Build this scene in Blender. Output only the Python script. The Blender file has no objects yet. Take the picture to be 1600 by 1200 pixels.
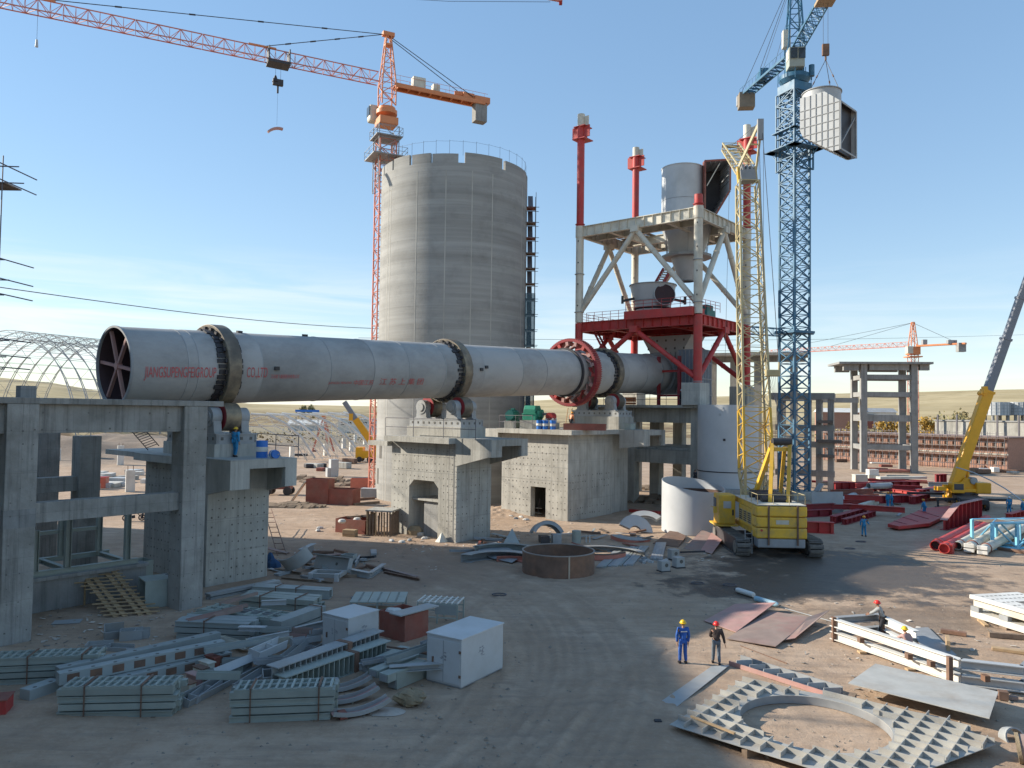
import bpy, math, random
import numpy as np
from mathutils import Vector as V, Matrix as M
random.seed(7)
R = math.radians
sc = bpy.context.scene
col = sc.collection

# ------------------------------------------------------------------ camera, sky, sun, exposure
EYE = V((0, 0, 10.3)); FPX = 1200.0
PITCH = math.atan(43/1200); ROLL = R(0.8)
fwd = V((0, math.cos(PITCH), math.sin(PITCH)))
_r0 = V((1, 0, 0)); _u0 = V((0, -math.sin(PITCH), math.cos(PITCH)))
rgt = _r0*math.cos(ROLL) + _u0*math.sin(ROLL)
upv = -_r0*math.sin(ROLL) + _u0*math.cos(ROLL)
cam = bpy.data.cameras.new('camera'); camo = bpy.data.objects.new('camera', cam); col.objects.link(camo)
cam.sensor_width = 36; cam.lens = 27.0; cam.clip_end = 9000; cam.clip_start = 0.5
camo.matrix_world = M(((rgt.x, upv.x, -fwd.x, EYE.x), (rgt.y, upv.y, -fwd.y, EYE.y), (rgt.z, upv.z, -fwd.z, EYE.z), (0, 0, 0, 1)))
sc.camera = camo
SUN_EL = R(25); SUN_DIR = V((-.975*math.cos(SUN_EL), .222*math.cos(SUN_EL), math.sin(SUN_EL))).normalized()
sl = bpy.data.lights.new('sun', 'SUN'); sl.energy = 2.6; sl.angle = R(0.6); sl.color = (1, .92, .79)
so = bpy.data.objects.new('sun', sl); col.objects.link(so)
so.rotation_euler = SUN_DIR.to_track_quat('Z', 'Y').to_euler(); so.location = (-60, 10, 60)
world = bpy.data.worlds.new('World'); sc.world = world; world.use_nodes = True
wt = world.node_tree; wt.nodes.clear()
def nn(t, kind, **kw):
    n = t.nodes.new(kind)
    for k, v in kw.items(): setattr(n, k, v)
    return n
sky = nn(wt, 'ShaderNodeTexSky', sky_type='NISHITA'); sky.sun_disc = False
sky.sun_elevation = SUN_EL; sky.sun_rotation = math.atan2(SUN_DIR.x, SUN_DIR.y)
sky.altitude = 400; sky.air_density = 1.0; sky.dust_density = 0.0; sky.ozone_density = 2.0
bg = nn(wt, 'ShaderNodeBackground'); bg.inputs[1].default_value = 0.15
wo = nn(wt, 'ShaderNodeOutputWorld')
# thin streaky cloud low over the horizon
tc = nn(wt, 'ShaderNodeTexCoord'); sep = nn(wt, 'ShaderNodeSeparateXYZ'); wt.links.new(tc.outputs['Generated'], sep.inputs[0])
mp = nn(wt, 'ShaderNodeMapping'); mp.inputs['Scale'].default_value = (2.0, 2.0, 22); wt.links.new(tc.outputs['Generated'], mp.inputs[0])
nz = nn(wt, 'ShaderNodeTexNoise'); nz.inputs['Scale'].default_value = 1.7; nz.inputs['Detail'].default_value = 7; nz.inputs['Roughness'].default_value = .58; nz.inputs['Distortion'].default_value = .6
wt.links.new(mp.outputs[0], nz.inputs['Vector'])
cr = nn(wt, 'ShaderNodeValToRGB'); cr.color_ramp.elements[0].position = .42; cr.color_ramp.elements[1].position = .62
wt.links.new(nz.outputs['Fac'], cr.inputs[0])
bandr = nn(wt, 'ShaderNodeValToRGB'); e = bandr.color_ramp.elements
e[0].position = 0.0; e[0].color = (.75, .75, .75, 1); e[1].position = .20; e[1].color = (0, 0, 0, 1)
q = e.new(.055); q.color = (.85, .85, .85, 1); q = e.new(.115); q.color = (.50, .50, .50, 1)
wt.links.new(sep.outputs[2], bandr.inputs[0])
mul = nn(wt, 'ShaderNodeMath', operation='MULTIPLY'); wt.links.new(cr.outputs[0], mul.inputs[0]); wt.links.new(bandr.outputs[0], mul.inputs[1])
# more of it in the west (left) than in the east
wst = nn(wt, 'ShaderNodeMapRange'); wst.inputs[1].default_value = .45; wst.inputs[2].default_value = -.45; wst.inputs[3].default_value = .35; wst.inputs[4].default_value = 1.0
wt.links.new(sep.outputs[0], wst.inputs[0])
mul2 = nn(wt, 'ShaderNodeMath', operation='MULTIPLY'); wt.links.new(mul.outputs[0], mul2.inputs[0]); wt.links.new(wst.outputs[0], mul2.inputs[1])
mx = nn(wt, 'ShaderNodeMix', data_type='RGBA'); mx.inputs[7].default_value = (2.45, 2.5, 2.55, 1)
wt.links.new(mul2.outputs[0], mx.inputs[0])
hs = nn(wt, 'ShaderNodeHueSaturation'); hs.inputs['Hue'].default_value = .503; hs.inputs['Saturation'].default_value = 1.52; hs.inputs['Value'].default_value = 0.94
gam = nn(wt, 'ShaderNodeGamma'); gam.inputs[1].default_value = .50; wt.links.new(sky.outputs[0], gam.inputs[0]); wt.links.new(gam.outputs[0], hs.inputs['Color']); wt.links.new(hs.outputs[0], mx.inputs[6])
wt.links.new(mx.outputs[2], bg.inputs[0]); wt.links.new(bg.outputs[0], wo.inputs[0])
vs = sc.view_settings; vs.view_transform = 'Standard'; vs.look = 'None'; vs.gamma = 1; vs.exposure = 1.56; vs.use_curve_mapping = False
sc.cycles.max_bounces = 5; sc.cycles.diffuse_bounces = 4

# ------------------------------------------------------------------ where a point of the ground or of a height plane lies
def ray(px, py):
    return (fwd*FPX + rgt*(px-800) + upv*(600-py)) / FPX
def G(px, py, z=0.0):
    d = ray(px, py); return EYE + d*((z-EYE.z)/d.z)
def P(px, py, Y):
    d = ray(px, py); return EYE + d*(Y/d.y)
def ZP(px, py, Y): return P(px, py, Y).z

# ------------------------------------------------------------------ materials
MATS = {}
def mat(name, c, rough=.6, metal=0.0, var=.14, scale=1.5, bump=0.0, bscale=None, dirt=None, damt=.35, dscale=.5, stretch=(1, 1, 1), rnd=.10, spec=.4, streak=0.0, panel=0.0):
    if name in MATS: return MATS[name]
    m = bpy.data.materials.new(name); m.use_nodes = True; t = m.node_tree; b = t.nodes['Principled BSDF']
    b.inputs['Roughness'].default_value = rough; b.inputs['Metallic'].default_value = metal
    b.inputs['Specular IOR Level'].default_value = spec
    tcn = nn(t, 'ShaderNodeTexCoord'); mpn = nn(t, 'ShaderNodeMapping'); mpn.inputs['Scale'].default_value = stretch
    t.links.new(tcn.outputs['Object'], mpn.inputs[0])
    oi = nn(t, 'ShaderNodeObjectInfo')
    off = nn(t, 'ShaderNodeVectorMath', operation='SCALE'); off.inputs[0].default_value = (37, 19, 53); t.links.new(oi.outputs['Random'], off.inputs['Scale'])
    addv = nn(t, 'ShaderNodeVectorMath', operation='ADD'); t.links.new(mpn.outputs[0], addv.inputs[0]); t.links.new(off.outputs[0], addv.inputs[1])
    n1 = nn(t, 'ShaderNodeTexNoise'); n1.inputs['Scale'].default_value = scale; n1.inputs['Detail'].default_value = 6; n1.inputs['Roughness'].default_value = .62
    t.links.new(addv.outputs[0], n1.inputs['Vector'])
    rp = nn(t, 'ShaderNodeMapRange'); rp.inputs[1].default_value = .28; rp.inputs[2].default_value = .72; rp.inputs[3].default_value = 1-var; rp.inputs[4].default_value = 1+var
    t.links.new(n1.outputs['Fac'], rp.inputs[0])
    rr = nn(t, 'ShaderNodeMapRange'); rr.inputs[3].default_value = 1-rnd; rr.inputs[4].default_value = 1+rnd; t.links.new(oi.outputs['Random'], rr.inputs[0])
    mm = nn(t, 'ShaderNodeMath', operation='MULTIPLY'); t.links.new(rp.outputs[0], mm.inputs[0]); t.links.new(rr.outputs[0], mm.inputs[1])
    base = nn(t, 'ShaderNodeMix', data_type='RGBA'); base.inputs[0].default_value = 0; base.inputs[6].default_value = (*c, 1)
    last = base.outputs[2]
    if dirt:
        n2 = nn(t, 'ShaderNodeTexNoise'); n2.inputs['Scale'].default_value = dscale; n2.inputs['Detail'].default_value = 8; n2.inputs['Roughness'].default_value = .68
        t.links.new(addv.outputs[0], n2.inputs['Vector'])
        r2 = nn(t, 'ShaderNodeMapRange'); r2.inputs[1].default_value = .46; r2.inputs[2].default_value = .70; r2.inputs[3].default_value = 0; r2.inputs[4].default_value = damt
        t.links.new(n2.outputs['Fac'], r2.inputs[0]); t.links.new(r2.outputs[0], base.inputs[0]); base.inputs[7].default_value = (*dirt, 1)
    sm = nn(t, 'ShaderNodeVectorMath', operation='SCALE'); t.links.new(last, sm.inputs[0]); t.links.new(mm.outputs[0], sm.inputs['Scale'])
    fin = sm.outputs[0]
    if streak:
        ms_ = nn(t, 'ShaderNodeMapping'); ms_.inputs['Scale'].default_value = (3.2, 3.2, .16); t.links.new(addv.outputs[0], ms_.inputs[0])
        n4 = nn(t, 'ShaderNodeTexNoise'); n4.inputs['Scale'].default_value = 1.0; n4.inputs['Detail'].default_value = 7; n4.inputs['Roughness'].default_value = .7; t.links.new(ms_.outputs[0], n4.inputs['Vector'])
        r4 = nn(t, 'ShaderNodeMapRange'); r4.inputs[1].default_value = .50; r4.inputs[2].default_value = .72; r4.inputs[3].default_value = 1; r4.inputs[4].default_value = 1-streak; t.links.new(n4.outputs['Fac'], r4.inputs[0])
        s4 = nn(t, 'ShaderNodeVectorMath', operation='SCALE'); t.links.new(fin, s4.inputs[0]); t.links.new(r4.outputs[0], s4.inputs['Scale']); fin = s4.outputs[0]
    if panel:
        sx_ = nn(t, 'ShaderNodeSeparateXYZ'); t.links.new(tcn.outputs['Object'], sx_.inputs[0]); ad_ = nn(t, 'ShaderNodeMath', operation='ADD'); t.links.new(sx_.outputs[0], ad_.inputs[0]); t.links.new(sx_.outputs[1], ad_.inputs[1])
        cx_ = nn(t, 'ShaderNodeCombineXYZ'); t.links.new(ad_.outputs[0], cx_.inputs[0]); t.links.new(sx_.outputs[2], cx_.inputs[1])
        bt_ = nn(t, 'ShaderNodeTexBrick'); bt_.offset = .0; bt_.inputs['Scale'].default_value = 1; bt_.inputs['Brick Width'].default_value = 1.22; bt_.inputs['Row Height'].default_value = 1.83; bt_.inputs['Mortar Size'].default_value = .008
        bt_.inputs['Color1'].default_value = (1, 1, 1, 1); bt_.inputs['Color2'].default_value = (1-panel,)*3+(1,); bt_.inputs['Mortar'].default_value = (.72,)*3+(1,); t.links.new(cx_.outputs[0], bt_.inputs['Vector'])
        m5 = nn(t, 'ShaderNodeVectorMath', operation='MULTIPLY'); t.links.new(fin, m5.inputs[0]); t.links.new(bt_.outputs['Color'], m5.inputs[1]); fin = m5.outputs[0]
    t.links.new(fin, b.inputs['Base Color'])
    rgh = nn(t, 'ShaderNodeMapRange'); rgh.inputs[3].default_value = max(.05, rough-.12); rgh.inputs[4].default_value = min(1, rough+.12)
    t.links.new(n1.outputs['Fac'], rgh.inputs[0]); t.links.new(rgh.outputs[0], b.inputs['Roughness'])
    if bump:
        n3 = nn(t, 'ShaderNodeTexNoise'); n3.inputs['Scale'].default_value = bscale or scale*4; n3.inputs['Detail'].default_value = 5
        t.links.new(addv.outputs[0], n3.inputs['Vector'])
        bp = nn(t, 'ShaderNodeBump'); bp.inputs['Strength'].default_value = bump; bp.inputs['Distance'].default_value = .05
        t.links.new(n3.outputs['Fac'], bp.inputs['Height']); t.links.new(bp.outputs[0], b.inputs['Normal'])
    MATS[name] = m; return m
CONC = mat('concrete', (.455, .435, .385), .85, var=.16, scale=1.1, bump=.35, bscale=9, dirt=(.25, .235, .20), damt=.75, dscale=.33, stretch=(1, 1, .55), streak=.38, panel=.10)
CONCD = mat('concrete_grey', (.30, .295, .28), .85, var=.16, scale=.9, bump=.3, bscale=8, dirt=(.22, .21, .19), damt=.6, dscale=.4, streak=.35, panel=.08)
SILO = mat('silo_concrete', (.325, .32, .30), .88, var=.22, scale=.50, streak=.22, bump=.3, bscale=3, dirt=(.25, .24, .215), damt=.85, dscale=.20, stretch=(.10, .10, 2.2))
CONC_SHADED = mat('concrete_frame_shaded', (.335, .32, .29), .87, var=.18, scale=1.0, bump=.4, bscale=9, dirt=(.19, .18, .155), damt=.8, dscale=.35, streak=.5, panel=.12)  # concrete darkened in colour for the shade over the left frame
STN = mat('station_grey', (.36, .365, .36), .5, var=.12, scale=1.2, dirt=(.22, .20, .17), damt=.7)
HOLE = mat('hole_dark', (.14, .13, .115), .9)
KILN = mat('kiln_shell_grey', (.40, .39, .37), .74, var=.07, scale=.45, bump=.1, bscale=2, dirt=(.20, .195, .185), damt=.75, dscale=.22, stretch=(.6, 1, 1), rnd=.05)
SEAM = mat('weld_seam', (.34, .34, .335), .6)
RING = mat('tyre_steel', (.15, .125, .095), .5, metal=.25, var=.3, scale=1, dirt=(.33, .26, .16), damt=.7, dscale=.5)
DARKST = mat('dark_steel', (.045, .042, .045), .55, var=.3)
RED = mat('primer_red', (.46, .045, .04), .55, var=.16, scale=.9, dirt=(.30, .10, .08), damt=.6, dscale=.6)
REDD = mat('primer_red_dark', (.30, .028, .035), .55, var=.2, scale=.8, dirt=(.20, .06, .06), damt=.6)
REDBR = mat('oxide_red', (.27, .085, .06), .7, var=.2, scale=1.2, dirt=(.25, .16, .12), damt=.6)
WHITE = mat('white_paint', (.70, .68, .63), .5, var=.08, scale=.8, dirt=(.46, .41, .33), damt=.55, dscale=.45)
CREAM = mat('cream_steel', (.62, .585, .49), .55, var=.10, scale=.8, dirt=(.36, .28, .19), damt=.55, dscale=.5)
LGREY = mat('light_grey_steel', (.45, .46, .46), .45, var=.08, scale=.6, dirt=(.36, .36, .35), damt=.6, dscale=.35)
TANK = mat('tank_white_steel', (.50, .51, .515), .42, var=.06, scale=.5, dirt=(.45, .46, .46), damt=.55, dscale=.28)
MGREY = mat('mid_grey_steel', (.30, .31, .315), .55, var=.15, scale=1.2, dirt=(.24, .21, .18), damt=.5)
PLATE = mat('grey_plate', (.34, .35, .345), .5, var=.10, scale=1.3, dirt=(.36, .32, .27), damt=.7, dscale=.7)
RUSTP = mat('rusty_plate', (.30, .225, .19), .75, var=.16, scale=1.5, dirt=(.36, .17, .15), damt=.7, dscale=.45)
RUST = mat('rust_brown', (.17, .105, .075), .8, var=.25, scale=1.6, dirt=(.28, .14, .08), damt=.7)
MINT = mat('mint_primer_steel', (.335, .365, .325), .6, var=.12, scale=1.2, dirt=(.33, .34, .29), damt=.6, dscale=.8)
MINTB = mat('blue_mint_steel', (.315, .34, .325), .55, var=.12, scale=1.2, dirt=(.33, .35, .33), damt=.6, dscale=.8)
BLUEC = mat('crane_blue', (.04, .14, .235), .5, var=.14, scale=1.5, dirt=(.16, .24, .30), damt=.6)
LBLUE = mat('pale_blue_steel', (.20, .50, .68), .5, var=.12)
ORAN = mat('crane_orange', (.66, .235, .09), .5, var=.14, scale=1, dirt=(.45, .20, .11), damt=.5)
ORRED = mat('crane_red_orange', (.56, .20, .14), .55, var=.12)
YEL = mat('crane_yellow', (.72, .43, .045), .45, var=.12, scale=1, dirt=(.34, .25, .12), damt=.75, dscale=.9)
YELP = mat('faded_yellow_steel', (.50, .41, .22), .55, var=.14, dirt=(.42, .38, .28), damt=.5)
YELM = mat('mobile_crane_yellow', (.80, .38, .02), .4, var=.08)
GREYB = mat('boom_grey', (.19, .20, .22), .45, var=.1)
GREEN = mat('gear_green', (.05, .31, .20), .45, var=.10)
DGREEN = mat('motor_green', (.03, .16, .14), .45, var=.1)
BLUE = mat('drum_blue', (.03, .16, .50), .4, var=.08)
WOOD = mat('raw_timber', (.42, .29, .165), .8, var=.25, scale=3, stretch=(.4, 2, 2))
WOODD = mat('weathered_timber', (.23, .165, .115), .85, var=.3, scale=3)
BRICK = mat('brick_orange', (.36, .20, .145), .85, var=.18, scale=3)
TRACK = mat('crawler_track', (.13, .12, .11), .75, var=.3, scale=3, dirt=(.25, .22, .18), damt=.7)
GLASS = mat('dark_glass', (.05, .06, .07), .15, spec=.6)
ROPE = mat('wire_rope', (.09, .09, .10), .6)
NET = mat('scaffold_net', (.10, .16, .19), .9)
_nt = NET.node_tree; _tr = nn(_nt, 'ShaderNodeBsdfTransparent'); _ms = nn(_nt, 'ShaderNodeMixShader'); _ms.inputs[0].default_value = .55
_nt.links.new(_tr.outputs[0], _ms.inputs[1]); _nt.links.new(_nt.nodes['Principled BSDF'].outputs[0], _ms.inputs[2]); _nt.links.new(_ms.outputs[0], _nt.nodes['Material Output'].inputs[0])
POLE = mat('scaffold_pole', (.14, .13, .14), .6, metal=.2)
WBOX = mat('toolbox_white', (.54, .54, .53), .5, var=.06, scale=.9, dirt=(.44, .43, .40), damt=.55, dscale=.8)
BAGW = mat('white_sack', (.55, .53, .49), .8, var=.1)
STONE = mat('boulder_tan', (.30, .235, .15), .9, var=.3, scale=3, bump=.6)
SKIN = mat('skin', (.40, .22, .15), .6); HAIR = mat('hair_black', (.02, .018, .016), .6)
OVB = mat('overall_blue', (.035, .12, .42), .8, var=.2, scale=7, bump=.8, bscale=9); OVC = mat('overall_cyan', (.03, .22, .42), .8, var=.2, scale=7, bump=.8, bscale=9)
JBR = mat('jacket_brown', (.065, .045, .04), .8, var=.25, scale=7, bump=.8, bscale=9); JEAN = mat('jeans_grey_blue', (.14, .17, .20), .85, var=.25, scale=7, bump=.8, bscale=9)
JGREY = mat('jacket_grey', (.30, .30, .29), .85, scale=6); JDRK = mat('clothes_dark', (.03, .03, .035), .85)
HELY = mat('helmet_yellow', (.80, .50, .02), .35, var=.03); HELR = mat('helmet_red', (.75, .04, .03), .35, var=.03); HELW = mat('helmet_white', (.8, .8, .8), .35, var=.03)
HELO = mat('helmet_orange', (.80, .32, .02), .35, var=.03)
REDTXT = mat('red_lettering', (.52, .11, .11), .7, var=.22, scale=3)
PINK = mat('faded_pink_steel', (.43, .235, .205), .65, dirt=(.36, .27, .23), damt=.7)
DUSTP = mat('dusty_plate', (.43, .42, .385), .6, var=.12, scale=1.3, dirt=(.34, .29, .235), damt=.8, dscale=.6)

# ------------------------------------------------------------------ mesh builder
class MB:
    def __init__(s): s.v = []; s.f = []
    def add(s, vs, fs):
        o = len(s.v); s.v += [tuple(x) for x in vs]; s.f += [tuple(i+o for i in f) for f in fs]; return s
    def frame(s, c, ax, ay, az):          # box from centre and three half-extent vectors
        c = V(c); p = []
        for i in (-1, 1):
            for j in (-1, 1):
                for k in (-1, 1): p.append(c+ax*i+ay*j+az*k)
        return s.add(p, [(0, 1, 3, 2), (4, 6, 7, 5), (0, 4, 5, 1), (2, 3, 7, 6), (0, 2, 6, 4), (1, 5, 7, 3)])
    def box(s, c, d, rz=0.0):
        ca, sa = math.cos(rz), math.sin(rz)
        return s.frame(c, V((ca, sa, 0))*d[0]/2, V((-sa, ca, 0))*d[1]/2, V((0, 0, d[2]/2)))
    def bb(s, x0, x1, y0, y1, z0, z1): return s.box(((x0+x1)/2, (y0+y1)/2, (z0+z1)/2), (x1-x0, y1-y0, z1-z0))
    def bar(s, p, q, w, h=None, up=(0, 0, 1)):
        p, q = V(p), V(q); d = q-p; L = d.length
        if L < 1e-6: return s
        d /= L; u = V(up)
        if abs(d.dot(u)) > .98: u = V((1, 0, 0)) if abs(d.x) < .9 else V((0, 1, 0))
        a = d.cross(u).normalized(); b = a.cross(d).normalized()
        return s.frame((p+q)/2, d*L/2, a*w/2, b*(h or w)/2)
    def ibeam(s, p, q, w, h, tf=None, up=(0, 0, 1)):
        p, q = V(p), V(q); d = (q-p).normalized(); u = V(up)
        if abs(d.dot(u)) > .98: u = V((1, 0, 0))
        a = d.cross(u).normalized(); b = a.cross(d).normalized(); t = tf or h*.09
        s.bar(p+b*(h/2-t/2), q+b*(h/2-t/2), w, t, u); s.bar(p-b*(h/2-t/2), q-b*(h/2-t/2), w, t, u)
        return s.bar(p, q, max(t*.8, .012), h-2*t-.004, u)
    def tube(s, p, q, r, r2=None, n=8, caps=True):
        p, q = V(p), V(q); d = (q-p).normalized(); r2 = r if r2 is None else r2
        u = V((0, 0, 1)) if abs(d.z) < .95 else V((1, 0, 0))
        a = d.cross(u).normalized(); b = d.cross(a); vs = []; fs = []
        for i in range(n):
            t = 2*math.pi*(i+.5)/n; w = a*math.cos(t)+b*math.sin(t); vs += [p+w*r, q+w*r2]
        for i in range(n):
            j = (i+1) % n; fs.append((2*i, 2*j, 2*j+1, 2*i+1))
        if caps: fs += [tuple(2*i for i in range(n))[::-1], tuple(2*i+1 for i in range(n))]
        return s.add(vs, fs)
    def path(s, pts, r, n=6):
        for a, b in zip(pts, pts[1:]): s.tube(a, b, r, n=n)
        return s
    def prism(s, poly, vec):
        n = len(poly); vec = V(vec); vs = [V(p) for p in poly]+[V(p)+vec for p in poly]
        return s.add(vs, [tuple(range(n))[::-1], tuple(range(n, 2*n))]+[(i, (i+1) % n, n+(i+1) % n, n+i) for i in range(n)])
    def ring(s, prof, n=32, mx=None, a0=0.0, a1=2*math.pi):
        """revolve a closed outline [(radius, height)] about local z"""
        full = abs(a1-a0-2*math.pi) < 1e-6; k = len(prof); cols = n if full else n+1; vs = []; fs = []
        for i in range(cols):
            t = a0+(a1-a0)*i/n
            for r, z in prof: vs.append(V((r*math.cos(t), r*math.sin(t), z)))
        for i in range(n):
            j = (i+1) % cols
            for e in range(k):
                g = (e+1) % k; fs.append((i*k+e, j*k+e, j*k+g, i*k+g))
        if not full: fs += [tuple(range(k)), tuple(range(n*k, n*k+k))[::-1]]
        if mx is not None: vs = [mx @ v for v in vs]
        return s.add(vs, fs)
    def shell(s, r, z0, z1, t=.03, n=32, mx=None, r1=None, a0=0.0, a1=2*math.pi):
        r1 = r if r1 is None else r1
        return s.ring([(r, z0), (r1, z1), (r1-t, z1), (r-t, z0)], n, mx, a0, a1)
    def rot(s, a):
        ca, sa = math.cos(a), math.sin(a); s.v = [(x*ca-y*sa, x*sa+y*ca, z) for x, y, z in s.v]; return s
    def build(s, name, m, parent=None, smooth=False, loc=None, rz=0.0, bevel=0, **props):
        me = bpy.data.meshes.new(name); me.from_pydata(s.v, [], s.f); me.update()
        return link(name, me, m, parent, smooth, loc, rz, bevel, **props)
def link(name, me, m, parent=None, smooth=False, loc=None, rz=0.0, bevel=0, **props):
    if m and not me.materials: me.materials.append(m)
    if smooth: me.shade_smooth(); me.set_sharp_from_angle(angle=R(38))
    o = bpy.data.objects.new(name, me); col.objects.link(o)
    if parent: o.parent = parent
    if loc is not None: o.location = loc
    o.rotation_euler.z = rz
    if bevel:
        b = o.modifiers.new('bevel', 'BEVEL'); b.width = bevel; b.segments = 2; b.limit_method = 'ANGLE'
    for k, v in props.items(): o[k] = v
    return o
def thing(name, label, cat, loc=(0, 0, 0), rz=0.0, group=None):
    o = bpy.data.objects.new(name, None); col.objects.link(o); o.empty_display_size = .3
    o.location = loc; o.rotation_euler.z = rz; o['label'] = label; o['category'] = cat
    if group: o['group'] = group
    return o
def tag(o, label, cat, group=None):
    o['label'] = label; o['category'] = cat
    if group: o['group'] = group
    return o
KIDS = {}
def dup(root, loc, rz=None, label=None, group=None):
    kids = {}
    for o in col.objects:
        if o.parent: kids.setdefault(o.parent, []).append(o)
    def cp(o, par):
        c = o.copy(); col.objects.link(c)
        if par: c.parent = par
        for k in kids.get(o, []): cp(k, c)
        return c
    r = cp(root, None); r.location = loc
    if rz is not None: r.rotation_euler.z = rz
    if label: r['label'] = label
    if group: r['group'] = group
    return r
def inst(o, parent, loc=None, rz=None, rot=None):
    """another piece of the same mesh under parent"""
    c = o.copy(); col.objects.link(c); c.parent = parent
    if loc is not None: c.location = loc
    if rz is not None: c.rotation_euler.z = rz
    if rot is not None: c.rotation_euler = rot
    return c
def lattice(mb, p, q, w0, w1, n, rc, rb, up=(0, 0, 1), h0=None, h1=None, tri=False, nb=4, sides=(0, 1, 2, 3), x=False):
    """latticed member from p to q: chords at the corners, zigzag braces on every side"""
    p, q = V(p), V(q); d = (q-p).normalized(); u = V(up)
    if abs(d.dot(u)) > .98: u = V((1, 0, 0))
    a = d.cross(u).normalized(); b = a.cross(d).normalized()
    h0 = w0 if h0 is None else h0; h1 = w1 if h1 is None else h1
    def corner(k, t):
        w = w0+(w1-w0)*t; h = h0+(h1-h0)*t; c = p+(q-p)*t
        if tri: return c + [-a*w/2, a*w/2, b*h][k]
        return c + [-a*w/2-b*h/2, a*w/2-b*h/2, a*w/2+b*h/2, -a*w/2+b*h/2][k]
    nc = 3 if tri else 4
    for k in range(nc): mb.tube(corner(k, 0), corner(k, 1), rc, n=nb)
    for k in range(nc):
        if k not in sides: continue
        g = (k+1) % nc
        for i in range(n):
            t0, t1 = i/n, (i+1)/n
            A, B = (k, g) if (i+k) % 2 == 0 else (g, k)
            mb.tube(corner(A, t0), corner(B, t1), rb, n=nb)
            if x: mb.tube(corner(B, t0), corner(A, t1), rb, n=nb)
            mb.tube(corner(k, t1), corner(g, t1), rb*.8, n=nb)
    return mb

# ------------------------------------------------------------------ the axis of the kiln; everything of the line is set out from it
A0 = P(180, 572, 43.5); A1 = P(1030, 584, 92.0)
_d = V((A1.x-A0.x, A1.y-A0.y, 0)); KLEN = _d.length; kd = _d/KLEN; nd = V((kd.y, -kd.x, 0)); KSL = (A1.z-A0.z)/KLEN
KRZ = math.atan2(kd.y, kd.x)
def K(s, n, z=0.0): return V((A0.x, A0.y, 0)) + kd*s + nd*n + V((0, 0, z))
def kz(s): return A0.z + KSL*s
def kiln_s(px, off=0.0):
    lo, hi = 0.0, KLEN
    for _ in range(40):
        m_ = (lo+hi)/2; p = K(m_, off, kz(m_)) - EYE
        x = 800+FPX*p.dot(rgt)/p.dot(fwd)
        if x < px: lo = m_
        else: hi = m_
    return lo
S1, S2, S3, SG = kiln_s(333), kiln_s(698), kiln_s(940), kiln_s(893)
# ------------------------------------------------------------------ ground and hills
def vnoise(x, y, seed, f):
    r = np.random.RandomState(seed); g = r.rand(256, 256); x = x*f; y = y*f
    xi = np.floor(x).astype(int); yi = np.floor(y).astype(int); fx = x-xi; fy = y-yi
    fx = fx*fx*(3-2*fx); fy = fy*fy*(3-2*fy); A = lambda i, j: g[(xi+i) % 256, (yi+j) % 256]
    return (A(0, 0)*(1-fx)+A(1, 0)*fx)*(1-fy)+(A(0, 1)*(1-fx)+A(1, 1)*fx)*fy - .5
def seg_dist(X, Y, pts):
    d = np.full(X.shape, 1e9); along = np.zeros(X.shape); acc = 0
    for a, b in zip(pts, pts[1:]):
        vx, vy = b[0]-a[0], b[1]-a[1]; L2 = vx*vx+vy*vy; L = math.sqrt(L2)
        t = np.clip(((X-a[0])*vx+(Y-a[1])*vy)/L2, 0, 1); sx = X-(a[0]+t*vx); sy = Y-(a[1]+t*vy)
        e = np.sqrt(sx*sx+sy*sy); k = e < d; d = np.where(k, e, d); along = np.where(k, acc+t*L, along); acc += L
    return d, along
def smooth_line(pts, n=6):
    P_ = [V((p.x, p.y)) for p in pts]; out = []
    for i in range(len(P_)-1):
        p0, p1, p2, p3 = P_[max(i-1, 0)], P_[i], P_[i+1], P_[min(i+2, len(P_)-1)]
        for k in range(n):
            t = k/n; out.append(tuple(.5*((2*p1)+(p2-p0)*t+(2*p0-5*p1+4*p2-p3)*t*t+(3*p1-p0-3*p2+p3)*t**3)))
    return out+[tuple(P_[-1])]
RUT = None
TRK = [smooth_line([G(*p) for p in line]) for line in (
    [(640, 868), (760, 905), (850, 960), (880, 1030), (850, 1110), (760, 1200)],
    [(700, 868), (800, 900), (890, 950), (935, 1020), (930, 1100), (860, 1200)],
    [(780, 910), (880, 945), (960, 1010), (990, 1080), (960, 1160), (900, 1230)],
    [(560, 1010), (700, 960), (800, 900), (900, 905), (1000, 870)],
    [(860, 1210), (930, 1120), (1000, 1060), (1040, 1010)], [(1200, 960), (1060, 905), (900, 890), (700, 850), (480, 800)],
    [(820, 1230), (900, 1150), (950, 1090), (970, 1040), (930, 980)], [(430, 860), (560, 875), (720, 930), (800, 1010), (780, 1100), (700, 1200)], [(660, 1230), (800, 1130), (930, 1060), (1060, 1010)], [(740, 1235), (860, 1140), (980, 1070)])]
def axis(*parts):
    out = []
    for a, b, n in parts: out += list(np.linspace(a, b, n, endpoint=False))
    return np.array(out+[parts[-1][1]])
gx = axis((-4500, -600, 8), (-600, -160, 12), (-160, -60, 60), (-60, -24, 60), (-24, 26, 360), (26, 70, 90), (70, 600, 20), (600, 4500, 8))
gy = axis((-400, 10, 10), (10, 18, 16), (18, 44, 215), (44, 90, 170), (90, 200, 60), (200, 700, 14), (700, 6000, 10))
X, Y = np.meshgrid(gx, gy)
Z = .05*vnoise(X, Y, 1, .22) + .03*vnoise(X, Y, 2, .9) + .016*vnoise(X, Y, 3, 3.1)
RUT = np.zeros(X.shape)
near = (Y > 17) & (Y < 75) & (abs(X) < 40)
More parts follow.
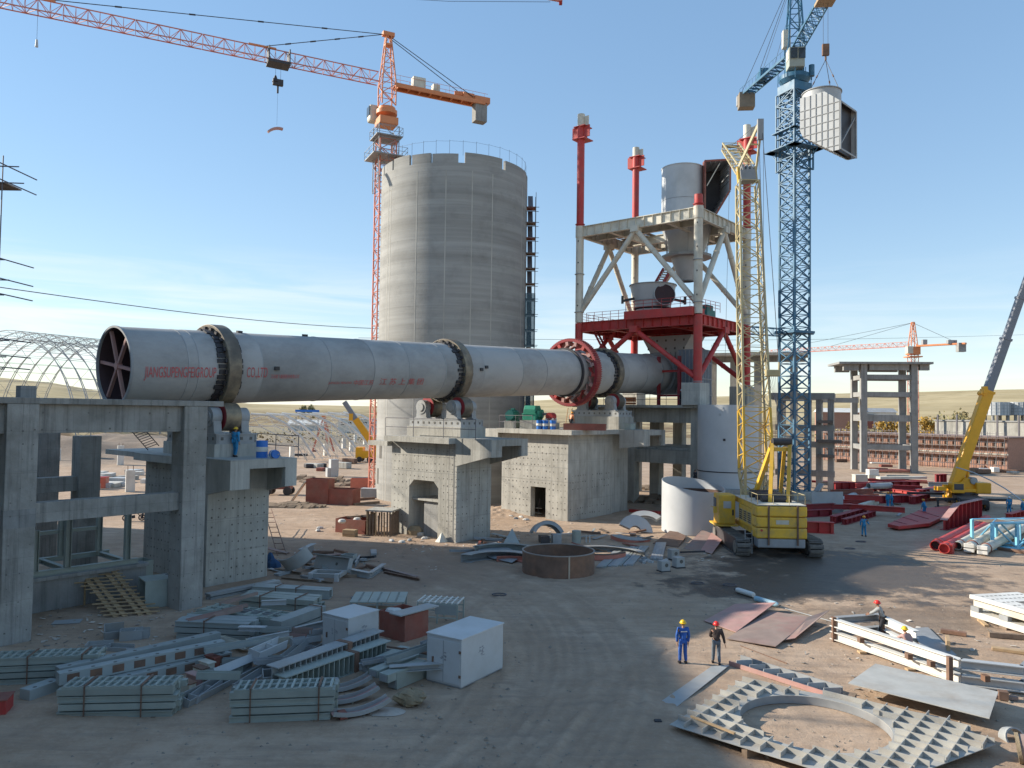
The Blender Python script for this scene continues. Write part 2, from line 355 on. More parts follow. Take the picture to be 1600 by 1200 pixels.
for i, line in enumerate(TRK):
    d, al = seg_dist(X, Y, line); lug = .95+.10*np.sin(al*2*math.pi/.36)
    for off in ((.50, .92), (.62, 1.0, 1.5), (.8, 1.1))[i % 3] if i in (0, 1, 2, 3, 5, 7) else (0,):
        e = np.abs(d-abs(off)) if off else d
        Z += np.where(near, (-.034*np.exp(-(e/.17)**2)*lug + .02*np.exp(-((e-.32)/.14)**2)), 0); RUT = np.maximum(RUT, np.where(near, np.exp(-(e/.20)**2)*(.5+.5*lug), 0))
# low spoil heaps against the piers and below the camera
for px, py, r_, h_ in ((770, 800, 3.2, .35), (800, 802, 2.4, .25), (1000, 1130, 2.2, .12), (960, 1090, 1.8, .12), (690, 832, 2, .2), (30, 1120, 2.5, .12)):
    c = G(px, py); Z += h_*np.exp(-(((X-c.x)**2+(Y-c.y)**2)/r_**2))*(1+.8*vnoise(X, Y, 9, 2.2))
rg_ = np.clip((Y-146)/14, 0, 1)*np.clip((215-Y)/40, 0, 1)*np.clip((-52-X*1.0)/14, 0, 1); Z += rg_*(3.4+2.2*vnoise(X, Y, 21, .09)+1.2*vnoise(X, Y, 22, .3))
Z += np.where(Y > 105, .5*vnoise(X, Y, 5, .05)*np.clip((Y-105)/40, 0, 1), 0)
nx, ny = len(gx), len(gy); idx = np.arange(nx*ny).reshape(ny, nx)
fs = np.stack([idx[:-1, :-1], idx[:-1, 1:], idx[1:, 1:], idx[1:, :-1]], -1).reshape(-1, 4)
def np_mesh(name, vs, fs):
    me = bpy.data.meshes.new(name); me.vertices.add(len(vs)); me.vertices.foreach_set('co', np.asarray(vs, dtype=np.float32).ravel())
    n = fs.shape[1]; me.loops.add(fs.size); me.loops.foreach_set('vertex_index', fs.astype(np.int32).ravel())
    me.polygons.add(len(fs)); me.polygons.foreach_set('loop_start', np.arange(0, fs.size, n, dtype=np.int32)); me.update(calc_edges=True); return me
gme = np_mesh('ground', np.stack([X, Y, Z], -1).reshape(-1, 3), fs); gme.shade_smooth(); gme.attributes.new('rut', 'FLOAT', 'POINT').data.foreach_set('value', RUT.astype(np.float32).ravel())

gm = bpy.data.materials.new('site_earth'); gm.use_nodes = True; t = gm.node_tree; b = t.nodes['Principled BSDF']
tcn = nn(t, 'ShaderNodeTexCoord')
def noise(scale, det=6, rough=.6, vec=None, dist=0):
    n = nn(t, 'ShaderNodeTexNoise'); n.inputs['Scale'].default_value = scale; n.inputs['Detail'].default_value = det; n.inputs['Roughness'].default_value = rough; n.inputs['Distortion'].default_value = dist
    t.links.new(vec or tcn.outputs['Object'], n.inputs['Vector']); return n.outputs['Fac']
def remap(o, a, b_, c=0.0, d=1.0):
    n = nn(t, 'ShaderNodeMapRange'); n.interpolation_type = 'SMOOTHSTEP'
    for i, v in enumerate((a, b_, c, d)): n.inputs[i+1].default_value = v
    t.links.new(o, n.inputs[0]); return n.outputs[0]
def mixc(f, a, b_):
    n = nn(t, 'ShaderNodeMix', data_type='RGBA'); t.links.new(f, n.inputs[0])
    for i, v in ((6, a), (7, b_)):
        if isinstance(v, tuple): n.inputs[i].default_value = (*v, 1)
        else: t.links.new(v, n.inputs[i])
    return n.outputs[2]
def math_(op, a, b_):
    n = nn(t, 'ShaderNodeMath', operation=op)
    for i, v in enumerate((a, b_)):
        if isinstance(v, (int, float)): n.inputs[i].default_value = v
        else: t.links.new(v, n.inputs[i])
    return n.outputs[0]
def blob(px, py, rx, ry, soft=.35, warp=.5):
    """soft-edged stain lying on the ground, ragged outline"""
    c = G(px, py); m1 = nn(t, 'ShaderNodeMapping'); m1.inputs['Location'].default_value = (-c.x/rx, -c.y/ry, 0); m1.inputs['Scale'].default_value = (1/rx, 1/ry, 0)
    t.links.new(tcn.outputs['Object'], m1.inputs[0]); l = nn(t, 'ShaderNodeVectorMath', operation='LENGTH'); t.links.new(m1.outputs[0], l.inputs[0])
    w = math_('MULTIPLY', math_('SUBTRACT', noise(.55, 8, .68), .5), warp*4)
    return remap(math_('ADD', l.outputs['Value'], w), 1+soft, 1-soft)
c1 = mixc(remap(noise(.16, 8, .65), .36, .64), (.40, .278, .188), (.495, .365, .262))
c1 = mixc(remap(noise(.9, 8, .7), .40, .68, 0, .6), c1, (.31, .208, .138))
c1 = mixc(remap(noise(7, 4, .7), .45, .75, 0, .45), c1, (.50, .39, .29))
# streaks dragged along by wheels
ms = nn(t, 'ShaderNodeMapping'); ms.inputs['Rotation'].default_value = (0, 0, R(62)); ms.inputs['Scale'].default_value = (.22, 2.2, 1); t.links.new(tcn.outputs['Object'], ms.inputs[0])
c1 = mixc(remap(noise(1.0, 8, .65, ms.outputs[0], .8), .44, .70, 0, .5), c1, (.26, .20, .155))
at_ = nn(t, 'ShaderNodeAttribute'); at_.attribute_name = 'rut'; c1 = mixc(math_('MULTIPLY', at_.outputs['Fac'], .36), c1, (.29, .205, .145))
redd = math_('MULTIPLY', blob(560, 880, 9, 10, .5), .45); c1 = mixc(redd, c1, (.235, .155, .115))
wet = math_('MAXIMUM', blob(1310, 892, 8.5, 7.5, .30, .75), math_('MAXIMUM', blob(1215, 915, 6.5, 3.8, .28, .8), math_('MULTIPLY', blob(1420, 965, 6, 2.4, .35, .8), .55)))
c1 = mixc(math_('MULTIPLY', wet, .86), c1, (.062, .052, .044))
coal = math_('MAXIMUM', blob(200, 712, 30, 26, .4), blob(500, 690, 62, 34, .4)); c1 = mixc(math_('MULTIPLY', coal, .72), c1, (.17, .14, .115))
sp = nn(t, 'ShaderNodeSeparateXYZ'); t.links.new(tcn.outputs['Object'], sp.inputs[0])
far = remap(sp.outputs[1], 150, 330); c1 = mixc(far, c1, mixc(remap(noise(.02, 6, .6), .4, .6), (.30, .245, .155), (.235, .20, .13)))
t.links.new(c1, b.inputs['Base Color'])
t.links.new(remap(wet, .3, 1, .95, .48), b.inputs['Roughness']); b.inputs['Specular IOR Level'].default_value = .25
bp = nn(t, 'ShaderNodeBump'); bp.inputs['Strength'].default_value = .55; bp.inputs['Distance'].default_value = .06
hh = math_('ADD', math_('MULTIPLY', noise(2.4, 9, .7), 1.6), math_('ADD', math_('MULTIPLY', noise(1.4, 8, .65, ms.outputs[0], .8), 1.2), math_('MULTIPLY', noise(14, 4, .7), .5)))
t.links.new(hh, bp.inputs['Height']); t.links.new(bp.outputs[0], b.inputs['Normal'])
link('ground', gme, gm, smooth=False, kind='structure')

# hills: rings of ground rising to a crest seen from the site
crest = [(-700, 60), (-200, 52), (0, 42), (90, 34), (150, 24), (300, 12), (400, 7), (600, 6), (760, 12), (900, 22), (1100, 28), (1300, 35), (1480, 42), (1600, 47), (1900, 52), (2600, 60)]
az = np.linspace(-1.35, 1.35, 220); rad = np.concatenate([np.linspace(190, 420, 24), np.linspace(440, 1900, 60), np.linspace(2000, 4200, 8)])
AZ, RD = np.meshgrid(az, rad); pxs = 800+1200*np.tan(np.clip(AZ, -1.1, 1.1)); el = np.interp(pxs, [c[0] for c in crest], [c[1] for c in crest])
rc_ = 1450.0; hc = 10.3 + el/1200*rc_*np.cos(AZ)
r0 = np.where(pxs < 320, 200, np.where(pxs < 700, 420, 330)); tt = np.clip((RD-r0)/(rc_-r0), 0, 1.0)
HX, HY = RD*np.sin(AZ), RD*np.cos(AZ)
HZ = hc*(tt**.86) + (RD > rc_)*(-(RD-rc_)*.02) + vnoise(HX, HY, 11, 1/70)*7*np.clip(tt*4, 0, 1)*(1-.75*tt) + vnoise(HX, HY, 12, 1/260)*14*tt*(1-tt)*2 - .7
# an eroded bank cut in front on the left
bank = np.clip((pxs+100)/60, 0, 1)*np.clip((330-pxs)/110, 0, 1)*np.clip((RD-205)/38, 0, 1)*np.clip((400-RD)/120, 0, 1)
HZ += bank*(4.2+2.5*vnoise(HX, HY, 14, 1/22)+1.5*vnoise(HX, HY, 15, 1/9))
hi_ = np.arange(AZ.size).reshape(AZ.shape); hf = np.stack([hi_[:-1, :-1], hi_[:-1, 1:], hi_[1:, 1:], hi_[1:, :-1]], -1).reshape(-1, 4)
hm = bpy.data.materials.new('steppe_grass'); hm.use_nodes = True; t = hm.node_tree; b = t.nodes['Principled BSDF']; tcn = nn(t, 'ShaderNodeTexCoord')
mh = nn(t, 'ShaderNodeMapping'); mh.inputs['Scale'].default_value = (.010, .010, .06); t.links.new(tcn.outputs['Object'], mh.inputs[0])
c1 = mixc(remap(noise(1.2, 8, .65, mh.outputs[0]), .36, .64), (.40, .315, .175), (.50, .405, .24))
c1 = mixc(remap(noise(.045, 8, .7), .50, .70, 0, .7), c1, (.27, .215, .125))
spz = nn(t, 'ShaderNodeSeparateXYZ'); t.links.new(tcn.outputs['Object'], spz.inputs[0])
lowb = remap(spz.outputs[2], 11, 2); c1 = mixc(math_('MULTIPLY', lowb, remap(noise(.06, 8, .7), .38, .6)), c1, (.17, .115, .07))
t.links.new(c1, b.inputs['Base Color']); b.inputs['Roughness'].default_value = .95; b.inputs['Specular IOR Level'].default_value = .1
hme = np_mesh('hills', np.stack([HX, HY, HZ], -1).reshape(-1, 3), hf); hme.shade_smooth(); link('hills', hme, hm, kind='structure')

# stones and clods lying about: nobody could count them
pm = MB(); rs = random.Random(3)
for i in range(1500):
    py = 880+320*rs.random()**.8; px = -60+1720*rs.random(); g = G(px, py); s = rs.choice((.02, .03, .03, .045, .07))*(.7+rs.random()*.6)
    h = s*.8; a = rs.random()*6.28; ca, sa = math.cos(a)*s, math.sin(a)*s
    pm.add([(g.x+ca, g.y+sa, .0), (g.x-sa, g.y+ca*.8, .0), (g.x-ca*1.2, g.y-sa, .0), (g.x+sa, g.y-ca, .0), (g.x+ca*.2, g.y, h)], [(0, 1, 4), (1, 2, 4), (2, 3, 4), (3, 0, 4)])
pm.build('gravel', mat('gravel_stone', (.30, .26, .21), .9, var=.4, scale=1), kind='stuff')
# ------------------------------------------------------------------ rotary kiln
RK = 2.25
kiln = thing('rotary_kiln', 'long grey steel rotary kiln lying across the concrete piers, open end to the left', 'kiln', K(0, 0, A0.z))
kiln.rotation_euler = (0, -math.atan(KSL), KRZ)
AX = M.Rotation(R(90), 4, 'Y')                     # turns a ring about z into a ring about the kiln's x
def axx(s): return M.Translation((s, 0, 0)) @ AX
cuts = [0, 3.2, S1-2.1, S1+2.1, S1+7.4, S1+11.2, S2-6.2, S2-2.3, S2+2.3, S2+7.5, SG-7, SG-1.6, S3+2.0, S3+6.0, KLEN]
for i, (a, b_) in enumerate(zip(cuts, cuts[1:])):
    thick = 0.018 if i in (2, 7, 11) else 0.0
    sec = MB().shell(RK+thick, a+.012, b_-.012, .06, 72, AX); sec.build('shell_section', KILN, kiln, True)
    if i: MB().shell(RK+.022, a-.03, a+.03, .06, 72, AX).build('weld_seam', SEAM, kiln, True)
MB().shell(RK-.064, .02, KLEN-.1, .01, 72, AX).build('inner_lining', mat('kiln_inside', (.07, .042, .045), .8), kiln, True)
MB().shell(RK+.05, -.12, .0, .12, 72, AX).build('end_flange', MGREY, kiln, True)
bh = MB()
for k in range(60):
    t_ = 2*math.pi*k/60; c = V((.45, (RK-.066)*math.cos(t_), (RK-.066)*math.sin(t_))); bh.frame(c, V((.06, 0, 0)), V((0, -math.sin(t_), math.cos(t_)))*.06, V((0, math.cos(t_), math.sin(t_)))*.004)
bh.build('bolt_hole', mat('hole_pale', (.42, .43, .45), .5), kiln, kind='stuff')
for k in range(6):                                   # bracing spider inside the mouth
    t_ = R(8+60*k); d_ = V((0, math.cos(t_), math.sin(t_))); MB().bar(V((.16, 0, 0))+d_*.18, V((.16, 0, 0))+d_*(RK-.07), .17, .17, (1, 0, 0)).build('brace_arm', PINK, kiln)
MB().tube((.02, 0, 0), (.32, 0, 0), .22, n=14).build('brace_hub', PINK, kiln, True)
MB().shell(RK-.08, 20, 20.05, 2.1, 40, AX).build('inner_bulkhead', DARKST, kiln)
for s_, ro, w_ in ((S1, 2.68, .85), (S2, 2.66, .85), (S3, 2.66, .85)):
    mb = MB().ring([(ro, -w_/2), (ro, w_/2), (ro-.36, w_/2), (ro-.36, -w_/2)], 80, axx(s_))
    mb.build('riding_ring', RING, kiln, True, bevel=.03)
    for sd in (-1, 1):                               # filler pads and stop blocks either side of the ring
        lug = MB(); rr = random.Random(int(s_*10)+sd)
        for k in range(44):
            t_ = 2*math.pi*k/44; u = V((0, math.cos(t_), math.sin(t_))); w = V((0, -math.sin(t_), math.cos(t_)))
            L_ = .30+.22*rr.random(); L_ *= 1.25 if sd < 0 else .55; lug.frame(V((s_+sd*(w_/2+L_/2), 0, 0))+u*(RK+.055), V((L_/2, 0, 0)), w*(.11+.04*rr.random()), u*.055)
            if k % 2: lug.frame(V((s_+sd*(w_/2+.08), 0, 0))+u*(RK+.16), V((.07, 0, 0)), w*.12, u*.12)
        lug.build('stop_blocks', DARKST, kiln)
rim = MB().ring([(3.36, -.42), (3.36, .42), (3.12, .42), (3.12, -.42)], 96, axx(SG))
for k in range(96):
    t_ = 2*math.pi*k/96; u = V((0, math.cos(t_), math.sin(t_))); w = V((0, -math.sin(t_), math.cos(t_))); rim.frame(V((SG, 0, 0))+u*3.40, V((.42, 0, 0)), w*.055, u*.06)
gear = rim.build('girth_gear', mat('gear_red', (.34, .055, .05), .6, var=.25, scale=1, dirt=(.30, .17, .14), damt=.8, dscale=.7), kiln, True)
MB().ring([(3.05, -.07), (3.05, .07), (2.66, .07), (2.66, -.07)], 96, axx(SG)).build('gear_web', REDBR, gear, True)
MB().shell(3.40, -.45, -.425, .24, 96, axx(SG)).build('gear_face', REDD, gear, True)
sp0 = None
for k in range(18):
    t_ = 2*math.pi*k/18; u = V((0, math.cos(t_), math.sin(t_))); w = V((0, -math.sin(t_), math.cos(t_)))
    p_ = V((SG, 0, 0))+u*(RK+.1)-w*.45; q_ = V((SG, 0, 0))+u*2.92+w*.35
    MB().bar(p_, q_, .70, .12, u).frame(V((SG, 0, 0))+u*2.9+w*.3, V((.44, 0, 0)), w*.16, u*.20).build('spring_plate', PINK if k % 3 else RED, kiln)
MB().ring([(RK+.22, -.12), (RK+.22, .12), (RK, .12), (RK, -.12)], 64, axx(SG-1.35)).build('chain_of_bolts', DARKST, kiln, True)
tailseal = MB().ring([(RK+.30, -.5), (RK+.30, .4), (RK, .4), (RK, -.5)], 64, axx(KLEN-.2)); tailseal.build('tail_seal', MGREY, kiln, True)
MB().ring([(RK+.10, -.1), (RK+.10, .1), (RK, .1), (RK, -.1)], 64, axx(KLEN-3.0)).build('shell_band', MGREY, kiln, True)
for px_, t_ in ((400, 80), (432, -2), (752, 2), (760, 7), (505, 84)):
    s_ = kiln_s(px_, RK); u = V((0, -math.cos(R(t_)), math.sin(R(t_)))); MB().frame(V((s_, 0, 0))+u*(RK+.05), V((.16, 0, 0)), V((0, u.z, -u.y))*.12, u*.09).build('hatch_stub', DARKST, kiln)
def lettering(name, text, px0, px1, phi, hgt):
    """red painted letters following the curve of the shell"""
    cu = bpy.data.curves.new(name, 'FONT'); cu.body = text; cu.size = 1; o = bpy.data.objects.new(name, cu); col.objects.link(o)
    dg = bpy.context.evaluated_depsgraph_get(); me = bpy.data.meshes.new_from_object(o.evaluated_get(dg)); bpy.data.objects.remove(o)
    import bmesh; bm = bmesh.new(); bm.from_mesh(me); bmesh.ops.triangulate(bm, faces=bm.faces); bmesh.ops.subdivide_edges(bm, edges=[e for e in bm.edges if e.calc_length() > .18], cuts=2); bm.to_mesh(me); bm.free()
    n = len(me.vertices); co = np.zeros(n*3, np.float32); me.vertices.foreach_get('co', co); co = co.reshape(-1, 3)
    s0, s1 = kiln_s(px0, RK), kiln_s(px1, RK); w = co[:, 0].max()-co[:, 0].min(); hh_ = max(co[:, 1].max()-co[:, 1].min(), .1)
    x = s0+(co[:, 0]-co[:, 0].min())/w*(s1-s0); a = R(phi)+((co[:, 1]-co[:, 1].min())/hh_-.5)*hgt/RK; rr = RK+.034
    out = np.stack([x, -rr*np.cos(a), rr*np.sin(a)], -1).astype(np.float32); me.vertices.foreach_set('co', out.ravel()); me.update()
    return link(name, me, REDTXT, kiln)
lettering('lettering', 'JIANGSUPENGFEIGROUP', 226, 338, -12, .80)
lettering('lettering', 'CO.,LTD', 386, 418, -10, .72)
lettering('lettering', '江苏鹏飞集团股份有限公司', 424, 468, -15, .26)
lettering('lettering', 'JIANGSU PENGFEI', 516, 552, -27, .22)
lettering('lettering', '中国江苏', 556, 586, -26, .40)
lettering('lettering', '江 苏 上 集 团', 596, 664, -24, .52)

# ------------------------------------------------------------------ concrete piers of the kiln
def tieholes(x0, x1, z0, z1, dx, dz, face, skip=None, size=.05, seed=1, miss=.08):
    """rows of shutter tie holes as small sunk dark plugs; face(u, z) gives (point, u-axis, normal)"""
    mb = MB(); rr = random.Random(seed); nu = int((x1-x0)/dx); nz = int((z1-z0)/dz)
    for i in range(nu+1):
        for j in range(nz+1):
            u = x0+dx*i+rr.uniform(-.05, .05); z = z0+dz*j+rr.uniform(-.03, .03)
            if rr.random() < miss or (skip and skip(u, z)): continue
            p, ua, na = face(u, z); h = size*rr.uniform(.7, 1.4); mb.frame(p, ua*h, V((0, 0, h*rr.uniform(.8, 1.3))), na*.006)
    return mb
def pier_face(s0):                     # face looking back down the kiln (-x)
    return lambda u, z: (V((s0-.003, u, z)), V((0, 1, 0)), V((1, 0, 0)))
def pier_side(y0):                     # face looking to the site yard (-y)
    return lambda u, z: (V((u, y0-.003, z)), V((1, 0, 0)), V((0, 1, 0)))
def panel_lines(mb, x0, x1, z0, z1, y, step=1.22, face='side', at=0.0):
    for k in range(1, int((z1-z0)/step)+1):
        z = z0+k*step
        if face == 'side': mb.box(((x0+x1)/2, y-.008, z), (x1-x0, .02, .022))
        else: mb.box((at-.008, (x0+x1)/2, z), (.02, x1-x0, .022))
    return mb
def local(p, root):
    q = p - V(root.location); c, s_ = math.cos(-KRZ), math.sin(-KRZ)
    return V((q.x*c-q.y*s_, q.x*s_+q.y*c, q.z))
def pier(label, sc_, L, yn, yp, top, holes_seed, opening=None, door=None):
    """local x along the kiln, -y towards the yard; yn yard face (negative), yp back face"""
    root = thing('kiln_pier', label, 'concrete pier', K(sc_, 0, 0), KRZ, 'concrete piers under the kiln')
    body = MB(); x0, x1 = -L/2, L/2; zt = top-.45
    if opening:
        a, b_, zo = opening                        # portal through the pier with chamfered head
        body.bb(x0, x1, yn, a, -.3, zt); body.bb(x0, x1, b_, yp, -.3, zt); body.bb(x0, x1, a, b_, zo, zt)
        for y, sg in ((a, 1), (b_, -1)): body.prism([(x0+.01, y, zo), (x0+.01, y+sg*.55, zo), (x0+.01, y, zo-.55)], (L-.02, 0, 0))
    elif door:
        a, b_, zo = door
        body.bb(x0, x0+.7, yn, a, -.3, zt); body.bb(x0, x0+.7, b_, yp, -.3, zt); body.bb(x0, x0+.7, a, b_, zo, zt); body.bb(x0+.7, x1, yn, yn+.7, -.3, zt); body.bb(x0+.7, x1, yp-.7, yp, -.3, zt); body.bb(x1-.7, x1, yn+.7, yp-.7, -.3, zt)
    else: body.bb(x0, x1, yn, yp, -.3, zt)
    body.build('pier_body', CONC, root)
    return root
# pier 1: nearest, in the shadow of the frame
TOP1 = ZP(360, 716, 44.5); TOP2 = 8.15; TOP3 = ZP(880, 672, 72.5)
def wing(mb, x0, x1, ya, yb, top, d0, d1, t=.3, window=True):
    """cantilevered deck wing: slab, two tapering side beams with an opening, end beam; ya root, yb tip (more negative)"""
    mb.bb(x0, x1, yb, ya, top-t, top)
    ends = [(x0, x0+.3), (x1-.3, x1)]
    for a, b_ in ends: mb.prism([(a, ya, top-t), (a, yb+.3, top-t), (a, yb+.3, top-d1), (a, ya, top-d0)], (b_-a, 0, 0))
    w0, w1 = x0+(x1-x0)*.28, x1-(x1-x0)*.18; z1, z0 = top-.52, top-d1+.05
    mb.bb(x0, w0, yb, yb+.3, top-d1, top-t); mb.bb(w1, x1, yb, yb+.3, top-d1, top-t); mb.bb(w0, w1, yb, yb+.3, z1, top-t)
    return mb
def pier_deck(root, L, yn, yp, top, ov, wn=3.7, wp=2.5, d0=2.0, d1=1.55):
    mb = MB(); x0, x1 = -L/2-ov, L/2+ov
    mb.bb(x0, x1, yn, yp, top-.449, top); root_deck = mb.build('deck_slab', CONC, root)
    w = wing(MB(), -L/2-.15, L/2+.15, yn, yn-wn, top-.002, d0, d1); w.build('deck_wing', CONC, root)
    if wp: MB().bb(x0+.4, x1-.4, yp, yp+wp, top-.9, top-.5).build('back_ledge', CONC, root)
P1 = pier('kiln pier in the shade behind the left concrete frame, worker in blue on its deck', S1, 4.0, -3.4, 4.3, TOP1, 1)
tieholes(-1.7, 1.8, .4, TOP1-2.4, .42, .5, pier_side(-3.4), seed=4, size=.036).build('tie_holes', HOLE, P1, kind='stuff')
tieholes(-3.0, 4.0, .4, TOP1-.9, .45, .55, pier_face(-2.0), seed=5, size=.036).build('tie_holes', HOLE, P1, kind='stuff')
MB().bb(-2.3, 2.3, 4.301, 9.6, TOP1-.34, TOP1-.02).build('deck_slab', CONC, P1)
pier_deck(P1, 4.0, -3.4, 4.3, TOP1, .8, wn=2.6, wp=0, d0=2.1, d1=1.65)
P2 = pier('middle kiln pier with a chamfered portal through its foot', S2, 4.1, -3.3, 4.3, TOP2, 2, opening=(-1.3, 2.1, 4.6))
sk = lambda u, z: -1.5 < u < 2.3 and z < 4.8
tieholes(-3.3, 4.1, .5, TOP2-.9, .48, .55, pier_face(-2.05), sk, seed=6, size=.036).build('tie_holes', HOLE, P2, kind='stuff')
tieholes(-1.8, 1.9, .5, TOP2-2.2, .48, .55, pier_side(-3.3), seed=7, size=.034, miss=.3).build('tie_holes', HOLE, P2, kind='stuff')
pier_deck(P2, 4.1, -3.3, 4.3, TOP2, .95, wn=3.7, d0=2.2, d1=1.35)
wall = MB().bb(-1.45, -1.2, -1.29, .9, 0, 2.9); wall.build('infill_wall', CONCD, P2)
mb = MB().bb(-1.7, 1.2, -1.29, 2.09, 2.9, 3.05); mb.build('landing_slab', CONC, P2)
P3 = pier('largest kiln pier with a dark doorway, carrying the green drive gear', 44.3, 7.8, -2.8, 5.4, TOP3, 3, door=(-.2, 1.65, 3.0))
sk = lambda u, z: -.4 < u < 1.85 and z < 3.3
tieholes(-2.5, 5.2, .5, TOP3-1.2, .46, .58, pier_face(-3.9), sk, seed=8, size=.048, miss=.2).build('tie_holes', HOLE, P3, kind='stuff')
tieholes(-3.5, 3.6, .5, 4.6, .42, .62, pier_side(-2.8), lambda u, z: z > 1.4 and z < 2.6, seed=9, size=.045, miss=.35).build('tie_holes', HOLE, P3, kind='stuff')
MB().bb(-4.8, 8.4, -3.8, 5.4, TOP3-.449, TOP3).build('deck_slab', CONC, P3); MB().bb(3.901, 7.6, -2.4, 4.2, -.3, TOP3-.45).build('rear_block', CONC, P3)
wing(MB(), 3.6, 8.0, -3.801, -6.6, TOP3-.002, 1.9, 1.6).build('deck_wing', CONC, P3)
mb = MB().bb(-4.6, -1.2, 5.401, 8.0, TOP3-.95, TOP3-.1); mb.build('back_ledge', CONC, P3)
for rt, x0, x1, y, zt in ((P1, -2, 2, -3.4, TOP1-2.3), (P2, -2.05, 2.05, -3.3, TOP2-2.3), (P3, -3.9, 3.9, -2.8, TOP3-.6)):
    [MB().box(((x0+x1)/2, y-.006, z), (x1-x0, .016, .018)).build('pour_joint', CONCD, rt) for z in np.arange(1.9, zt, 1.9)]
for rt, y0, y1, x, zt, lo in ((P2, -3.3, 4.3, -2.05, TOP2-.6, 4.9), (P3, -2.8, 5.4, -3.9, TOP3-.6, 3.3)):
    for k in range(1, 6):
        z = lo+k*1.3-.9
        if z < zt: MB().box((x-.006, (y0+y1)/2, z), (.016, y1-y0, .018)).build('pour_joint', CONCD, rt)
# plinth blocks that carry the roller bases
HUB = {}
def roller_station(sr, ro, root_top, label, pr):
    z = kz(sr); rr = .86; rc = ro+rr; y = rc*math.sin(R(30)); zr = z-rc*math.cos(R(30)); zb = zr-rr-.12
    MB().bb(-1.5, 1.5, -3.1, 3.1, root_top, zb-.62).build('plinth', CONC, pr, loc=local(K(sr, 0, 0), pr))
    st = thing('roller_station', label, 'support rollers', K(sr, 0, 0), KRZ, 'support roller stations on the piers')
    base = MB(); base.bb(-1.35, 1.35, -3.0, 3.0, zb-.62, zb-.54); base.bb(-1.35, 1.35, -3.0, 3.0, zb-.08, zb)
    base.bb(-1.32, -1.24, -2.98, 2.98, zb-.54, zb-.08); base.bb(1.24, 1.32, -2.98, 2.98, zb-.54, zb-.08); base.bb(-1.2, 1.2, -2.95, -2.88, zb-.54, zb-.08); base.bb(-1.2, 1.2, 2.88, 2.95, zb-.54, zb-.08)
    base.build('base_frame', STN, st)
    ho = MB()
    for k in range(9):
        for sx in (-1.33, 1.33): ho.box((sx, -2.6+.65*k, zb-.3), (.03, .16, .18))
    for k in range(4): ho.box((-.95+.63*k, -2.96, zb-.3), (.16, .03, .18))
    ho.build('base_holes', HOLE, st, kind='stuff')
    for sy in (-1, 1):
        ro_ = MB().ring([(rr, -.5), (rr, .5), (.3, .5), (.3, -.5)], 40, M.Translation((0, sy*y, zr)) @ AX).build('roller', RING, st, True)
        fl = MB().ring([(rr-.04, -.525), (rr-.04, .525), (.32, .525), (.32, -.525)], 36, M.Translation((0, sy*y, zr)) @ AX).build('roller_side', REDD, ro_, True)
        MB().tube((-1.2, sy*y, zr), (1.2, sy*y, zr), .22, n=14).build('shaft', MGREY, ro_, True)
        for sx in (-1, 1):
            h = MB().tube((sx*.62, sy*y, zr), (sx*1.22, sy*y, zr), .58, n=22); h.tube((sx*1.22, sy*y, zr), (sx*1.30, sy*y, zr), .34, n=16)
            h.prism([(sx*.66, sy*y-.62, zb), (sx*.66, sy*y+.62, zb), (sx*.66, sy*y+.5, zr), (sx*.66, sy*y-.5, zr)], (sx*.5, 0, 0)); h.bb(min(sx*.62, sx*1.2), max(sx*.62, sx*1.2), sy*y-.75, sy*y+.75, zb, zb+.1)
            h.build('bearing_housing', STN, st, True)
    return zb
roller_station(S1, 2.68, TOP1, 'support rollers under the first riding ring from the left', P1)
roller_station(S2, 2.66, TOP2, 'support rollers under the middle riding ring', P2)
roller_station(S3, 2.66, TOP3, 'support rollers beside the red girth gear', P3)

# drive: gearbox, motor, pinion on the third pier, on the yard-facing left corner of the deck
dz = TOP3
def KP(px, py, z): return G(px, py, z)
def DP(px, Y, z): p = P(px, 650, Y); return V((p.x, p.y, z))
gb_p = DP(832, 77.0, dz+.85)
MB().bb(-1.2, 1.2, -.9, .9, 0, .85).build('plinth', CONC, P3, loc=local(V((gb_p.x, gb_p.y, dz)), P3), rz=R(18))
gb = thing('gear_reducer', 'bright green ribbed gearbox on the third pier deck', 'gearbox', gb_p, KRZ+R(18))
mb = MB().bb(-1.0, 1.0, -.7, .7, .0, .55); mb.bb(-1.05, 1.05, -.75, .75, .55, .65); mb.bb(-.95, .95, -.62, .62, .65, 1.05)
mb.prism([(-.95, -.60, 1.05), (.95, -.60, 1.05), (.6, -.6, 1.45), (-.7, -.6, 1.45)], (0, 1.2, 0)); mb.build('housing', GREEN, gb, bevel=.04)
for k in range(7):
    x = -.85+.28*k; MB().box((x, -.73, .35), (.06, .10, .55)).build('rib', GREEN, gb)
for x, r_ in ((-.45, .34), (.45, .46)): MB().tube((x, -.70, .62), (x, -.92, .62), r_, n=20).build('shaft_cover', GREEN, gb, True)
MB().tube((.45, -.92, .62), (.45, -1.6, .62), .13, n=10).build('output_shaft', MGREY, gb, True)
mo = thing('electric_motor', 'dark green drive motor left of the gearbox', 'motor', DP(801, 78.0, dz+.75), KRZ+R(18))
mb = MB().tube((-.75, 0, .55), (.75, 0, .55), .50, n=20); mb.build('casing', DGREEN, mo, True)
fin = MB()
for k in range(18):
    t_ = 2*math.pi*k/18; u = V((0, math.cos(t_), math.sin(t_))); fin.frame(V((0, 0, .55))+u*.53, V((.62, 0, 0)), V((0, -u.z, u.y))*.02, u*.05)
fin.build('cooling_fins', DGREEN, mo); MB().tube((-.95, 0, .55), (-.75, 0, .55), .46, n=20).build('fan_cover', DGREEN, mo, True)
MB().bb(-.6, .6, -.5, .5, 0, .12).build('foot', DGREEN, mo); MB().box((.1, 0, 1.15), (.4, .35, .25)).build('terminal_box', DGREEN, mo)
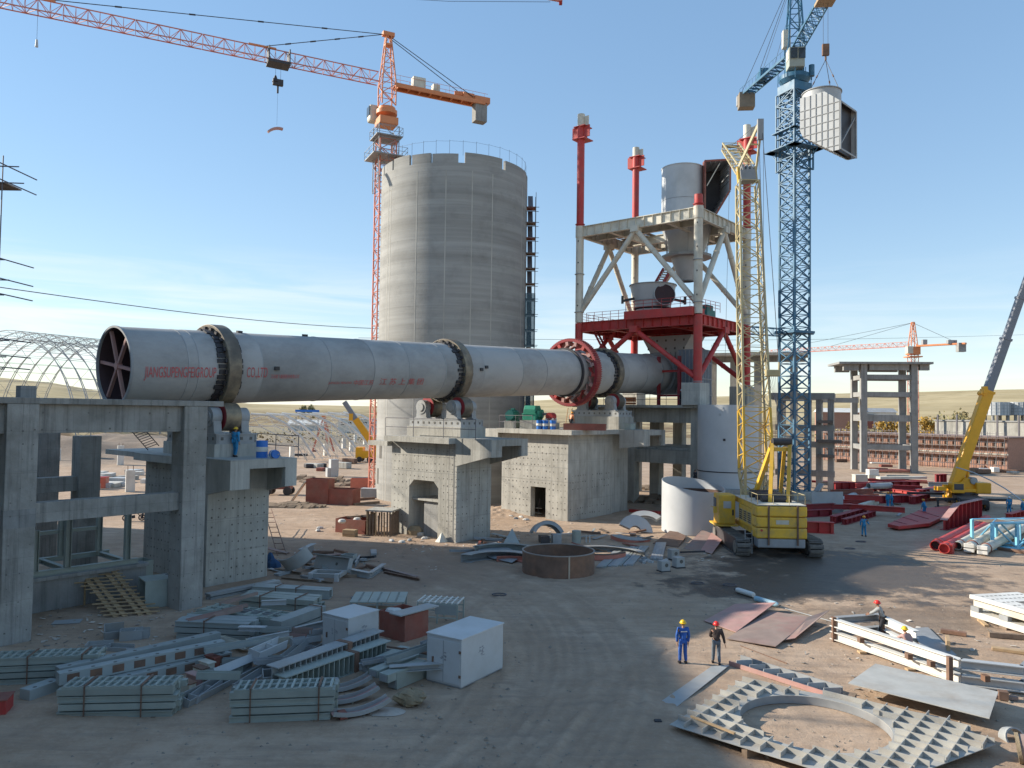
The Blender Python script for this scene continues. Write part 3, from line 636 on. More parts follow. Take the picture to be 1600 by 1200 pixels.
MB().tube((.75, 0, .55), (1.1, 0, .55), .1, n=8).build('shaft', MGREY, mo, True)
mp_ = V(mo.location); MB().bb(-.8, .8, -.6, .6, 0, .75).build('plinth', CONC, P3, loc=local(V((mp_.x, mp_.y, dz)), P3), rz=R(18))
cp = thing('pinion_coupling', 'red cylindrical coupling between gearbox and girth gear', 'coupling', DP(861, 76.2, dz+.9), KRZ+R(18))
MB().tube((-.6, 0, .35), (.6, 0, .35), .38, n=18).build('drum', RED, cp, True); MB().tube((.6, 0, .35), (1.3, 0, .35), .16, n=10).build('shaft', MGREY, cp, True)
for x in (-.45, .5): MB().box((x, 0, -.05), (.3, .8, .45)).build('bearing_block', WHITE, cp)
MB().bb(-.8, 1.2, -.5, .5, -.9, -.28).build('support', CONC, cp)
# drums
def drum(p, label, r_=.29, h=.88, lying=False, group='blue oil drums'):
    o = thing('oil_drum', label, 'drum', p, random.random(), group)
    if lying: o.rotation_euler = (R(90), 0, .6)
    pr = [(0.001, 0), (r_, 0), (r_, h*.32), (r_+.012, h*.335), (r_, h*.35), (r_, h*.65), (r_+.012, h*.665), (r_, h*.68), (r_, h), (r_-.015, h), (r_-.015, h-.02), (.001, h-.02)]
    MB().ring(pr, 20).build('drum_body', BLUE, o, True)
    MB().shell(r_+.016, h*.36, h*.64, .012, 20).build('white_band', WHITE, o, True)
    MB().tube((r_*.6, 0, h-.02), (r_*.6, 0, h+.01), .04, n=8).build('bung', MGREY, o)
    return o
drum(G(409, 715, TOP1), 'blue drum with white band on the deck of the shaded left pier', .33, 1.0)
drum(G(421, 716, TOP1)+V((.1, .3, .24)), 'small plain blue drum lying beside the tall one on the left pier', .24, .6, True)
drum(G(742, 682, TOP2), 'single blue drum with white band on the middle pier deck')
for i, px in enumerate((843, 852, 864)): drum(DP(px, 74.9-.25*i, TOP3), ['leftmost', 'middle', 'rightmost'][i]+' of three blue drums in front of the gearbox')
# red steel tray on the third deck and small bits
tr = thing('steel_trough', 'long oxide red steel trough on the edge of the third pier deck', 'trough', DP(914, 73.3, TOP3), KRZ+R(-62))
mb = MB().bb(-2.0, 2.0, -.5, .5, 0, .05); mb.bb(-2.0, 2.0, -.5, -.44, .05, .62); mb.bb(-2.0, 2.0, .44, .5, .05, .62); mb.bb(-2.0, -1.94, -.44, .44, .05, .62); mb.bb(1.94, 2.0, -.44, .44, .05, .62); mb.build('tray', REDBR, tr)
st_ = thing('step_ladder', 'short pale wooden step ladder beside the girth gear', 'ladder', DP(886, 74.8, TOP3), KRZ)
for y in (-.25, .25): MB().bar((0, y, 0), (.5, y, 2.1), .06, .09).build('rail', WOOD, st_)
for k in range(6): MB().box((.06+.08*k, 0, .3+.33*k), (.14, .48, .04)).build('tread', WOOD, st_)
gc = thing('tool_crate', 'small grey green crate on the third pier wing', 'crate', DP(984, 78.5, TOP3), KRZ)
MB().bb(-.5, .5, -.4, .4, 0, .65).build('case', MINT, gc, bevel=.02); MB().bb(-.52, .52, -.42, .42, .66, .72).build('lid', MGREY, gc)
# scaffold rails round the decks
def railing(name, label, pts, h=1.1, sp=1.8, r_=.028, m=POLE, mid=True, cat='railing'):
    o = thing(name, label, cat, pts[0]); p0 = V(pts[0]); top = []
    for a, b_ in zip(pts, pts[1:]):
        a, b_ = V(a)-p0, V(b_)-p0; n = max(1, round((b_-a).length/sp))
        for k in range(n+1 if b_ == V(pts[-1])-p0 else n):
            q = a.lerp(b_, k/n); MB().tube(q, q+V((0, 0, h)), r_, n=5).build('post', m, o)
        for z in (h, h*.5) if mid else (h,): MB().tube(a+V((0, 0, z)), b_+V((0, 0, z)), r_, n=5).build('rail', m, o)
    return o
def D(root, x, y, z): return V(root.location)+kd*x-nd*y+V((0, 0, z))
railing('scaffold_railing', 'thin scaffold pole railing on the far left edge of the drum pier deck', [D(P1, 2.3, -5.9, TOP1), D(P1, 2.3, 3.5, TOP1)], 1.3, 2.4)
railing('scaffold_railing', 'thin pole railing along the near edge of the middle pier deck', [D(P2, -2.9, 4.2, TOP2), D(P2, -2.9, -6.0, TOP2)], 1.5, 3.2)
railing('scaffold_railing', 'thin pole railing in front of the motor on the third pier deck', [D(P3, -4.6, 5.2, TOP3), D(P3, -4.6, 1.0, TOP3)], 1.3, 2.2)
def ladder(p, q, w, label, m=MGREY, n=None, ax=None, r_=.03, name='ladder'):
    o = thing(name, label, 'ladder', p); q = V(q)-V(p); L = q.length; ax = ax or kd; a = ax.normalized()*w/2
    for s_ in (-1, 1): MB().tube(a*s_, q+a*s_, r_, n=6).build('rail', m, o)
    n = n or int(L/.35); rung = MB().tube(-a, a, r_*.8, n=5).build('rung', m, o, loc=q*(1/(n+1)))
    for k in range(2, n+1): inst(rung, o, q*(k/(n+1)))
    return o
ladder(G(441, 868), G(418, 795, 1.6), .62, 'rusty ladder leaning on the shaded left pier', RUST, 8, ax=V((1, .2, 0)), r_=.035)
ladder(D(P2, -2.25, -2.9, 0), D(P2, -2.25, -2.9, TOP2-.4), .5, 'thin vertical ladder up the middle pier', POLE, 18, ax=-nd, r_=.014)
ladder(P(240, 700, 50), P(212, 668, 50), .7, 'dark steel ladder rising left of the first pier deck', DARKST, 9, ax=V((.7, .2, .3)))
# ------------------------------------------------------------------ concrete frame on the left that the kiln mouth reaches into
SL = 10.62
fr = thing('concrete_structure', 'two storey raw concrete frame at the left edge, slab level with the kiln mouth', 'concrete frame', K(1.0, 6.7, 0), KRZ)
def FL(s, n, z): return V((s-1.0, -(n-6.7), z))       # frame local
SZ = 1.25
def column(s, n, z1, w=SZ):
    p = FL(s, n, 0); c = MB().bb(p.x-w/2, p.x+w/2, p.y-w/2, p.y+w/2, -.3, z1).build('column', CONC_SHADED, fr, bevel=.03); return c
rowsN = (6.7, -6.0, -12.5); colsS = (1.0, -6.9, -14.8)
for s_ in colsS:
    for n_ in rowsN: column(s_, n_, SL-.28 if n_ > 0 else SL-2.2)
for n_ in rowsN:
    zb1 = SL-.28 if n_ > 0 else SL-3.2
    for a, b_ in ((1.0, -6.9), (-6.9, -14.8), (-14.8, -22)):
        p, q = FL(b_+SZ/2, n_, 0), FL(a-SZ/2, n_, 0)
        if n_ > 0: MB().bb(p.x, q.x, p.y-.34, p.y+.34, zb1-1.30, zb1).build('roof_beam', CONC_SHADED, fr, bevel=.015)
        MB().bb(p.x, q.x, p.y-.32, p.y+.32, 5.05, 5.95).build('floor_beam', CONC_SHADED, fr, bevel=.015)
for s_ in (-6.9, -14.8):                        # cross beams
    p = FL(s_, 6.7-SZ/2, 0); q = FL(s_, -6.0+SZ/2, 0); MB().bb(p.x-.3, p.x+.3, p.y, q.y, 4.9, 5.9).build('cross_beam', CONCD, fr)
p, q = FL(-24, 7.35, 0), FL(2.5, 3.0, 0); MB().bb(p.x, q.x, p.y, q.y, SL-.277, SL).build('roof_slab', CONC_SHADED, fr, bevel=.02)
c = FL(-6.2, 5.4, 0); MB().bb(c.x-.32, c.x+.32, c.y-.32, c.y+.32, SL+.002, SL+.55).build('column_stub', CONCD, fr)
for s_, n_ in ((1.0, 6.7), (-6.9, 6.7)):
    c = FL(s_, n_, 0); j = MB(); w = SZ/2+.006; j.bb(c.x-w, c.x+w, c.y-w, c.y+w, 4.95, 5.75)
    if s_ < 0: j.build('joint_collar', CONCD, fr)
    [MB().bb(c.x-w, c.x+w, c.y-w, c.y+w, z, z+.02).build('pour_joint', CONCD, fr) for z in (3.0, 7.4)]
    y0 = c.y-SZ/2
    tieholes(c.x-.4, c.x+.45, .5, 9.2, .42, .62, lambda u, z: (V((u, y0-.003, z)), V((1, 0, 0)), V((0, 1, 0))), seed=int(20+s_), size=.026, miss=.5).build('tie_holes', HOLE, fr, kind='stuff')
    x0 = c.x-SZ/2
    tieholes(c.y-.4, c.y+.45, .5, 9.2, .42, .62, lambda u, z: (V((x0-.003, u, z)), V((0, 1, 0)), V((1, 0, 0))), seed=int(40+s_), size=.026, miss=.5).build('tie_holes', HOLE, fr, kind='stuff')
yb = FL(0, 6.7, 0).y-.34
tieholes(-7.0, -.9, SL-1.4, SL-.5, .95, .75, lambda u, z: (V((u, yb-.003, z)), V((1, 0, 0)), V((0, 1, 0))), seed=31, size=.034, miss=.25).build('tie_holes', HOLE, fr, kind='stuff')
# pit wall under the frame with a pale green cooler frame standing on it
pw = thing('pit_wall', 'low concrete pit wall under the left frame', 'concrete wall', K(-9.5, 2.2, 0), KRZ)
MB().bb(0, 10.4, -.35, .35, -.2, 1.55).build('wall_body', CONCD, pw); MB().bb(-.1, 10.5, -.5, .45, 1.552, 1.72).build('coping', CONCD, pw)
cf = thing('cooler_stand', 'mint green steel cooler frame of open posts on the pit wall under the slab', 'steel frame', K(-7.6, 2.2, 1.72), KRZ)
for x, y, h in ((1.1, 0, 2.9), (3.1, 0, 2.3), (4.6, 0, 2.9), (7.6, 0, 3.0), (1.1, 3.6, 2.9), (3.1, 3.6, 2.9), (5.6, 3.6, 2.9), (7.6, 3.6, 3.0)):
    MB().ibeam((x, y, .26), (x, y, h), .28, .28, .03, up=(1, 0, 0)).build('post', MINT, cf)
for y in (0, 3.6): MB().ibeam((.2, y, .13), (8.2, y, .13), .3, .26).build('sill_beam', MINT, cf)
for x in (1.1, 4.6, 7.6): MB().ibeam((x, .15, .13), (x, 3.45, .13), .24, .24).build('cross_sill', MINT, cf)
MB().ibeam((1.1, 0, 2.75), (3.1, 0, 2.2), .22, .22).build('rail', MINT, cf); MB().ibeam((7.6, .1, 2.9), (7.6, 3.5, 2.9), .2, .2).build('rail', MINT, cf); MB().ibeam((3.2, 3.6, 1.6), (7.5, 3.6, 1.6), .2, .2).build('rail', MINT, cf)
# timber ramp
rp_ = thing('timber_ramp', 'rough plank ramp with cross slats leaning on the pit wall', 'ramp', G(208, 962), 0)
a_, b_ = V((0, 0, 0)), G(150, 890, 1.6)-G(208, 962); ax_ = V((.93, .36, 0)).normalized()
for off in (-.75, -.35, .35, .75): MB().bar(a_+ax_*off, b_+ax_*off, .24, .05).build('plank', WOOD, rp_)
rr = random.Random(5)
for k in range(13):
    c = a_.lerp(b_, (k+.4)/13.2)+V((0, 0, .055)); sh = rr.uniform(-.25, .15); L_ = rr.uniform(.95, 1.35); MB().bar(c+ax_*(-L_+sh), c+ax_*(L_+sh*.4), .12, .045).build('slat', WOOD, rp_)
for off in (-.9, .8): MB().bar(b_*.75+ax_*off, V((b_.x*.75, b_.y*.75, 0))+ax_*off, .07, .07).build('prop', WOOD, rp_)
# duct box pieces beside the ramp
bx = thing('duct_box', 'open ended mint steel duct box with dark red inside by the pit wall', 'steel box', G(240, 945), KRZ+R(-12))
for b5 in ((-.6, .6, -.75, .75, 0, .05), (-.6, .6, -.75, .75, 1.35, 1.4), (-.6, .6, -.75, -.7, .051, 1.349), (-.6, .6, .7, .75, .051, 1.349)): MB().bb(*b5).build('side_plate', MINT, bx)
MB().bb(.5, .55, -.69, .69, .06, 1.34).build('back_plate', REDD, bx)
bx2 = thing('steel_bin', 'small mint steel bin beside the first pier', 'steel box', G(215, 905, .4), KRZ); 
for b5 in ((-.6, .6, -.6, -.56, 0, 1.1), (-.6, .6, .56, .6, 0, 1.1), (-.6, -.56, -.56, .56, 0, 1.1), (.56, .6, -.56, .56, 0, 1.1), (-.56, .56, -.56, .56, 0, .05)): MB().bb(*b5).build('side_plate', MINT, bx2)
MB().bb(-.7, .7, -.7, .7, -.42, -.02).build('base_block', CONCD, bx2)
bx3 = thing('access_box', 'pale steel box with two holes in its lid beside the second column', 'steel box', G(264, 935), KRZ)
MB().bb(-.6, .7, -.5, .6, 0, 1.25).build('case', PLATE, bx3, bevel=.02)
for y in (-.2, .28): MB().tube((.05, y, 1.252), (.05, y, 1.262), .15, n=12).build('hole', HOLE, bx3)
MB().bb(-2.5, 5, -1.2, 1.4, -.1, .42).build('x', CONCD, None)
bpy.data.objects.remove(bpy.data.objects['x'])

# the tall frame beyond the left edge whose shadow lies on the foreground, with its scaffold showing at the edge
tb = thing('mill_building', 'tall raw concrete mill building standing beyond the left edge of the yard', 'building', (-60, 20, 0), 0)
MB().bb(-18, 0, 0, 43, 0, 31.5).build('wall', CONC, tb); MB().bb(-18.3, .3, -.3, 43, 31.5, 32.0).build('roof_slab', CONC, tb); MB().bb(-16, 0, 43.01, 51.5, 0, 39).build('head_house', CONC, tb)
nb_ = thing('camera_building', 'unseen raw concrete building from whose roof the yard is seen, added to block low sky light', 'building', (-26, -16, 0), 0); MB().bb(0, 42, 0, 14, 0, 8.2).build('wall', CONC, nb_); MB().bb(-.3, 42.3, -.3, 14.3, 8.2, 8.6).build('roof_slab', CONC, nb_)  # unseen building under the camera, put in to block low sky light
sb_ = thing('side_sky_blocker', 'unseen block added beyond the left edge of the yard to cut sky light', 'building', (-42, -8, 0), 0); MB().bb(0, 17, 0, 34, 0, 18).build('wall', CONC, sb_); MB().bb(-.2, 17.2, -.2, 34.2, 18, 18.4).build('roof_slab', CONC, sb_)  # unseen block, added to darken the left foreground by hiding sky
scf = thing('edge_scaffold', 'tall pole scaffold with projecting ends at the left picture edge', 'scaffold', V((P(3, 300, 34).x, 34, 0)), 0)
sx = V(scf.location); top = P(3, 243, sx.y).z
for dx, dy, h in ((0, 0, top), (-1.5, .3, top-2), (-1.6, 2, top)): MB().tube((dx, dy, 0), (dx, dy, h), .028, n=5).build('standard', POLE, scf)
for py, L_ in ((258, .75), (283, 1.0), (405, .3), (436, .5), (460, .3), (530, .6), (556, .5), (575, .45)):
    z = P(3, py, sx.y).z; MB().tube((-2.2, .05, z), (L_, -.05, z-.10*L_), .03, n=5).build('ledger', POLE, scf)
    MB().tube((-.03, -.4, z+.06), (.03, 2.4, z+.06), .03, n=5).build('transom', POLE, scf)
MB().bb(-1.6, .1, 0, 1.2, P(3, 286, sx.y).z, P(3, 286, sx.y).z+.06).build('board', WOODD, scf)

# ------------------------------------------------------------------ silo
SC = V((-7.3, 93, 0)); SR = 8.85; ST = 39.0
silo = thing('concrete_silo', 'huge round grey concrete silo with a notched rim behind the kiln', 'silo', SC)
MB().shell(SR, -.5, ST-1.2, .35, 96).build('silo_wall', SILO, silo, True)
na = [R(a) for a in (221, 240, 257, 279, 313, 350, 20, 48, 76, 104, 132, 160, 186, 204)]; gapw = [.016, .022, .010, .042, .028, .02, .02, .02]+[.02]*8
for i, a in enumerate(na):
    b_ = na[(i+1) % len(na)]; b_ = b_+2*math.pi if b_ < a else b_
    MB().shell(SR-.002, ST-1.201, ST-.10*(i % 3), .35, max(4, int((b_-a)*16)), None, a0=a+gapw[i % 8], a1=b_-gapw[(i+1) % 8]).build('rim_panel', SILO, silo, True)
for k in range(36):
    a = 2*math.pi*k/36; c = V((math.cos(a)*(SR-.2), math.sin(a)*(SR-.2), ST-.3)); MB().tube(c, c+V((0, 0, 1.7)), .022, n=4).build('rail_post', POLE, silo)
for k in range(36):
    a, b_ = 2*math.pi*k/36, 2*math.pi*(k+1)/36; MB().tube((math.cos(a)*(SR-.2), math.sin(a)*(SR-.2), ST+1.3), (math.cos(b_)*(SR-.2), math.sin(b_)*(SR-.2), ST+1.25), .012, n=4).build('safety_line', ROPE, silo)
dl = MB()
for z in np.arange(.6, ST-1.6, 1.25):
    dl.shell(SR+.006, z, z+.02, .03, 96)
dl.build('lift_joint', SILO, silo, True)
vj = MB()
for k in range(9):
    a = R((188, 199, 215, 219, 246, 268, 287, 303, 338)[k]); c = V((math.cos(a)*(SR+.004), math.sin(a)*(SR+.004), 0)); vj.frame(c+V((0, 0, ST/2-1)), V((-math.sin(a), math.cos(a), 0))*.06, V((math.cos(a), math.sin(a), 0))*.005, V((0, 0, ST/2-1)))
vj.build('jacking_rod_streak', mat('streak_pale', (.40, .385, .345), .9, var=.3, scale=.6, dirt=(.30, .285, .25), damt=.9, dscale=.3), silo)
for k, (px, py) in enumerate(((590, 732), (597, 690))):
    a = R(203+6*k); c = V((math.cos(a)*SR, math.sin(a)*SR, 2.6+3*k)); MB().frame(c, V((-math.sin(a), math.cos(a), 0))*.35, V((math.cos(a), math.sin(a), 0))*.02, V((0, 0, .9))).build('wall_opening', HOLE, silo)
# stair tower on its right flank
stt = thing('stair_scaffold', 'narrow pole scaffold stair with bluish netting on the right flank of the silo', 'scaffold', SC+V((SR*math.cos(R(-3))-.25, SR*math.sin(R(-3)), 0)))
HST = 35.5
for x in (0, 1.3):
    for y in (-1.0, 1.0): MB().tube((x, y, 0), (x, y, HST+1.2*(x > 1)), .045, n=4).build('standard', POLE, stt)
for k in range(19):
    z = 1.6+k*1.85; lv = MB()
    for y in (-1.0, 1.0): lv.tube((-.2, y, z), (1.7, y, z), .04, n=4)
    for x in (0, 1.3): lv.tube((x, -1.3, z), (x, 1.3, z), .04, n=4); lv.tube((x, -1, z-1.85), (x, 1, z), .03, n=4)
    lv.build('lift_frame', POLE, stt)
    MB().bb(0, 1.3, -.9, .9, z+.05, z+.10).build('deck_board', REDBR if k in (16, 18) else WOODD, stt)
    MB().bar((.65, -.9, z+.1), (.65, .9, z+1.85), .6, .05).build('stair_flight', POLE, stt)
for z0, z1 in ((.5, 9.2), (9.4, 17.8), (18, 24.5)):
    MB().bb(-.1, 1.36, -1.07, -1.05, z0, z1).build('net_panel', NET, stt); MB().bb(1.35, 1.37, -1.0, 1.0, z0, z1-.3).build('net_panel', NET, stt)
# ------------------------------------------------------------------ tower cranes
def mast(root, z0, z1, w, m, seg, rc=.09, rb=.045, rz=0.0, x=False):
    mb = MB(); lattice(mb, (0, 0, 0), (0, 0, seg-.04), w, w, max(2, round(seg/(w*.8))), rc, rb, up=(0, 1, 0), x=x)
    first = mb.build('mast_section', m, root, loc=(0, 0, z0), rz=rz); n = int((z1-z0)/seg+.5)
    for k in range(1, n): inst(first, root, (0, 0, z0+k*seg), rz)
    return z0+n*seg
def stay(root, p, q, r_, m, n=1):
    return MB().tube(p, q, r_, n=5).build('tie_bar', m, root)
# orange-topped crane behind the silo
OP = V((-16.6, 97.5, 0)); oz = ZP(608, 133, OP.y)
oc = thing('tower_crane', 'orange hammerhead tower crane rising behind the grey silo, jib reaching out to the left', 'tower crane', OP)
tp = P(0, 10, 79)-OP; jd = V((tp.x, tp.y, 0)).normalized(); cjd = -jd; jz = math.atan2(jd.y, jd.x)
zt = mast(oc, 0, oz-6.2, 2.1, ORRED, 2.8, rc=.12, rb=.06, rz=jz)
for zz, s_ in ((oz-9.6, 4.4), (oz-7.0, 3.4)):
    MB().box((0, 0, zz), (s_, s_, .12), jz).build('climbing_platform', MGREY, oc)
    for a in range(4):
        c, d_ = [V((-1, -1, 0)), V((1, -1, 0)), V((1, 1, 0)), V((-1, 1, 0))][a], [V((1, -1, 0)), V((1, 1, 0)), V((-1, 1, 0)), V((-1, -1, 0))][a]
        rot = M.Rotation(jz, 3, 'Z'); c = rot @ (c*s_/2)+V((0, 0, zz)); d_ = rot @ (d_*s_/2)+V((0, 0, zz)); rl = MB()
        for hh in (.55, 1.1): rl.tube(c+V((0, 0, hh)), d_+V((0, 0, hh)), .03, n=4)
        rl.tube(c, c+V((0, 0, 1.1)), .03, n=4); rl.tube((c+d_)/2, (c+d_)/2+V((0, 0, 1.1)), .03, n=4); rl.build('platform_rail', MGREY, oc)
lattice(MB(), (0, 0, oz-14), (0, 0, oz-5.6), 2.6, 2.6, 5, .07, .04, up=(0, 1, 0)).build('climbing_cage', MGREY, oc, rz=jz)
MB().ring([(.0, 0), (1.35, 0), (1.35, .5), (1.1, .55), (1.1, .9), (0, .9)], 20).build('slewing_ring', ORAN, oc, True, loc=(0, 0, oz-3.9)); MB().box((0, 0, oz-4.9), (2.4, 2.4, .9), jz).build('slew_base', ORAN, oc)
lattice(MB(), (0, 0, oz-2.8), (0, 0, oz), 1.8, 1.8, 2, .10, .06, up=(0, 1, 0)).build('slew_column', ORAN, oc, rz=jz)
lattice(MB(), (0, 0, oz), (0, 0, oz+6.6), 1.8, .55, 5, .10, .05, up=(0, 1, 0)).build('tower_head', ORAN, oc, rz=jz)
MB().box((0, 0, oz+6.6), (1.5, .8, .5), jz).box(V((0, 0, oz+5.2)), (.9, .9, .25), jz).build('head_sheave', ORAN, oc)
cb = jd*1.0+V((-jd.y, jd.x, 0))*-1.9+V((0, 0, oz-3.4)); cab = MB().box(cb, (1.8, 1.5, 2.2), jz).build('cab', CREAM, oc, bevel=.3)
MB().box(cb+jd*.92+V((0, 0, .25)), (.06, 1.2, 1.2), jz).build('window', GLASS, cab); MB().box(cb+V((jd.y, -jd.x, 0))*.77+V((0, 0, .3)), (1.2, .06, 1.1), jz).build('window', GLASS, cab)
JL = 56.0
for k in range(8):                                                # jib in sections
    a, b_ = 1.2+k*JL/8, 1.2+(k+1)*JL/8-.06; lattice(MB(), jd*a+V((0, 0, oz)), jd*b_+V((0, 0, oz)), 1.4, 1.4, 6, .075, .04, tri=True, h0=1.5, h1=1.5).build('jib_section', ORRED, oc)
cj = MB(); cj.bar(cjd*1+V((0, 0, oz))+V((-jd.y, jd.x, 0))*.7, cjd*13.5+V((0, 0, oz))+V((-jd.y, jd.x, 0))*.7, .25, .5); cj.bar(cjd*1+V((0, 0, oz))-V((-jd.y, jd.x, 0))*.7, cjd*13.5+V((0, 0, oz))-V((-jd.y, jd.x, 0))*.7, .25, .5)
for k in range(9): c = cjd*(1.4+1.5*k)+V((0, 0, oz)); n_ = V((-jd.y, jd.x, 0)); cj.bar(c-n_*.7, c+n_*.7, .15, .3)
cj.build('counter_jib', ORAN, oc); MB().box(cjd*7.2+V((0, 0, oz+.27)), (12.4, 1.3, .05), jz).build('walkway', REDBR, oc)
MB().box(cjd*4.2+V((0, 0, oz+1.0)), (1.7, 1.0, 1.5), jz).build('control_cabinet', CREAM, oc, bevel=.05); MB().box(cjd*6.6+V((0, 0, oz+.75)), (.9, .9, 1.1), jz).build('control_cabinet', CREAM, oc)
MB().tube(cjd*9.8+V((-.5, .3, oz+.8)), cjd*9.8+V((.9, .5, oz+.8)), .5, n=14).box(cjd*11.2+V((0, 0, oz+.6)), (1.6, 1.1, .8), jz).build('hoist_winch', ORAN, oc)
MB().box(cjd*13.0+V((0, 0, oz-1.3)), (1.7, 1.3, 2.5), jz).build('counterweight', CONCD, oc, bevel=.04); MB().box(cjd*13.1+V((0, 0, oz+.4)), (2.2, 1.6, .8), jz).build('counterweight_frame', ORAN, oc)
for sg in (-1, 1):
    n_ = V((-jd.y, jd.x, 0))*sg*.65; MB().tube(cjd*.8+n_*1.0+V((0, 0, oz+1.3)), cjd*13.9+n_+V((0, 0, oz+1.3)), .025, n=4).build('hand_rail', ORAN, oc)
    for k in range(8): c = cjd*(1.5+1.7*k)+n_; MB().tube(c+V((0, 0, oz+.2)), c+V((0, 0, oz+1.3)), .02, n=4).build('hand_rail', ORAN, oc)
    stay(oc, V((0, 0, oz+6.4))+n_*.3, cjd*11.8+n_+V((0, 0, oz+.5)), .05, DARKST)
for d_, th in ((15.5, .05), (38.5, .05)):
    p, q = V((0, 0, oz+6.5))+jd*.6, jd*d_+V((0, 0, oz+1.55)); stay(oc, p, q, th, DARKST)
    for k in range(1, 5): c = p.lerp(q, k/5); MB().bar(c-(q-p).normalized()*.35, c+(q-p).normalized()*.35, .14, .14).build('tie_link', DARKST, oc)
    MB().bar(q-jd*1.6+V((0, 0, .05)), q+jd*1.6, .22, .2).build('tie_lug', ORAN, oc)
c = jd*13.6+V((0, 0, oz-.25)); MB().box(c, (2.6, 2.0, .3), jz).box(c+jd*1.2+V((0, 0, .9)), (.12, 1.9, 1.7), jz).box(c-jd*1.2+V((0, 0, .9)), (.12, 1.9, 1.7), jz).build('trolley', DARKST, oc)
hk = c+V((0, 0, -2.2)); MB().box(hk, (1.2, .5, .7), jz).tube(hk-V((0, 0, .3)), hk-V((0, 0, 1.3)), .12, n=6).tube(hk+jd*.3, hk+jd*.3+V((0, 0, .8)), .4, .1, 8).build('hook_block', DARKST, oc)
for sg in (-.3, .3): MB().tube(hk+jd*sg, c+jd*sg, .02, n=4).build('hoist_rope', ROPE, oc)
ld = hk+V((0, 0, -5.6)); cu_ = MB()
for k in range(5):
    a = R(-28+14*k); b2 = R(-28+14*(k+1)); cu_.bar(ld+jd*(1.5*math.sin(a))-jd*.0+V((0, 0, 1.5*math.cos(a)-1.5-.35*math.sin(a))), ld+jd*(1.5*math.sin(b2))+V((0, 0, 1.5*math.cos(b2)-1.5-.35*math.sin(b2))), .5, .22)
lo = cu_.build('load_panel', PINK, None, loc=OP); lo.rotation_euler = (0, 0, 0); tag(lo, 'small pinkish curved plate hanging in the sky below the orange crane hook', 'crane load')
tag(MB().tube(OP+hk-V((0, 0, 1.2)), OP+ld+V((0, 0, .4)), .012, n=4).build('sling_rope', ROPE), 'thin rope between the orange crane hook and its hanging plate', 'rope')
wh = OP+jd*38.5+V((0, 0, oz-3.1)); whx = thing('rope_weight', 'tiny pale weight on a rope below the far part of the orange jib', 'weight', wh)
MB().tube((0, 0, -.6), (0, 0, .2), .16, .10, n=8).build('bob', LGREY, whx); MB().tube((0, 0, .2), (0, 0, 9.5), .015, n=4).build('rope', ROPE, whx)

# blue crane on the right
BP = P(1241, 770, 96); BP.z = 0; bz = ZP(1240, 84, 96)
bc = thing('tower_crane', 'blue tower crane on the right holding up a white vessel', 'tower crane', BP)
j1 = P(1290, 26, 83); jdb = V((j1.x-BP.x, j1.y-BP.y, 0)).normalized(); c1_ = P(1165, 170, 109); cdb = V((c1_.x-BP.x, c1_.y-BP.y, 0)).normalized(); jzb = math.atan2(jdb.y, jdb.x)
MRZ = R(24)
mast(bc, 0, bz-5.0, 2.5, BLUEC, 3.05, rc=.17, rb=.08, rz=MRZ, x=True)
MB().box((0, 0, .4), (4.2, 4.2, 1.1), MRZ).build('footing', CONC, bc)
def bplat(z, s_, tilt=0): return MB().box((0, 0, z), (s_, s_, .10), MRZ)
for z, s_ in ((ZP(1240, 236, 96), 5.2), (ZP(1240, 207, 96), 3.9)):
    rot = M.Rotation(MRZ, 3, 'Z')
    for a in range(4):
        sx, sy = [(1, 0), (0, 1), (-1, 0), (0, -1)][a]
        if s_ < 5 and a in (0, 1): continue
        cc = rot @ V((sx*(s_/2+1.3)/2, sy*(s_/2+1.3)/2, 0)); wd = s_/2-1.3
        MB().box(cc+V((0, 0, z)), (abs(sx)*wd+abs(sy)*s_, abs(sy)*wd+abs(sx)*s_, .10), MRZ).build('platform', BLUEC, bc)
        e0 = rot @ V((sx*1.3-sy*1.2, sy*1.3+sx*1.2, -1.6)); e1 = rot @ V((sx*s_/2-sy*1.2, sy*s_/2+sx*1.2, -.1)); MB().tube(e0+V((0, 0, z)), e1+V((0, 0, z)), .06, n=4).build('platform_strut', BLUEC, bc)
cage = lattice(MB(), (0, 0, ZP(1240, 268, 96)), (0, 0, bz-5.2), 3.1, 3.1, 7, .12, .075, up=(0, 1, 0), x=False).build('climbing_cage', BLUEC, bc, rz=MRZ)
for zz in (ZP(1240, 520, 96), ):
    tie = MB(); tie.box((0, 0, zz), (3.4, 3.4, .3), MRZ); tie.build('tie_collar', BLUEC, bc)
    lattice(MB(), (-1.5, 0, zz), (-7.2, -2.5, zz), .9, .9, 6, .06, .04).build('tie_strut', BLUEC, bc)
    for sx in (-1, 1): MB().bar((sx*1.6, sx*.3, zz), (sx*2.6, sx*.6, zz), .3, .3).build('collar_lug', BLUEC, bc)
MB().box((0, 0, bz-4.6), (2.9, 2.9, 1.0), MRZ).build('slew_base', BLUEC, bc); MB().ring([(0, 0), (1.5, 0), (1.9, .5), (1.9, 1.0), (0, 1.0)], 20).build('slewing_ring', BLUEC, bc, True, loc=(0, 0, bz-4.0))
for a in range(10):
    t_ = 2*math.pi*a/10; MB().tube((2.1*math.cos(t_), 2.1*math.sin(t_), bz-3.9), (2.1*math.cos(t_), 2.1*math.sin(t_), bz-2.6), .05, n=4).build('ring_post', BLUEC, bc)
MB().tube((1.7, -1.2, bz-3.4), (1.7, -1.2, bz-2.0), .35, n=10).build('slew_motor', BLUEC, bc, True)
MB().box((0, 0, bz-1.5), (1.9, 1.9, 3.2), jzb).build('slew_column', BLUEC, bc)
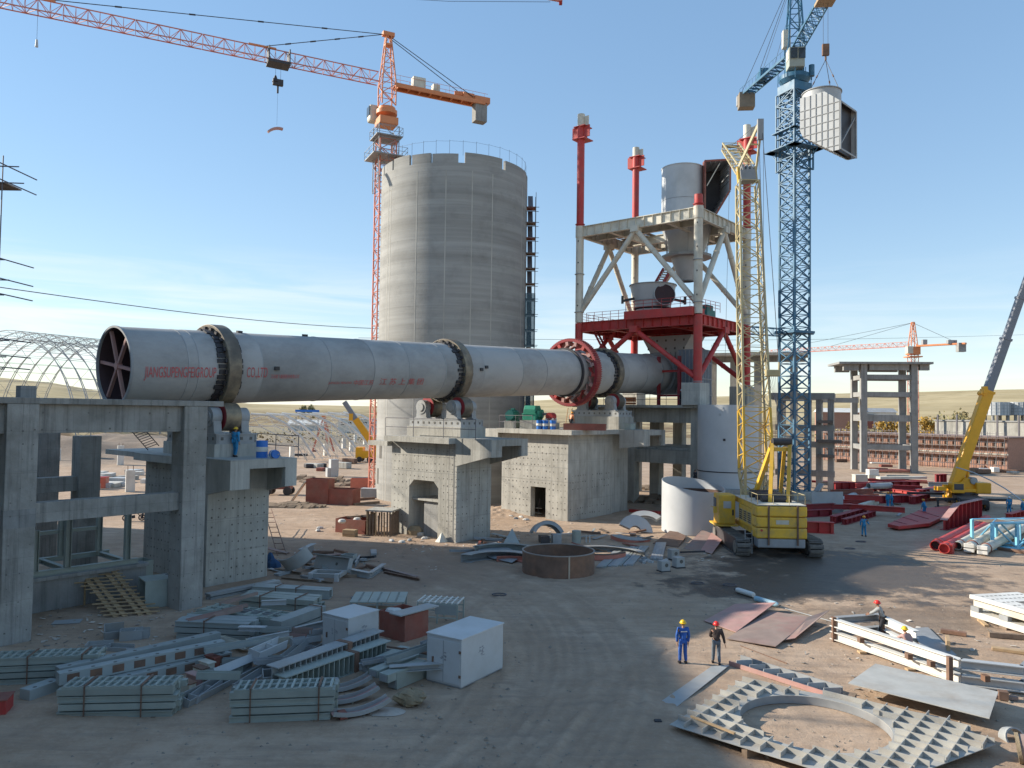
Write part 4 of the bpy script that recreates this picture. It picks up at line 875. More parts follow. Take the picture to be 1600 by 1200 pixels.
cbb = MB().box((-.35, -1.2, bz-1.3), (1.9, 1.7, 2.5), jzb+R(90)).build('cab', MINT, bc, bevel=.06)
for dx, w_ in ((-.85, .8), (.15, .8)): MB().box((dx, -2.17, bz-.9), (w_, .06, 1.3), jzb+R(90)).build('window', GLASS, cbb)
MB().box((-1.33, -1.2, bz-.9), (.06, 1.2, 1.2), jzb+R(90)).build('window', CREAM, cbb)
MB().box((-1.0, .2, bz+1.9), (.9, .9, 2.2), jzb).build('switch_cabinet', CREAM, bc)
lattice(MB(), (0, 0, bz), (0, 0, bz+11.0), 2.0, .8, 6, .13, .07, up=(0, 1, 0)).build('tower_head', BLUEC, bc, rz=jzb)
MB().box((0, 0, bz+8.3), (2.2, 2.2, .15), jzb).build('head_platform', BLUEC, bc)
jn = V((-jdb.y, jdb.x, 0)); cn = V((-cdb.y, cdb.x, 0))
for k in range(4):
    a, b_ = 1.1+k*6.0, 1.1+(k+1)*6.0-.06; lattice(MB(), jdb*a+V((0, 0, bz)), jdb*b_+V((0, 0, bz)), 1.5, 1.5, 6, .095, .05, tri=True, h0=1.6, h1=1.6).build('jib_section', BLUEC, bc)
cjb = MB()
for sg in (-1, 1): cjb.bar(cdb*1+cn*sg*.75+V((0, 0, bz)), cdb*13.8+cn*sg*.75+V((0, 0, bz)), .16, .32); cjb.tube(cdb*1+cn*sg*.75+V((0, 0, bz+1)), cdb*13.5+cn*sg*.75+V((0, 0, bz+1)), .03, n=4)
for k in range(14):
    c = cdb*(1.2+.95*k)+V((0, 0, bz)); cjb.bar(c-cn*.75, c+cn*.75, .1, .2); cjb.bar(c-cn*.75*(-1)**k, c+cdb*.95+cn*.75*(-1)**k, .07, .1)
    for sg in (-1, 1): cjb.tube(c+cn*sg*.75, c+cn*sg*.75+V((0, 0, 1)), .02, n=4)
cjb.build('counter_jib', BLUEC, bc); MB().box(cdb*8.3+V((0, 0, bz+.75)), (2.6, 1.1, 1.1), jzb).build('hoist_winch', BLUEC, bc)
MB().box(cdb*13.0+V((0, 0, bz-.9)), (1.5, 2.2, 2.2), jzb).build('counterweight', mat('weight_brown', (.25, .21, .16), .8), bc, bevel=.05); MB().box(cdb*14.2+V((0, 0, bz-.4)), (.9, 1.6, 1.4), jzb).build('counterweight_frame', MGREY, bc)
for sg in (-1, 1): stay(bc, V((0, 0, bz+10.6)), cdb*13.0+cn*sg*.75+V((0, 0, bz+.2)), .035, DARKST); stay(bc, V((0, 0, bz+9))+cn*sg*.4, cdb*7.4+cn*sg*.75+V((0, 0, bz+.2)), .025, ROPE)
td = (j1-BP); td.z = 0; trl = td.length; tc_ = jdb*trl+V((0, 0, bz-.3)); MB().box(tc_, (1.9, 1.9, .35), jzb).box(tc_+jdb*.8+V((0, 0, .9)), (.15, 1.8, 1.6), jzb).build('trolley', mat('trolley_rust', (.36, .26, .16), .7), bc)
hk = tc_*1.0; hk.z = P(1293, 78, (BP+tc_).y).z
for sg in (-.25, .25): MB().tube(hk+jn*sg+V((0, 0, .5)), tc_+jn*sg, .022, n=4).build('hoist_rope', ROPE, bc)
MB().box(hk, (.35, .75, 1.3), jzb).tube(hk-V((0, 0, .6)), hk-V((0, 0, 1.2)), .12, n=6).build('hook_block', RUST, bc, bevel=.1)
# white vessel that hangs from it: round neck, flattened gridded cheek, big square mouth
hang = BP+hk; vy = hang.y
vz1, vz0 = P(1285, 146, vy).z, P(1285, 250, vy).z; vH = vz1-vz0
def vessel(name, label, loc, rz, rad, H, open_side=True, stiff=True, m=LGREY):
    """gas riser piece: cylinder with, on local -x, a flat stiffened cheek ending in a rectangular mouth facing -y"""
    o = thing(name, label, 'vessel', loc, rz)
    MB().shell(rad, H*.40, H, .05, 48).build('shell', m, o, True)
    MB().shell(rad+.10, H-.10, H, .15, 48).build('top_flange', MGREY, o, True)
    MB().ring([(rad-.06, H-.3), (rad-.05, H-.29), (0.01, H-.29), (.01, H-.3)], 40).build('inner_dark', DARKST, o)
    W = rad*1.0; prof = [(0, -.0), (rad*1.55, 0), (rad*1.55, H*.72), (rad*.9, H*.93), (0, H*.93)]
    # body of the hood: prism whose outline lies in the x-z plane, widths 2*W, mouth on its +x end
    zb = [(-rad*.75, H*.42), (-rad*.60, H*.32), (rad*1.05, 0.0), (rad*1.45, 0.0), (rad*1.45, H*.70), (rad*.60, H*.90), (-rad*.75, H*.90)]
    for y in (-W, W): MB().prism([(x, y-.02, z) for x, z in zb], (0, .04, 0)).build('cheek_plate', m, o)
    def plate(a, b_, nm='hood_plate'): MB().prism([(a[0], -W+.021, a[1]), (b_[0], -W+.021, b_[1]), (b_[0], -W+.021, b_[1]-.04), (a[0], -W+.021, a[1]-.04)], (0, 2*W-.042, 0)).build(nm, m, o)
    plate(zb[0], zb[1]); plate(zb[1], zb[2]); plate(zb[5], zb[4])
    x = rad*1.455; fr_ = MB(); fr_.bb(x, x+.06, -W-.14, -W+.10, 0, H*.70); fr_.bb(x, x+.06, W-.10, W+.14, 0, H*.70); fr_.bb(x, x+.06, -W+.10, W-.10, -.02, .16); fr_.bb(x, x+.06, -W+.10, W-.10, H*.70-.16, H*.70+.04)
    fr_.build('mouth_frame', MGREY, o); MB().bb(rad*1.15, rad*1.2, -W+.05, W-.05, .1, H*.76).build('inner_dark', DARKST, o)  # dark plate set behind the mouth in place of the shade inside
    MB().bar((x-.1, -W+.1, .5), (x-.1, W-.1, H*.6), .12, .12).build('mouth_brace', MGREY, o)
    sl_ = MB()
    for y in (-W-.03, W+.03):
        for k in range(7):
            xx = -rad*.5+rad*1.9*k/6; z0 = max(0, np.interp(xx, [-rad*.75, -rad*.60, rad*1.05], [H*.42, H*.32, 0])); z1 = np.interp(xx, [rad*.60, rad*1.45], [H*.90, H*.70]); sl_.bb(xx-.035, xx+.035, y-.05, y+.05, z0+.02, z1-.02)
        for k in range(6):
            z = H*(.07+.125*k); xa = np.interp(z, [0, H*.32, H*.42], [rad*1.05, -rad*.60, -rad*.75]); xb = np.interp(z, [H*.70, H*.90], [rad*1.43, rad*.60]); sl_.bb(xa+.03, xb-.02, y-.045, y+.045, z-.035, z+.035)
    for k in range(6):
        t_ = (k+.5)/6; a = V((zb[1][0]+(zb[2][0]-zb[1][0])*t_, 0, zb[1][1]+(zb[2][1]-zb[1][1])*t_-.06)); sl_.bar(a-V((0, W-.03, 0)), a+V((0, W-.03, 0)), .07, .1)
        y = -W+2*W*t_; sl_.bar(V((zb[1][0], y, zb[1][1]-.06)), V((zb[2][0], y, zb[2][1]-.06)), .07, .1)
    sl_.build('stiffener_grid', MGREY, o)
    return o
vs_rad = 2.0
vdir = math.atan2(-.72, .70)
hv = vessel('hanging_vessel', 'white gridded steel vessel hanging from the blue crane hook', V((hang.x-.45, hang.y, vz0)), vdir, vs_rad, vH, m=LGREY)
sl2 = thing('lifting_sling', 'wire slings between the blue crane hook and the hanging vessel', 'sling', hang-V((0, 0, 1.1)))
for a in range(4):
    t_ = R(35+90*a); e1 = V((math.cos(t_)*vs_rad-.45, math.sin(t_)*vs_rad, vz1-hang.z+1.1)); MB().tube((0, 0, 0), e1, .035, n=5).build('rope', ROPE, sl2); MB().tube(e1*.55, e1*.62, .08, n=6).build('shackle', RUST, sl2)

# jib end of a crane standing behind the camera, at the top edge
j0 = P(876, 2, 60); j9 = P(800, -14, 52)
jt = thing('crane_jib', 'red lattice jib end poking in at the top edge of the picture', 'crane jib', j0); jv = (j9-j0).normalized()
lattice(MB(), (0, 0, 0), jv*26, .25, .9, 22, .05, .03, tri=True, h0=.25, h1=.9).build('jib_lattice', ORRED, jt); MB().box((0, 0, .0), (.25, .3, .5)).build('jib_nose', RED, jt)
lattice(MB(), jv*26, V((14, -84, 0))+jv*20-V((0, 0, 2)), .9, .9, 40, .06, .03, tri=True, h0=.9, h1=.9).build('jib_lattice', ORRED, jt)
bs = V((14, -84, 0))+jv*20; lattice(MB(), bs-V((0, 0, 2)), V((bs.x, bs.y, -j0.z)), 1.8, 1.8, 26, .09, .045, up=(0, 1, 0)).build('mast', ORRED, jt)
tag(MB().path([P(560, -6, 70), P(700, 2, 68), P(860, 3, 66)], .02, 4).build('jib_rope', ROPE), 'thin wire crossing the sky beside the red jib end', 'wire')

# far orange crane over the portal at right
FP = P(1427, 640, 215); FP.z = 0; fz = ZP(1427, 541, 215)
fc = thing('tower_crane', 'small far orange tower crane above the concrete portal at right', 'tower crane', FP)
mast(fc, 0, fz-3, 2.0, ORRED, 4.0, .1, .05); lattice(MB(), (0, 0, fz), (0, 0, fz+6.8), 1.8, .6, 4, .12, .06, up=(0, 1, 0)).build('tower_head', ORAN, fc)
MB().box((0, 0, fz-1.3), (2.8, 2.8, 2.2)).box((0, 0, fz-3), (3.6, 3.6, .3)).build('slewing_unit', ORAN, fc); MB().box((-1.8, -1.4, fz-1.2), (1.5, 1.5, 2.0)).build('cab', CREAM, fc)
fj = (P(1255, 528, 240)-FP); fj.z = 0; fj.normalize()
lattice(MB(), fj*1+V((0, 0, fz)), fj*46+V((0, 0, fz)), 1.3, 1.2, 40, .09, .045, tri=True, h0=1.3, h1=1.2).build('jib', ORRED, fc)
MB().bar(-fj*1+V((0, 0, fz)), -fj*13.5+V((0, 0, fz)), 1.3, .45).build('counter_jib', ORAN, fc); MB().box(-fj*12.3+V((0, 0, fz-1)), (2.0, 1.4, 2.4)).build('counterweight', CONCD, fc)
MB().box(-fj*3+V((0, 0, fz+1)), (1.2, 1.0, 1.3)).box(-fj*10+V((0, 0, fz+.6)), (2.4, 1, 1.0)).build('machinery', MGREY, fc)
for d_ in (24, 42): stay(fc, (0, 0, fz+6.6), fj*d_+V((0, 0, fz+1.3)), .05, DARKST)
stay(fc, (0, 0, fz+6.6), -fj*11+V((0, 0, fz+.5)), .05, DARKST); MB().box(fj*38+V((0, 0, fz-.4)), (1.8, 1, .6)).build('trolley', DARKST, fc)
for sg in (-.3, .3): MB().tube(fj*38+V((sg, 0, fz-.6)), fj*38+V((sg, 0, fz-16)), .02, n=4).build('hoist_rope', ROPE, fc)
# ------------------------------------------------------------------ preheater tower over the upper end of the kiln
TS0, TS1, TN0, TN1 = 57.0, 70.0, -7.6, 7.9
cor = {'L': K(TS0, TN0), 'N': K(TS0, TN1), 'B': K(TS1, TN0), 'R': K(TS1, TN1)}
ZD = 11.25; ZR = ZP(1097, 490, cor['N'].y); ZW = ZP(1097, 323, cor['N'].y)
# concrete base frame
cb_ = thing('tower_substructure', 'raw concrete base frame on columns under the red and cream steel tower', 'concrete frame', K(58.5, -1, 0), KRZ)
def CL(s, n, z=0): return V((s-58.5, -(n+1), z))
for s_ in (58.5, 64.3, 70.2):
    for n_ in (-7.4, -1.0, 7.3):
        p = CL(s_, n_); MB().bb(p.x-.62, p.x+.62, p.y-.62, p.y+.62, -.3, ZD-.3).build('column', CONC, cb_)
for s_ in (58.5, 64.3, 70.2):
    for a, b_ in ((-7.4, -1.0), (-1.0, 7.3)):
        p, q = CL(s_, a+.62), CL(s_, b_-.62)
        MB().bb(p.x-.35, p.x+.35, q.y, p.y, 4.75, 6.25).build('floor_beam', CONC, cb_); MB().bb(p.x-.36, p.x+.36, q.y, p.y, ZD-1.95, ZD-.3).build('roof_beam', CONC, cb_)
for n_ in (-7.4, -1.0, 7.3):
    for a, b_ in ((58.5, 64.3), (64.3, 70.2)):
        p, q = CL(a+.62, n_), CL(b_-.62, n_); MB().bb(p.x, q.x, p.y-.35, p.y+.35, 4.75, 6.25).build('floor_beam', CONC, cb_); MB().bb(p.x, q.x, p.y-.36, p.y+.36, ZD-1.95, ZD-.3).build('roof_beam', CONC, cb_)
p, q = CL(56.9, 8.2), CL(71.2, -8.4); MB().bb(p.x, q.x, p.y, q.y, ZD-.298, ZD).build('deck_slab', CONC, cb_)
p, q = CL(59.2, 6.5), CL(69.6, -7.0); MB().bb(p.x, q.x, p.y, q.y, 6.252, 6.45).build('floor_slab', CONC, cb_)
for k_, c in cor.items():
    s_ = TS0 if k_ in 'LN' else TS1; n_ = TN0 if k_ in 'LB' else TN1-.55
    p = CL(s_+.6 if k_ in 'LN' else s_, n_); MB().bb(p.x-1.15, p.x+1.15, p.y-1.1, p.y+1.1, ZD+.002, ZP(1097, 598, cor['N'].y)).build('pedestal', CONC, cb_, bevel=.03)
ZPED = ZP(1097, 598, cor['N'].y)
tw = thing('preheater_tower', 'half built steel preheater tower with red lower part, cream upper part and four columns', 'steel tower', K(TS0, 0, 0), KRZ)
def TL(s, n, z=0): return V((s-TS0, -n, z))
tops = {'L': (ZP(905, 199, cor['L'].y), ZP(905, 179, cor['L'].y)), 'B': (ZP(992, 246, cor['B'].y), ZP(992, 231, cor['B'].y)), 'R': (ZP(1168, 218, cor['R'].y), ZP(1168, 196, cor['R'].y)), 'N': (ZP(1097, 304, cor['N'].y), None)}
for k_, (s_, n_) in {'L': (TS0, TN0), 'N': (TS0, TN1), 'B': (TS1, TN0), 'R': (TS1, TN1)}.items():
    zt_, zc = tops[k_]; p = TL(s_, n_); r_ = .47
    MB().tube(p+V((0, 0, ZPED)), p+V((0, 0, ZR-.1)), r_, n=22).build('column', RED, tw, True)
    MB().tube(p+V((0, 0, ZR+.002)), p+V((0, 0, ZW-.1)), r_, n=22).build('column', CREAM, tw, True)
    MB().tube(p+V((0, 0, ZW-1.3)), p+V((0, 0, ZW+.05)), r_+.07, n=22).build('node_sleeve', CREAM, tw, True)
    MB().tube(p+V((0, 0, ZW+.06)), p+V((0, 0, zt_)), r_-.02, n=22).build('column', RED, tw, True)
    for zz in (ZPED+.1, ZR+1.2, ZW+.25, (ZR+ZW)/2): MB().tube(p+V((0, 0, zz)), p+V((0, 0, zz+.08)), r_+.12, n=22).build('flange', MGREY if zz < ZW else RED, tw, True)
    for zz in np.arange(ZR+2, ZW-1.5, 2.6): MB().box(p+V((-.48, -.1, zz)), (.1, .1, .16)).build('lug', DARKST, tw)
    if zc:
        wd = MB()
        for dx, dy in ((.85, 0), (0, .85), (0, -.85)): wd.box(p+V((dx*.8, dy*.8, zt_-.6)), (abs(dx)*1.2+.12, abs(dy)*1.2+.12, 1.4))
        wd.box(p+V((.35, 0, zt_-1.5)), (1.9, 1.8, .1)); wd.box(p+V((.35, 0, zt_+.05)), (1.7, 1.6, .1)); wd.build('top_bracket', RED, tw)
        MB().tube(p+V((0, 0, zt_+.11)), p+V((0, 0, zc)), r_-.02, n=18).build('column_cap', CREAM, tw, True)
        cl_ = MB(); cl_.box(p+V((.75, 0, (zt_+zc)/2-.1)), (.8, .12, zc-zt_-.5)); cl_.box(p+V((.1, -.62, (zt_+zc)/2-.1)), (.12, .8, zc-zt_-.4)); cl_.build('cap_plate', CREAM, tw)
def girder(a, b_, z, h, m, w=.45, ribs=6, name='girder'):
    a, b_ = TL(*a, z-h/2), TL(*b_, z-h/2); g = MB().ibeam(a, b_, w, h, .07).build(name, m, tw); d_ = (b_-a).normalized(); n_ = V((d_.y, -d_.x, 0))
    if ribs:
        r0 = MB().frame((0, 0, 0), d_*.025, n_*(w/2-.004), V((0, 0, h/2-.075))).build('stiffener', m, g, loc=a.lerp(b_, .5/ribs))
        for k in range(1, ribs): inst(r0, g, a.lerp(b_, (k+.5)/ribs))
    return g
e_ = .5
for z, h, m in ((ZW, 1.25, CREAM), (ZR, 1.15, RED)):
    girder((TS0, TN0+e_), (TS0, TN1-e_), z, h, m, ribs=13); girder((TS1, TN0+e_), (TS1, TN1-e_), z, h, m, ribs=12)
    girder((TS0+e_, TN0), (TS1-e_, TN0), z, h, m, ribs=10); girder((TS0+e_, TN1), (TS1-e_, TN1), z, h, m, ribs=10)
    for n_ in (-3.6, 3.9): girder((TS0+.3, n_), (TS1-.3, n_), z-.003, h-.1, m, ribs=6)
    for s_ in (TS0+3.6, TS0+9.2): girder((s_, TN0+.3), (s_, TN1-.3), z-.006, h-.2, m, w=.4, ribs=6)
    if m is CREAM:
        for k in range(3):
            p, q = TL(TS0+.4+4*k, -3.3), TL(TS0+4.2+4*k, -7.2); MB().bb(min(p.x, q.x), max(p.x, q.x), min(p.y, q.y), max(p.y, q.y), z-.02, z+.01).build('deck_plate', REDBR if k == 1 else MGREY, tw)
        for (s0, s1_, n0, n1) in ((57.4, 60.4, -3.2, 7.5), (66.4, 69.6, -3.2, 7.5), (60.42, 66.38, 4.6, 7.5), (60.42, 66.38, -3.2, -2.4)):
            p, q = TL(s0, n1), TL(s1_, n0); MB().bb(p.x, q.x, p.y, q.y, z-.02, z+.01).build('deck_plate', MGREY, tw)
    else:
        for k in range(4):
            p, q = TL(TS0-.2+3.3*k, 7.6), TL(TS0+3.08+3.3*k, -7.3); MB().bb(p.x, q.x, p.y, q.y, z-.06, z-.02).build('deck_plate', REDD, tw)
p, q = TL(TS0-.9, 7.4), TL(TS0-.62, -.8); MB().bb(p.x, q.x, p.y, q.y, ZR-.2, ZR+.75).build('fascia_beam', RED, tw)
p = TL(TS0-.9, 7.4); MB().bb(p.x, p.x+3, p.y-.25, p.y, ZR-.2, ZR+.75).build('fascia_beam', RED, tw)
def chevron(a, b_, ztop, zbot, m, r_):
    mid = (V(a)+V(b_))/2
    for e2 in (a, b_):
        p = TL(mid.x, mid.y, ztop); q = TL(e2[0], e2[1], zbot); d_ = (q-p).normalized()
        br = MB().tube(p+d_*.25, q-d_*.5, r_, n=14).build('brace', m, tw, True)
        for f_ in (.3, .62): c = p.lerp(q, f_); MB().tube(c-d_*.05, c+d_*.05, r_+.04, n=14).build('brace_band', m, br, True)
    MB().box(TL(mid.x, mid.y, ztop+.05), (1.0, 1.0, .7)).build('gusset', m, tw)
cs = {'L': (TS0, TN0), 'N': (TS0, TN1), 'B': (TS1, TN0), 'R': (TS1, TN1)}
for a, b_ in (('L', 'N'), ('L', 'B'), ('N', 'R'), ('B', 'R')):
    chevron(cs[a], cs[b_], ZW-1.4, ZR+1.0, CREAM, .31); chevron(cs[a], cs[b_], ZR-1.3, ZPED+.4, RED, .29)
# deck rails in red
def trail(pts, z, label_m=RED):
    for a, b_ in zip(pts, pts[1:]):
        a, b_ = TL(*a, z), TL(*b_, z); n = max(2, int((b_-a).length/1.1))
        rl = MB()
        for zz in (.4, .75, 1.1): rl.tube(a+V((0, 0, zz)), b_+V((0, 0, zz)), .03, n=4)
        rl.build('guard_rail', label_m, tw)
        for k in range(n+1): c = a.lerp(b_, k/n); MB().tube(c, c+V((0, 0, 1.1)), .03, n=4).build('rail_post', label_m, tw)
trail([(TS0+.1, TN0+1), (TS0+.1, -1.0)], ZR); trail([(TS0-.7, -.7), (TS0-.7, 7.3), (TS0+6, 7.7)], ZR+.75); trail([(TS0+.5, TN0+.2), (TS1-1, TN0+.2)], ZR)
trail([(61.5, -2.4), (61.5, 4.4)], ZR+.0)
# small deck clutter, stairs below the red deck
for zz, nm in ((0, 0), (1, 1)):
    pass
stz = MB(); a_, b_ = TL(TS0+2, -4.2, ZPED+.5), TL(TS0+2, -6.8, ZR-.6)
sta = thing('steel_stair', 'dark red steep stair hanging below the red deck behind the girth gear', 'stair', K(TS0+1.2, -3.3, ZR-5.6), KRZ)
for x in (-.4, .4): MB().bar((x, 0, 0), (x, 3.0, 5.0), .06, .25).build('stringer', REDD, sta)
for k in range(13): MB().box((0, 3.0*(k+.5)/13, 5.0*(k+.5)/13), (.76, .22, .04)).build('tread', REDD, sta)
crt = thing('deck_winch', 'small dark green machine on the right side of the red deck', 'machine', K(TS0+4.5, 6.5, ZR), KRZ); MB().box((0, 0, .75), (1.6, 1.4, 1.5)).build('cover', DGREEN, crt, bevel=.06); MB().box((1.2, -.3, .5), (.8, .7, 1.0)).build('motor', DGREEN, crt, bevel=.1)
# pot shaped vessel on the red deck with a round mouth
pc = P(1020, 470, 91); pv = thing('pot_vessel', 'light grey tapered vessel with a round dark mouth on the red deck', 'vessel', (pc.x, pc.y, ZR))
pzt = ZP(1020, 446, 91)-ZR; MB().shell(1.75, .3, pzt, .05, 40, r1=2.72).build('shell', LGREY, pv, True); MB().shell(2.8, pzt-.1, pzt, .14, 40).build('rim', MGREY, pv, True); MB().shell(1.8, 0, .3, .1, 32).build('skirt', REDBR, pv, True)
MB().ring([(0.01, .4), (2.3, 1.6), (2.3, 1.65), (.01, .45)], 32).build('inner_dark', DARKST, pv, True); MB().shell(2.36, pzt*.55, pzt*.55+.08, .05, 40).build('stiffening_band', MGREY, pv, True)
fdir = V((.10, -1, .12)).normalized(); fx = fdir.to_track_quat('Z', 'Y').to_matrix().to_4x4()
MB().shell(1.27, -1.2, 0, .07, 32, M.Translation(fdir*2.75+V((.62, 0, pzt*.60))) @ fx).build('round_mouth', LGREY, pv, True)
MB().ring([(0.01, -.12), (1.2, -.12), (1.2, -.10), (.01, -.10)], 28, M.Translation(fdir*2.75+V((.62, 0, pzt*.60))) @ fx).build('mouth_shade', mat('kiln_inside', (.045, .03, .03), .8), pv, True)  # dark disc closes the round mouth, standing in for its inner shade
for sx in (-1, 1):
    MB().bar((sx*2.3, -.5, pzt*.62), (sx*3.6, -.6, pzt*.55), .16, .3).box((sx*3.7, -.6, pzt*.58), (.25, .4, .9)).build('side_arm', DARKST, pv)
chu = thing('ladder_chute', 'dark purple red ladder leaning from the pot vessel up to the cone', 'ladder', P(1028, 446, 90))
cq = P(1043, 420, 91)-V(chu.location)
for sx in (-.45, .45): MB().bar((sx, 0, 0), cq+V((sx, 0, 0)), .18, .35).build('rail', REDD, chu)
for k in range(7): c = cq*((k+.5)/7); MB().box(c, (.8, .3, .14)).build('rung', BAGW, chu)
# cone hanging through the cream deck
cc = P(1073, 400, 92); hz = lambda py: ZP(1073, py, 92)
cn_ = thing('cyclone_cone', 'grey steel cone hanging under the cream deck with a narrow ring walkway', 'hopper', (cc.x, cc.y, hz(440)))
z0 = hz(440); MB().shell(.85, 0, hz(398)-z0, .05, 40, r1=2.05).build('lower_cone', LGREY, cn_, True); MB().shell(2.05, hz(398)-z0+.02, hz(352)-z0, .05, 40, r1=3.1).build('upper_cone', LGREY, cn_, True); MB().shell(.95, 0, .12, .15, 30).build('outlet_flange', MGREY, cn_, True)
MB().shell(3.0, hz(404)-z0, hz(404)-z0+.3, 1.05, 12).build('ring_walkway', MGREY, cn_); 
for k in range(6):
    a = R(60*k+20); MB().tube((2.6*math.cos(a), 2.6*math.sin(a), hz(402)-z0), (3.0*math.cos(a), 3.0*math.sin(a), hz(362)-z0), .05, n=5).build('hanger', MGREY, cn_)
# vessel on the cream deck with hood and rectangular mouth
uv = P(1066, 300, 91.5); uvz = ZW; uH = ZP(1066, 264, 91.5)-uvz
up_ = thing('riser_vessel', 'light grey cylindrical vessel with a dark rectangular mouth on the cream deck', 'vessel', (uv.x, uv.y, uvz), 0)
MB().shell(2.45, .05, uH, .05, 48).build('shell', LGREY, up_, True); MB().shell(2.47, uH*.42, uH*.42+.07, .05, 48).build('stiffening_band', MGREY, up_, True); MB().shell(2.5, uH-.1, uH, .1, 48).build('rim', LGREY, up_, True)
mb = MB(); hp = [(1.2, uH*.12), (2.35, uH*.03), (5.3, uH*.52), (5.3, uH*1.02), (2.35, uH*1.0)]
A_ = lambda x, y, z: V((x, y, z))
def hood(name, x0, x1, y0, y1, z0a, z1a, m): return MB().bb(x0, x1, y0, y1, z0a, z1a).build(name, m, up_)
ym, yk = -2.3, 1.6
poly = [(2.2, uH*1.02), (5.0, uH*1.05), (5.0, uH*.55), (3.0, uH*.06), (2.2, uH*.06)]
for (a, b_) in zip(poly, poly[1:]):
    pa, pb = V((a[0], ym, a[1])), V((b_[0], ym, b_[1])); d_ = (pb-pa).normalized(); nn_ = V((d_.z, 0, -d_.x))
    MB().prism([pa, pb, pb-nn_*.06, pa-nn_*.06], (0, yk-ym, 0)).build('hood_plate', MGREY, up_); MB().prism([pa+V((0, -.05, 0)), pb+V((0, -.05, 0)), pb-nn_*.22+V((0, -.05, 0)), pa-nn_*.22+V((0, -.05, 0))], (0, .1, 0)).build('mouth_frame', REDBR, up_)
    L_ = (pb-pa).length
    for k in range(1, int(L_/.6)): c = pa+d_*k*.6+nn_*.05; MB().frame(c+V((0, (yk-ym)/2, 0)), d_*.03, V((0, (yk-ym)/2, 0)), nn_*.06).build('stiffener', MGREY, up_)
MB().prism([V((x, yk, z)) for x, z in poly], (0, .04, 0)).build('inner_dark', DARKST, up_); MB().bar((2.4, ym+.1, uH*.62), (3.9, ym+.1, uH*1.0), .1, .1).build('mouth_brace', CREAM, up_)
MB().bb(2.1, 2.25, ym-.1, -1.3, .05, uH*1.05).build('hood_post', REDBR, up_)
# kiln inlet chamber and ribbed duct below the red deck
ic = thing('inlet_chamber', 'light grey bolted kiln inlet chamber under the red deck', 'kiln inlet', K(64.6, 0, ZPED-1.0), KRZ)
hI = ZR-1.35-(ZPED-1.0)
MB().prism([(0, -2.9, 0), (0, 2.9, 0), (0, 2.2, hI*.72), (0, 3.4, hI), (0, -3.4, hI), (0, -2.2, hI*.72)], (3.6, 0, 0)).build('chamber', LGREY, ic)
for k in range(7): y = -1.95+.65*k; MB().bb(-.12, -.002, y-.05, y+.05, .2, hI*.72).build('rib', MGREY, ic)
bl = MB()
for z in (hI*.78, hI*.92):
    for k in range(5): bl.box((-.02, -2.4+1.2*k, z), (.06, .2, .25))
bl.build('bolt_holes', HOLE, ic, kind='stuff')
for k in range(6): MB().bb(.2+.6*k, .3+.6*k, -3.05, -2.95, .1, hI*.65).build('rib', MGREY, ic)
rd = thing('ribbed_duct', 'grey blue ribbed steel duct standing beside the kiln end', 'duct', K(62.5, 5.0, ZD), KRZ)
rH = ZP(1060, 545, 87)-ZD; MB().bb(-1.4, 1.4, -1.3, 1.6, 0, rH).build('duct_body', mat('blue_grey_steel', (.19, .22, .26), .6), rd)
for k in range(7): MB().bb(-1.46, -1.402, -1.25+.45*k, -1.17+.45*k, .1, rH-.1).build('rib', MGREY, rd); MB().bb(-1.3+.4*k, -1.22+.4*k, -1.36, -1.302, .1, rH-.1).build('rib', MGREY, rd)
for k in range(3): MB().bb(-1.5, 1.5, -1.38, -1.30, 1.2+k*1.8, 1.3+k*1.8).build('rib', MGREY, rd)
gq = thing('red_posts', 'slim red steel posts and rails standing in front of the ribbed duct', 'steel frame', K(59.6, 3.2, ZD), KRZ)
for y in (1.4, -1.2, -3.4): MB().ibeam((0, y, 0), (0, y, 5.6), .32, .32, .04, up=(1, 0, 0)).build('post', REDD, gq)
MB().ibeam((0, 1.6, 3.9), (0, -3.6, 3.9), .25, .25).build('rail', RED, gq); MB().ibeam((0, 1.6, 1.1), (0, -3.6, 1.1), .22, .22).build('rail', REDD, gq)
ob = thing('barrier_boards', 'low orange board stack on the concrete deck under the kiln end', 'boards', K(58.0, -2.2, ZD), KRZ)
for k in range(3): MB().bb(0, .12, -1.9, 1.9, .05+.3*k, .30+.3*k).build('board', ORAN, ob)
railing('deck_railing', 'thin pole railing on the concrete deck below the kiln end', [K(57.0, -4, ZD), K(57.0, 6.2, ZD)], 1.2, 2.2, m=POLE)

# ------------------------------------------------------------------ tanks and rings
TK = P(1137, 700, 80); TK.z = 0
tf = thing('tank_footing', 'round concrete footing under the tall white tank', 'footing', TK); MB().ring([(0.01, 0), (4.3, 0), (4.3, 2.9), (0.01, 2.9)], 40).build('footing_block', CONCD, tf, True)
tk = thing('white_tank', 'tall plain white steel tank between concrete frame and yellow crane boom', 'tank', TK+V((0, 0, 2.9)))
thh = ZP(1137, 633, 80)-2.9; MB().shell(3.06, 0, thh, .05, 64).build('shell', TANK, tk, True); MB().ring([(.01, thh-.2), (3.0, thh-.2), (3.0, thh-.15), (.01, thh-.15)], 40).build('top_plate', MGREY, tk)
MB().shell(3.09, ZP(1137, 736, 80)-2.9, ZP(1137, 735, 80)-2.86, .06, 64).build('girth_seam', DARKST, tk, True)
for a, z in ((-112, .58), (-120, .88), (-117, .96), (-115, .93)): MB().frame((3.07*math.cos(R(a)), 3.07*math.sin(R(a)), thh*z), V((-math.sin(R(a)), math.cos(R(a)), 0))*.12, V((math.cos(R(a)), math.sin(R(a)), 0))*.02, V((0, 0, .12))).build('patch', DARKST if z < .6 else LGREY, tk)
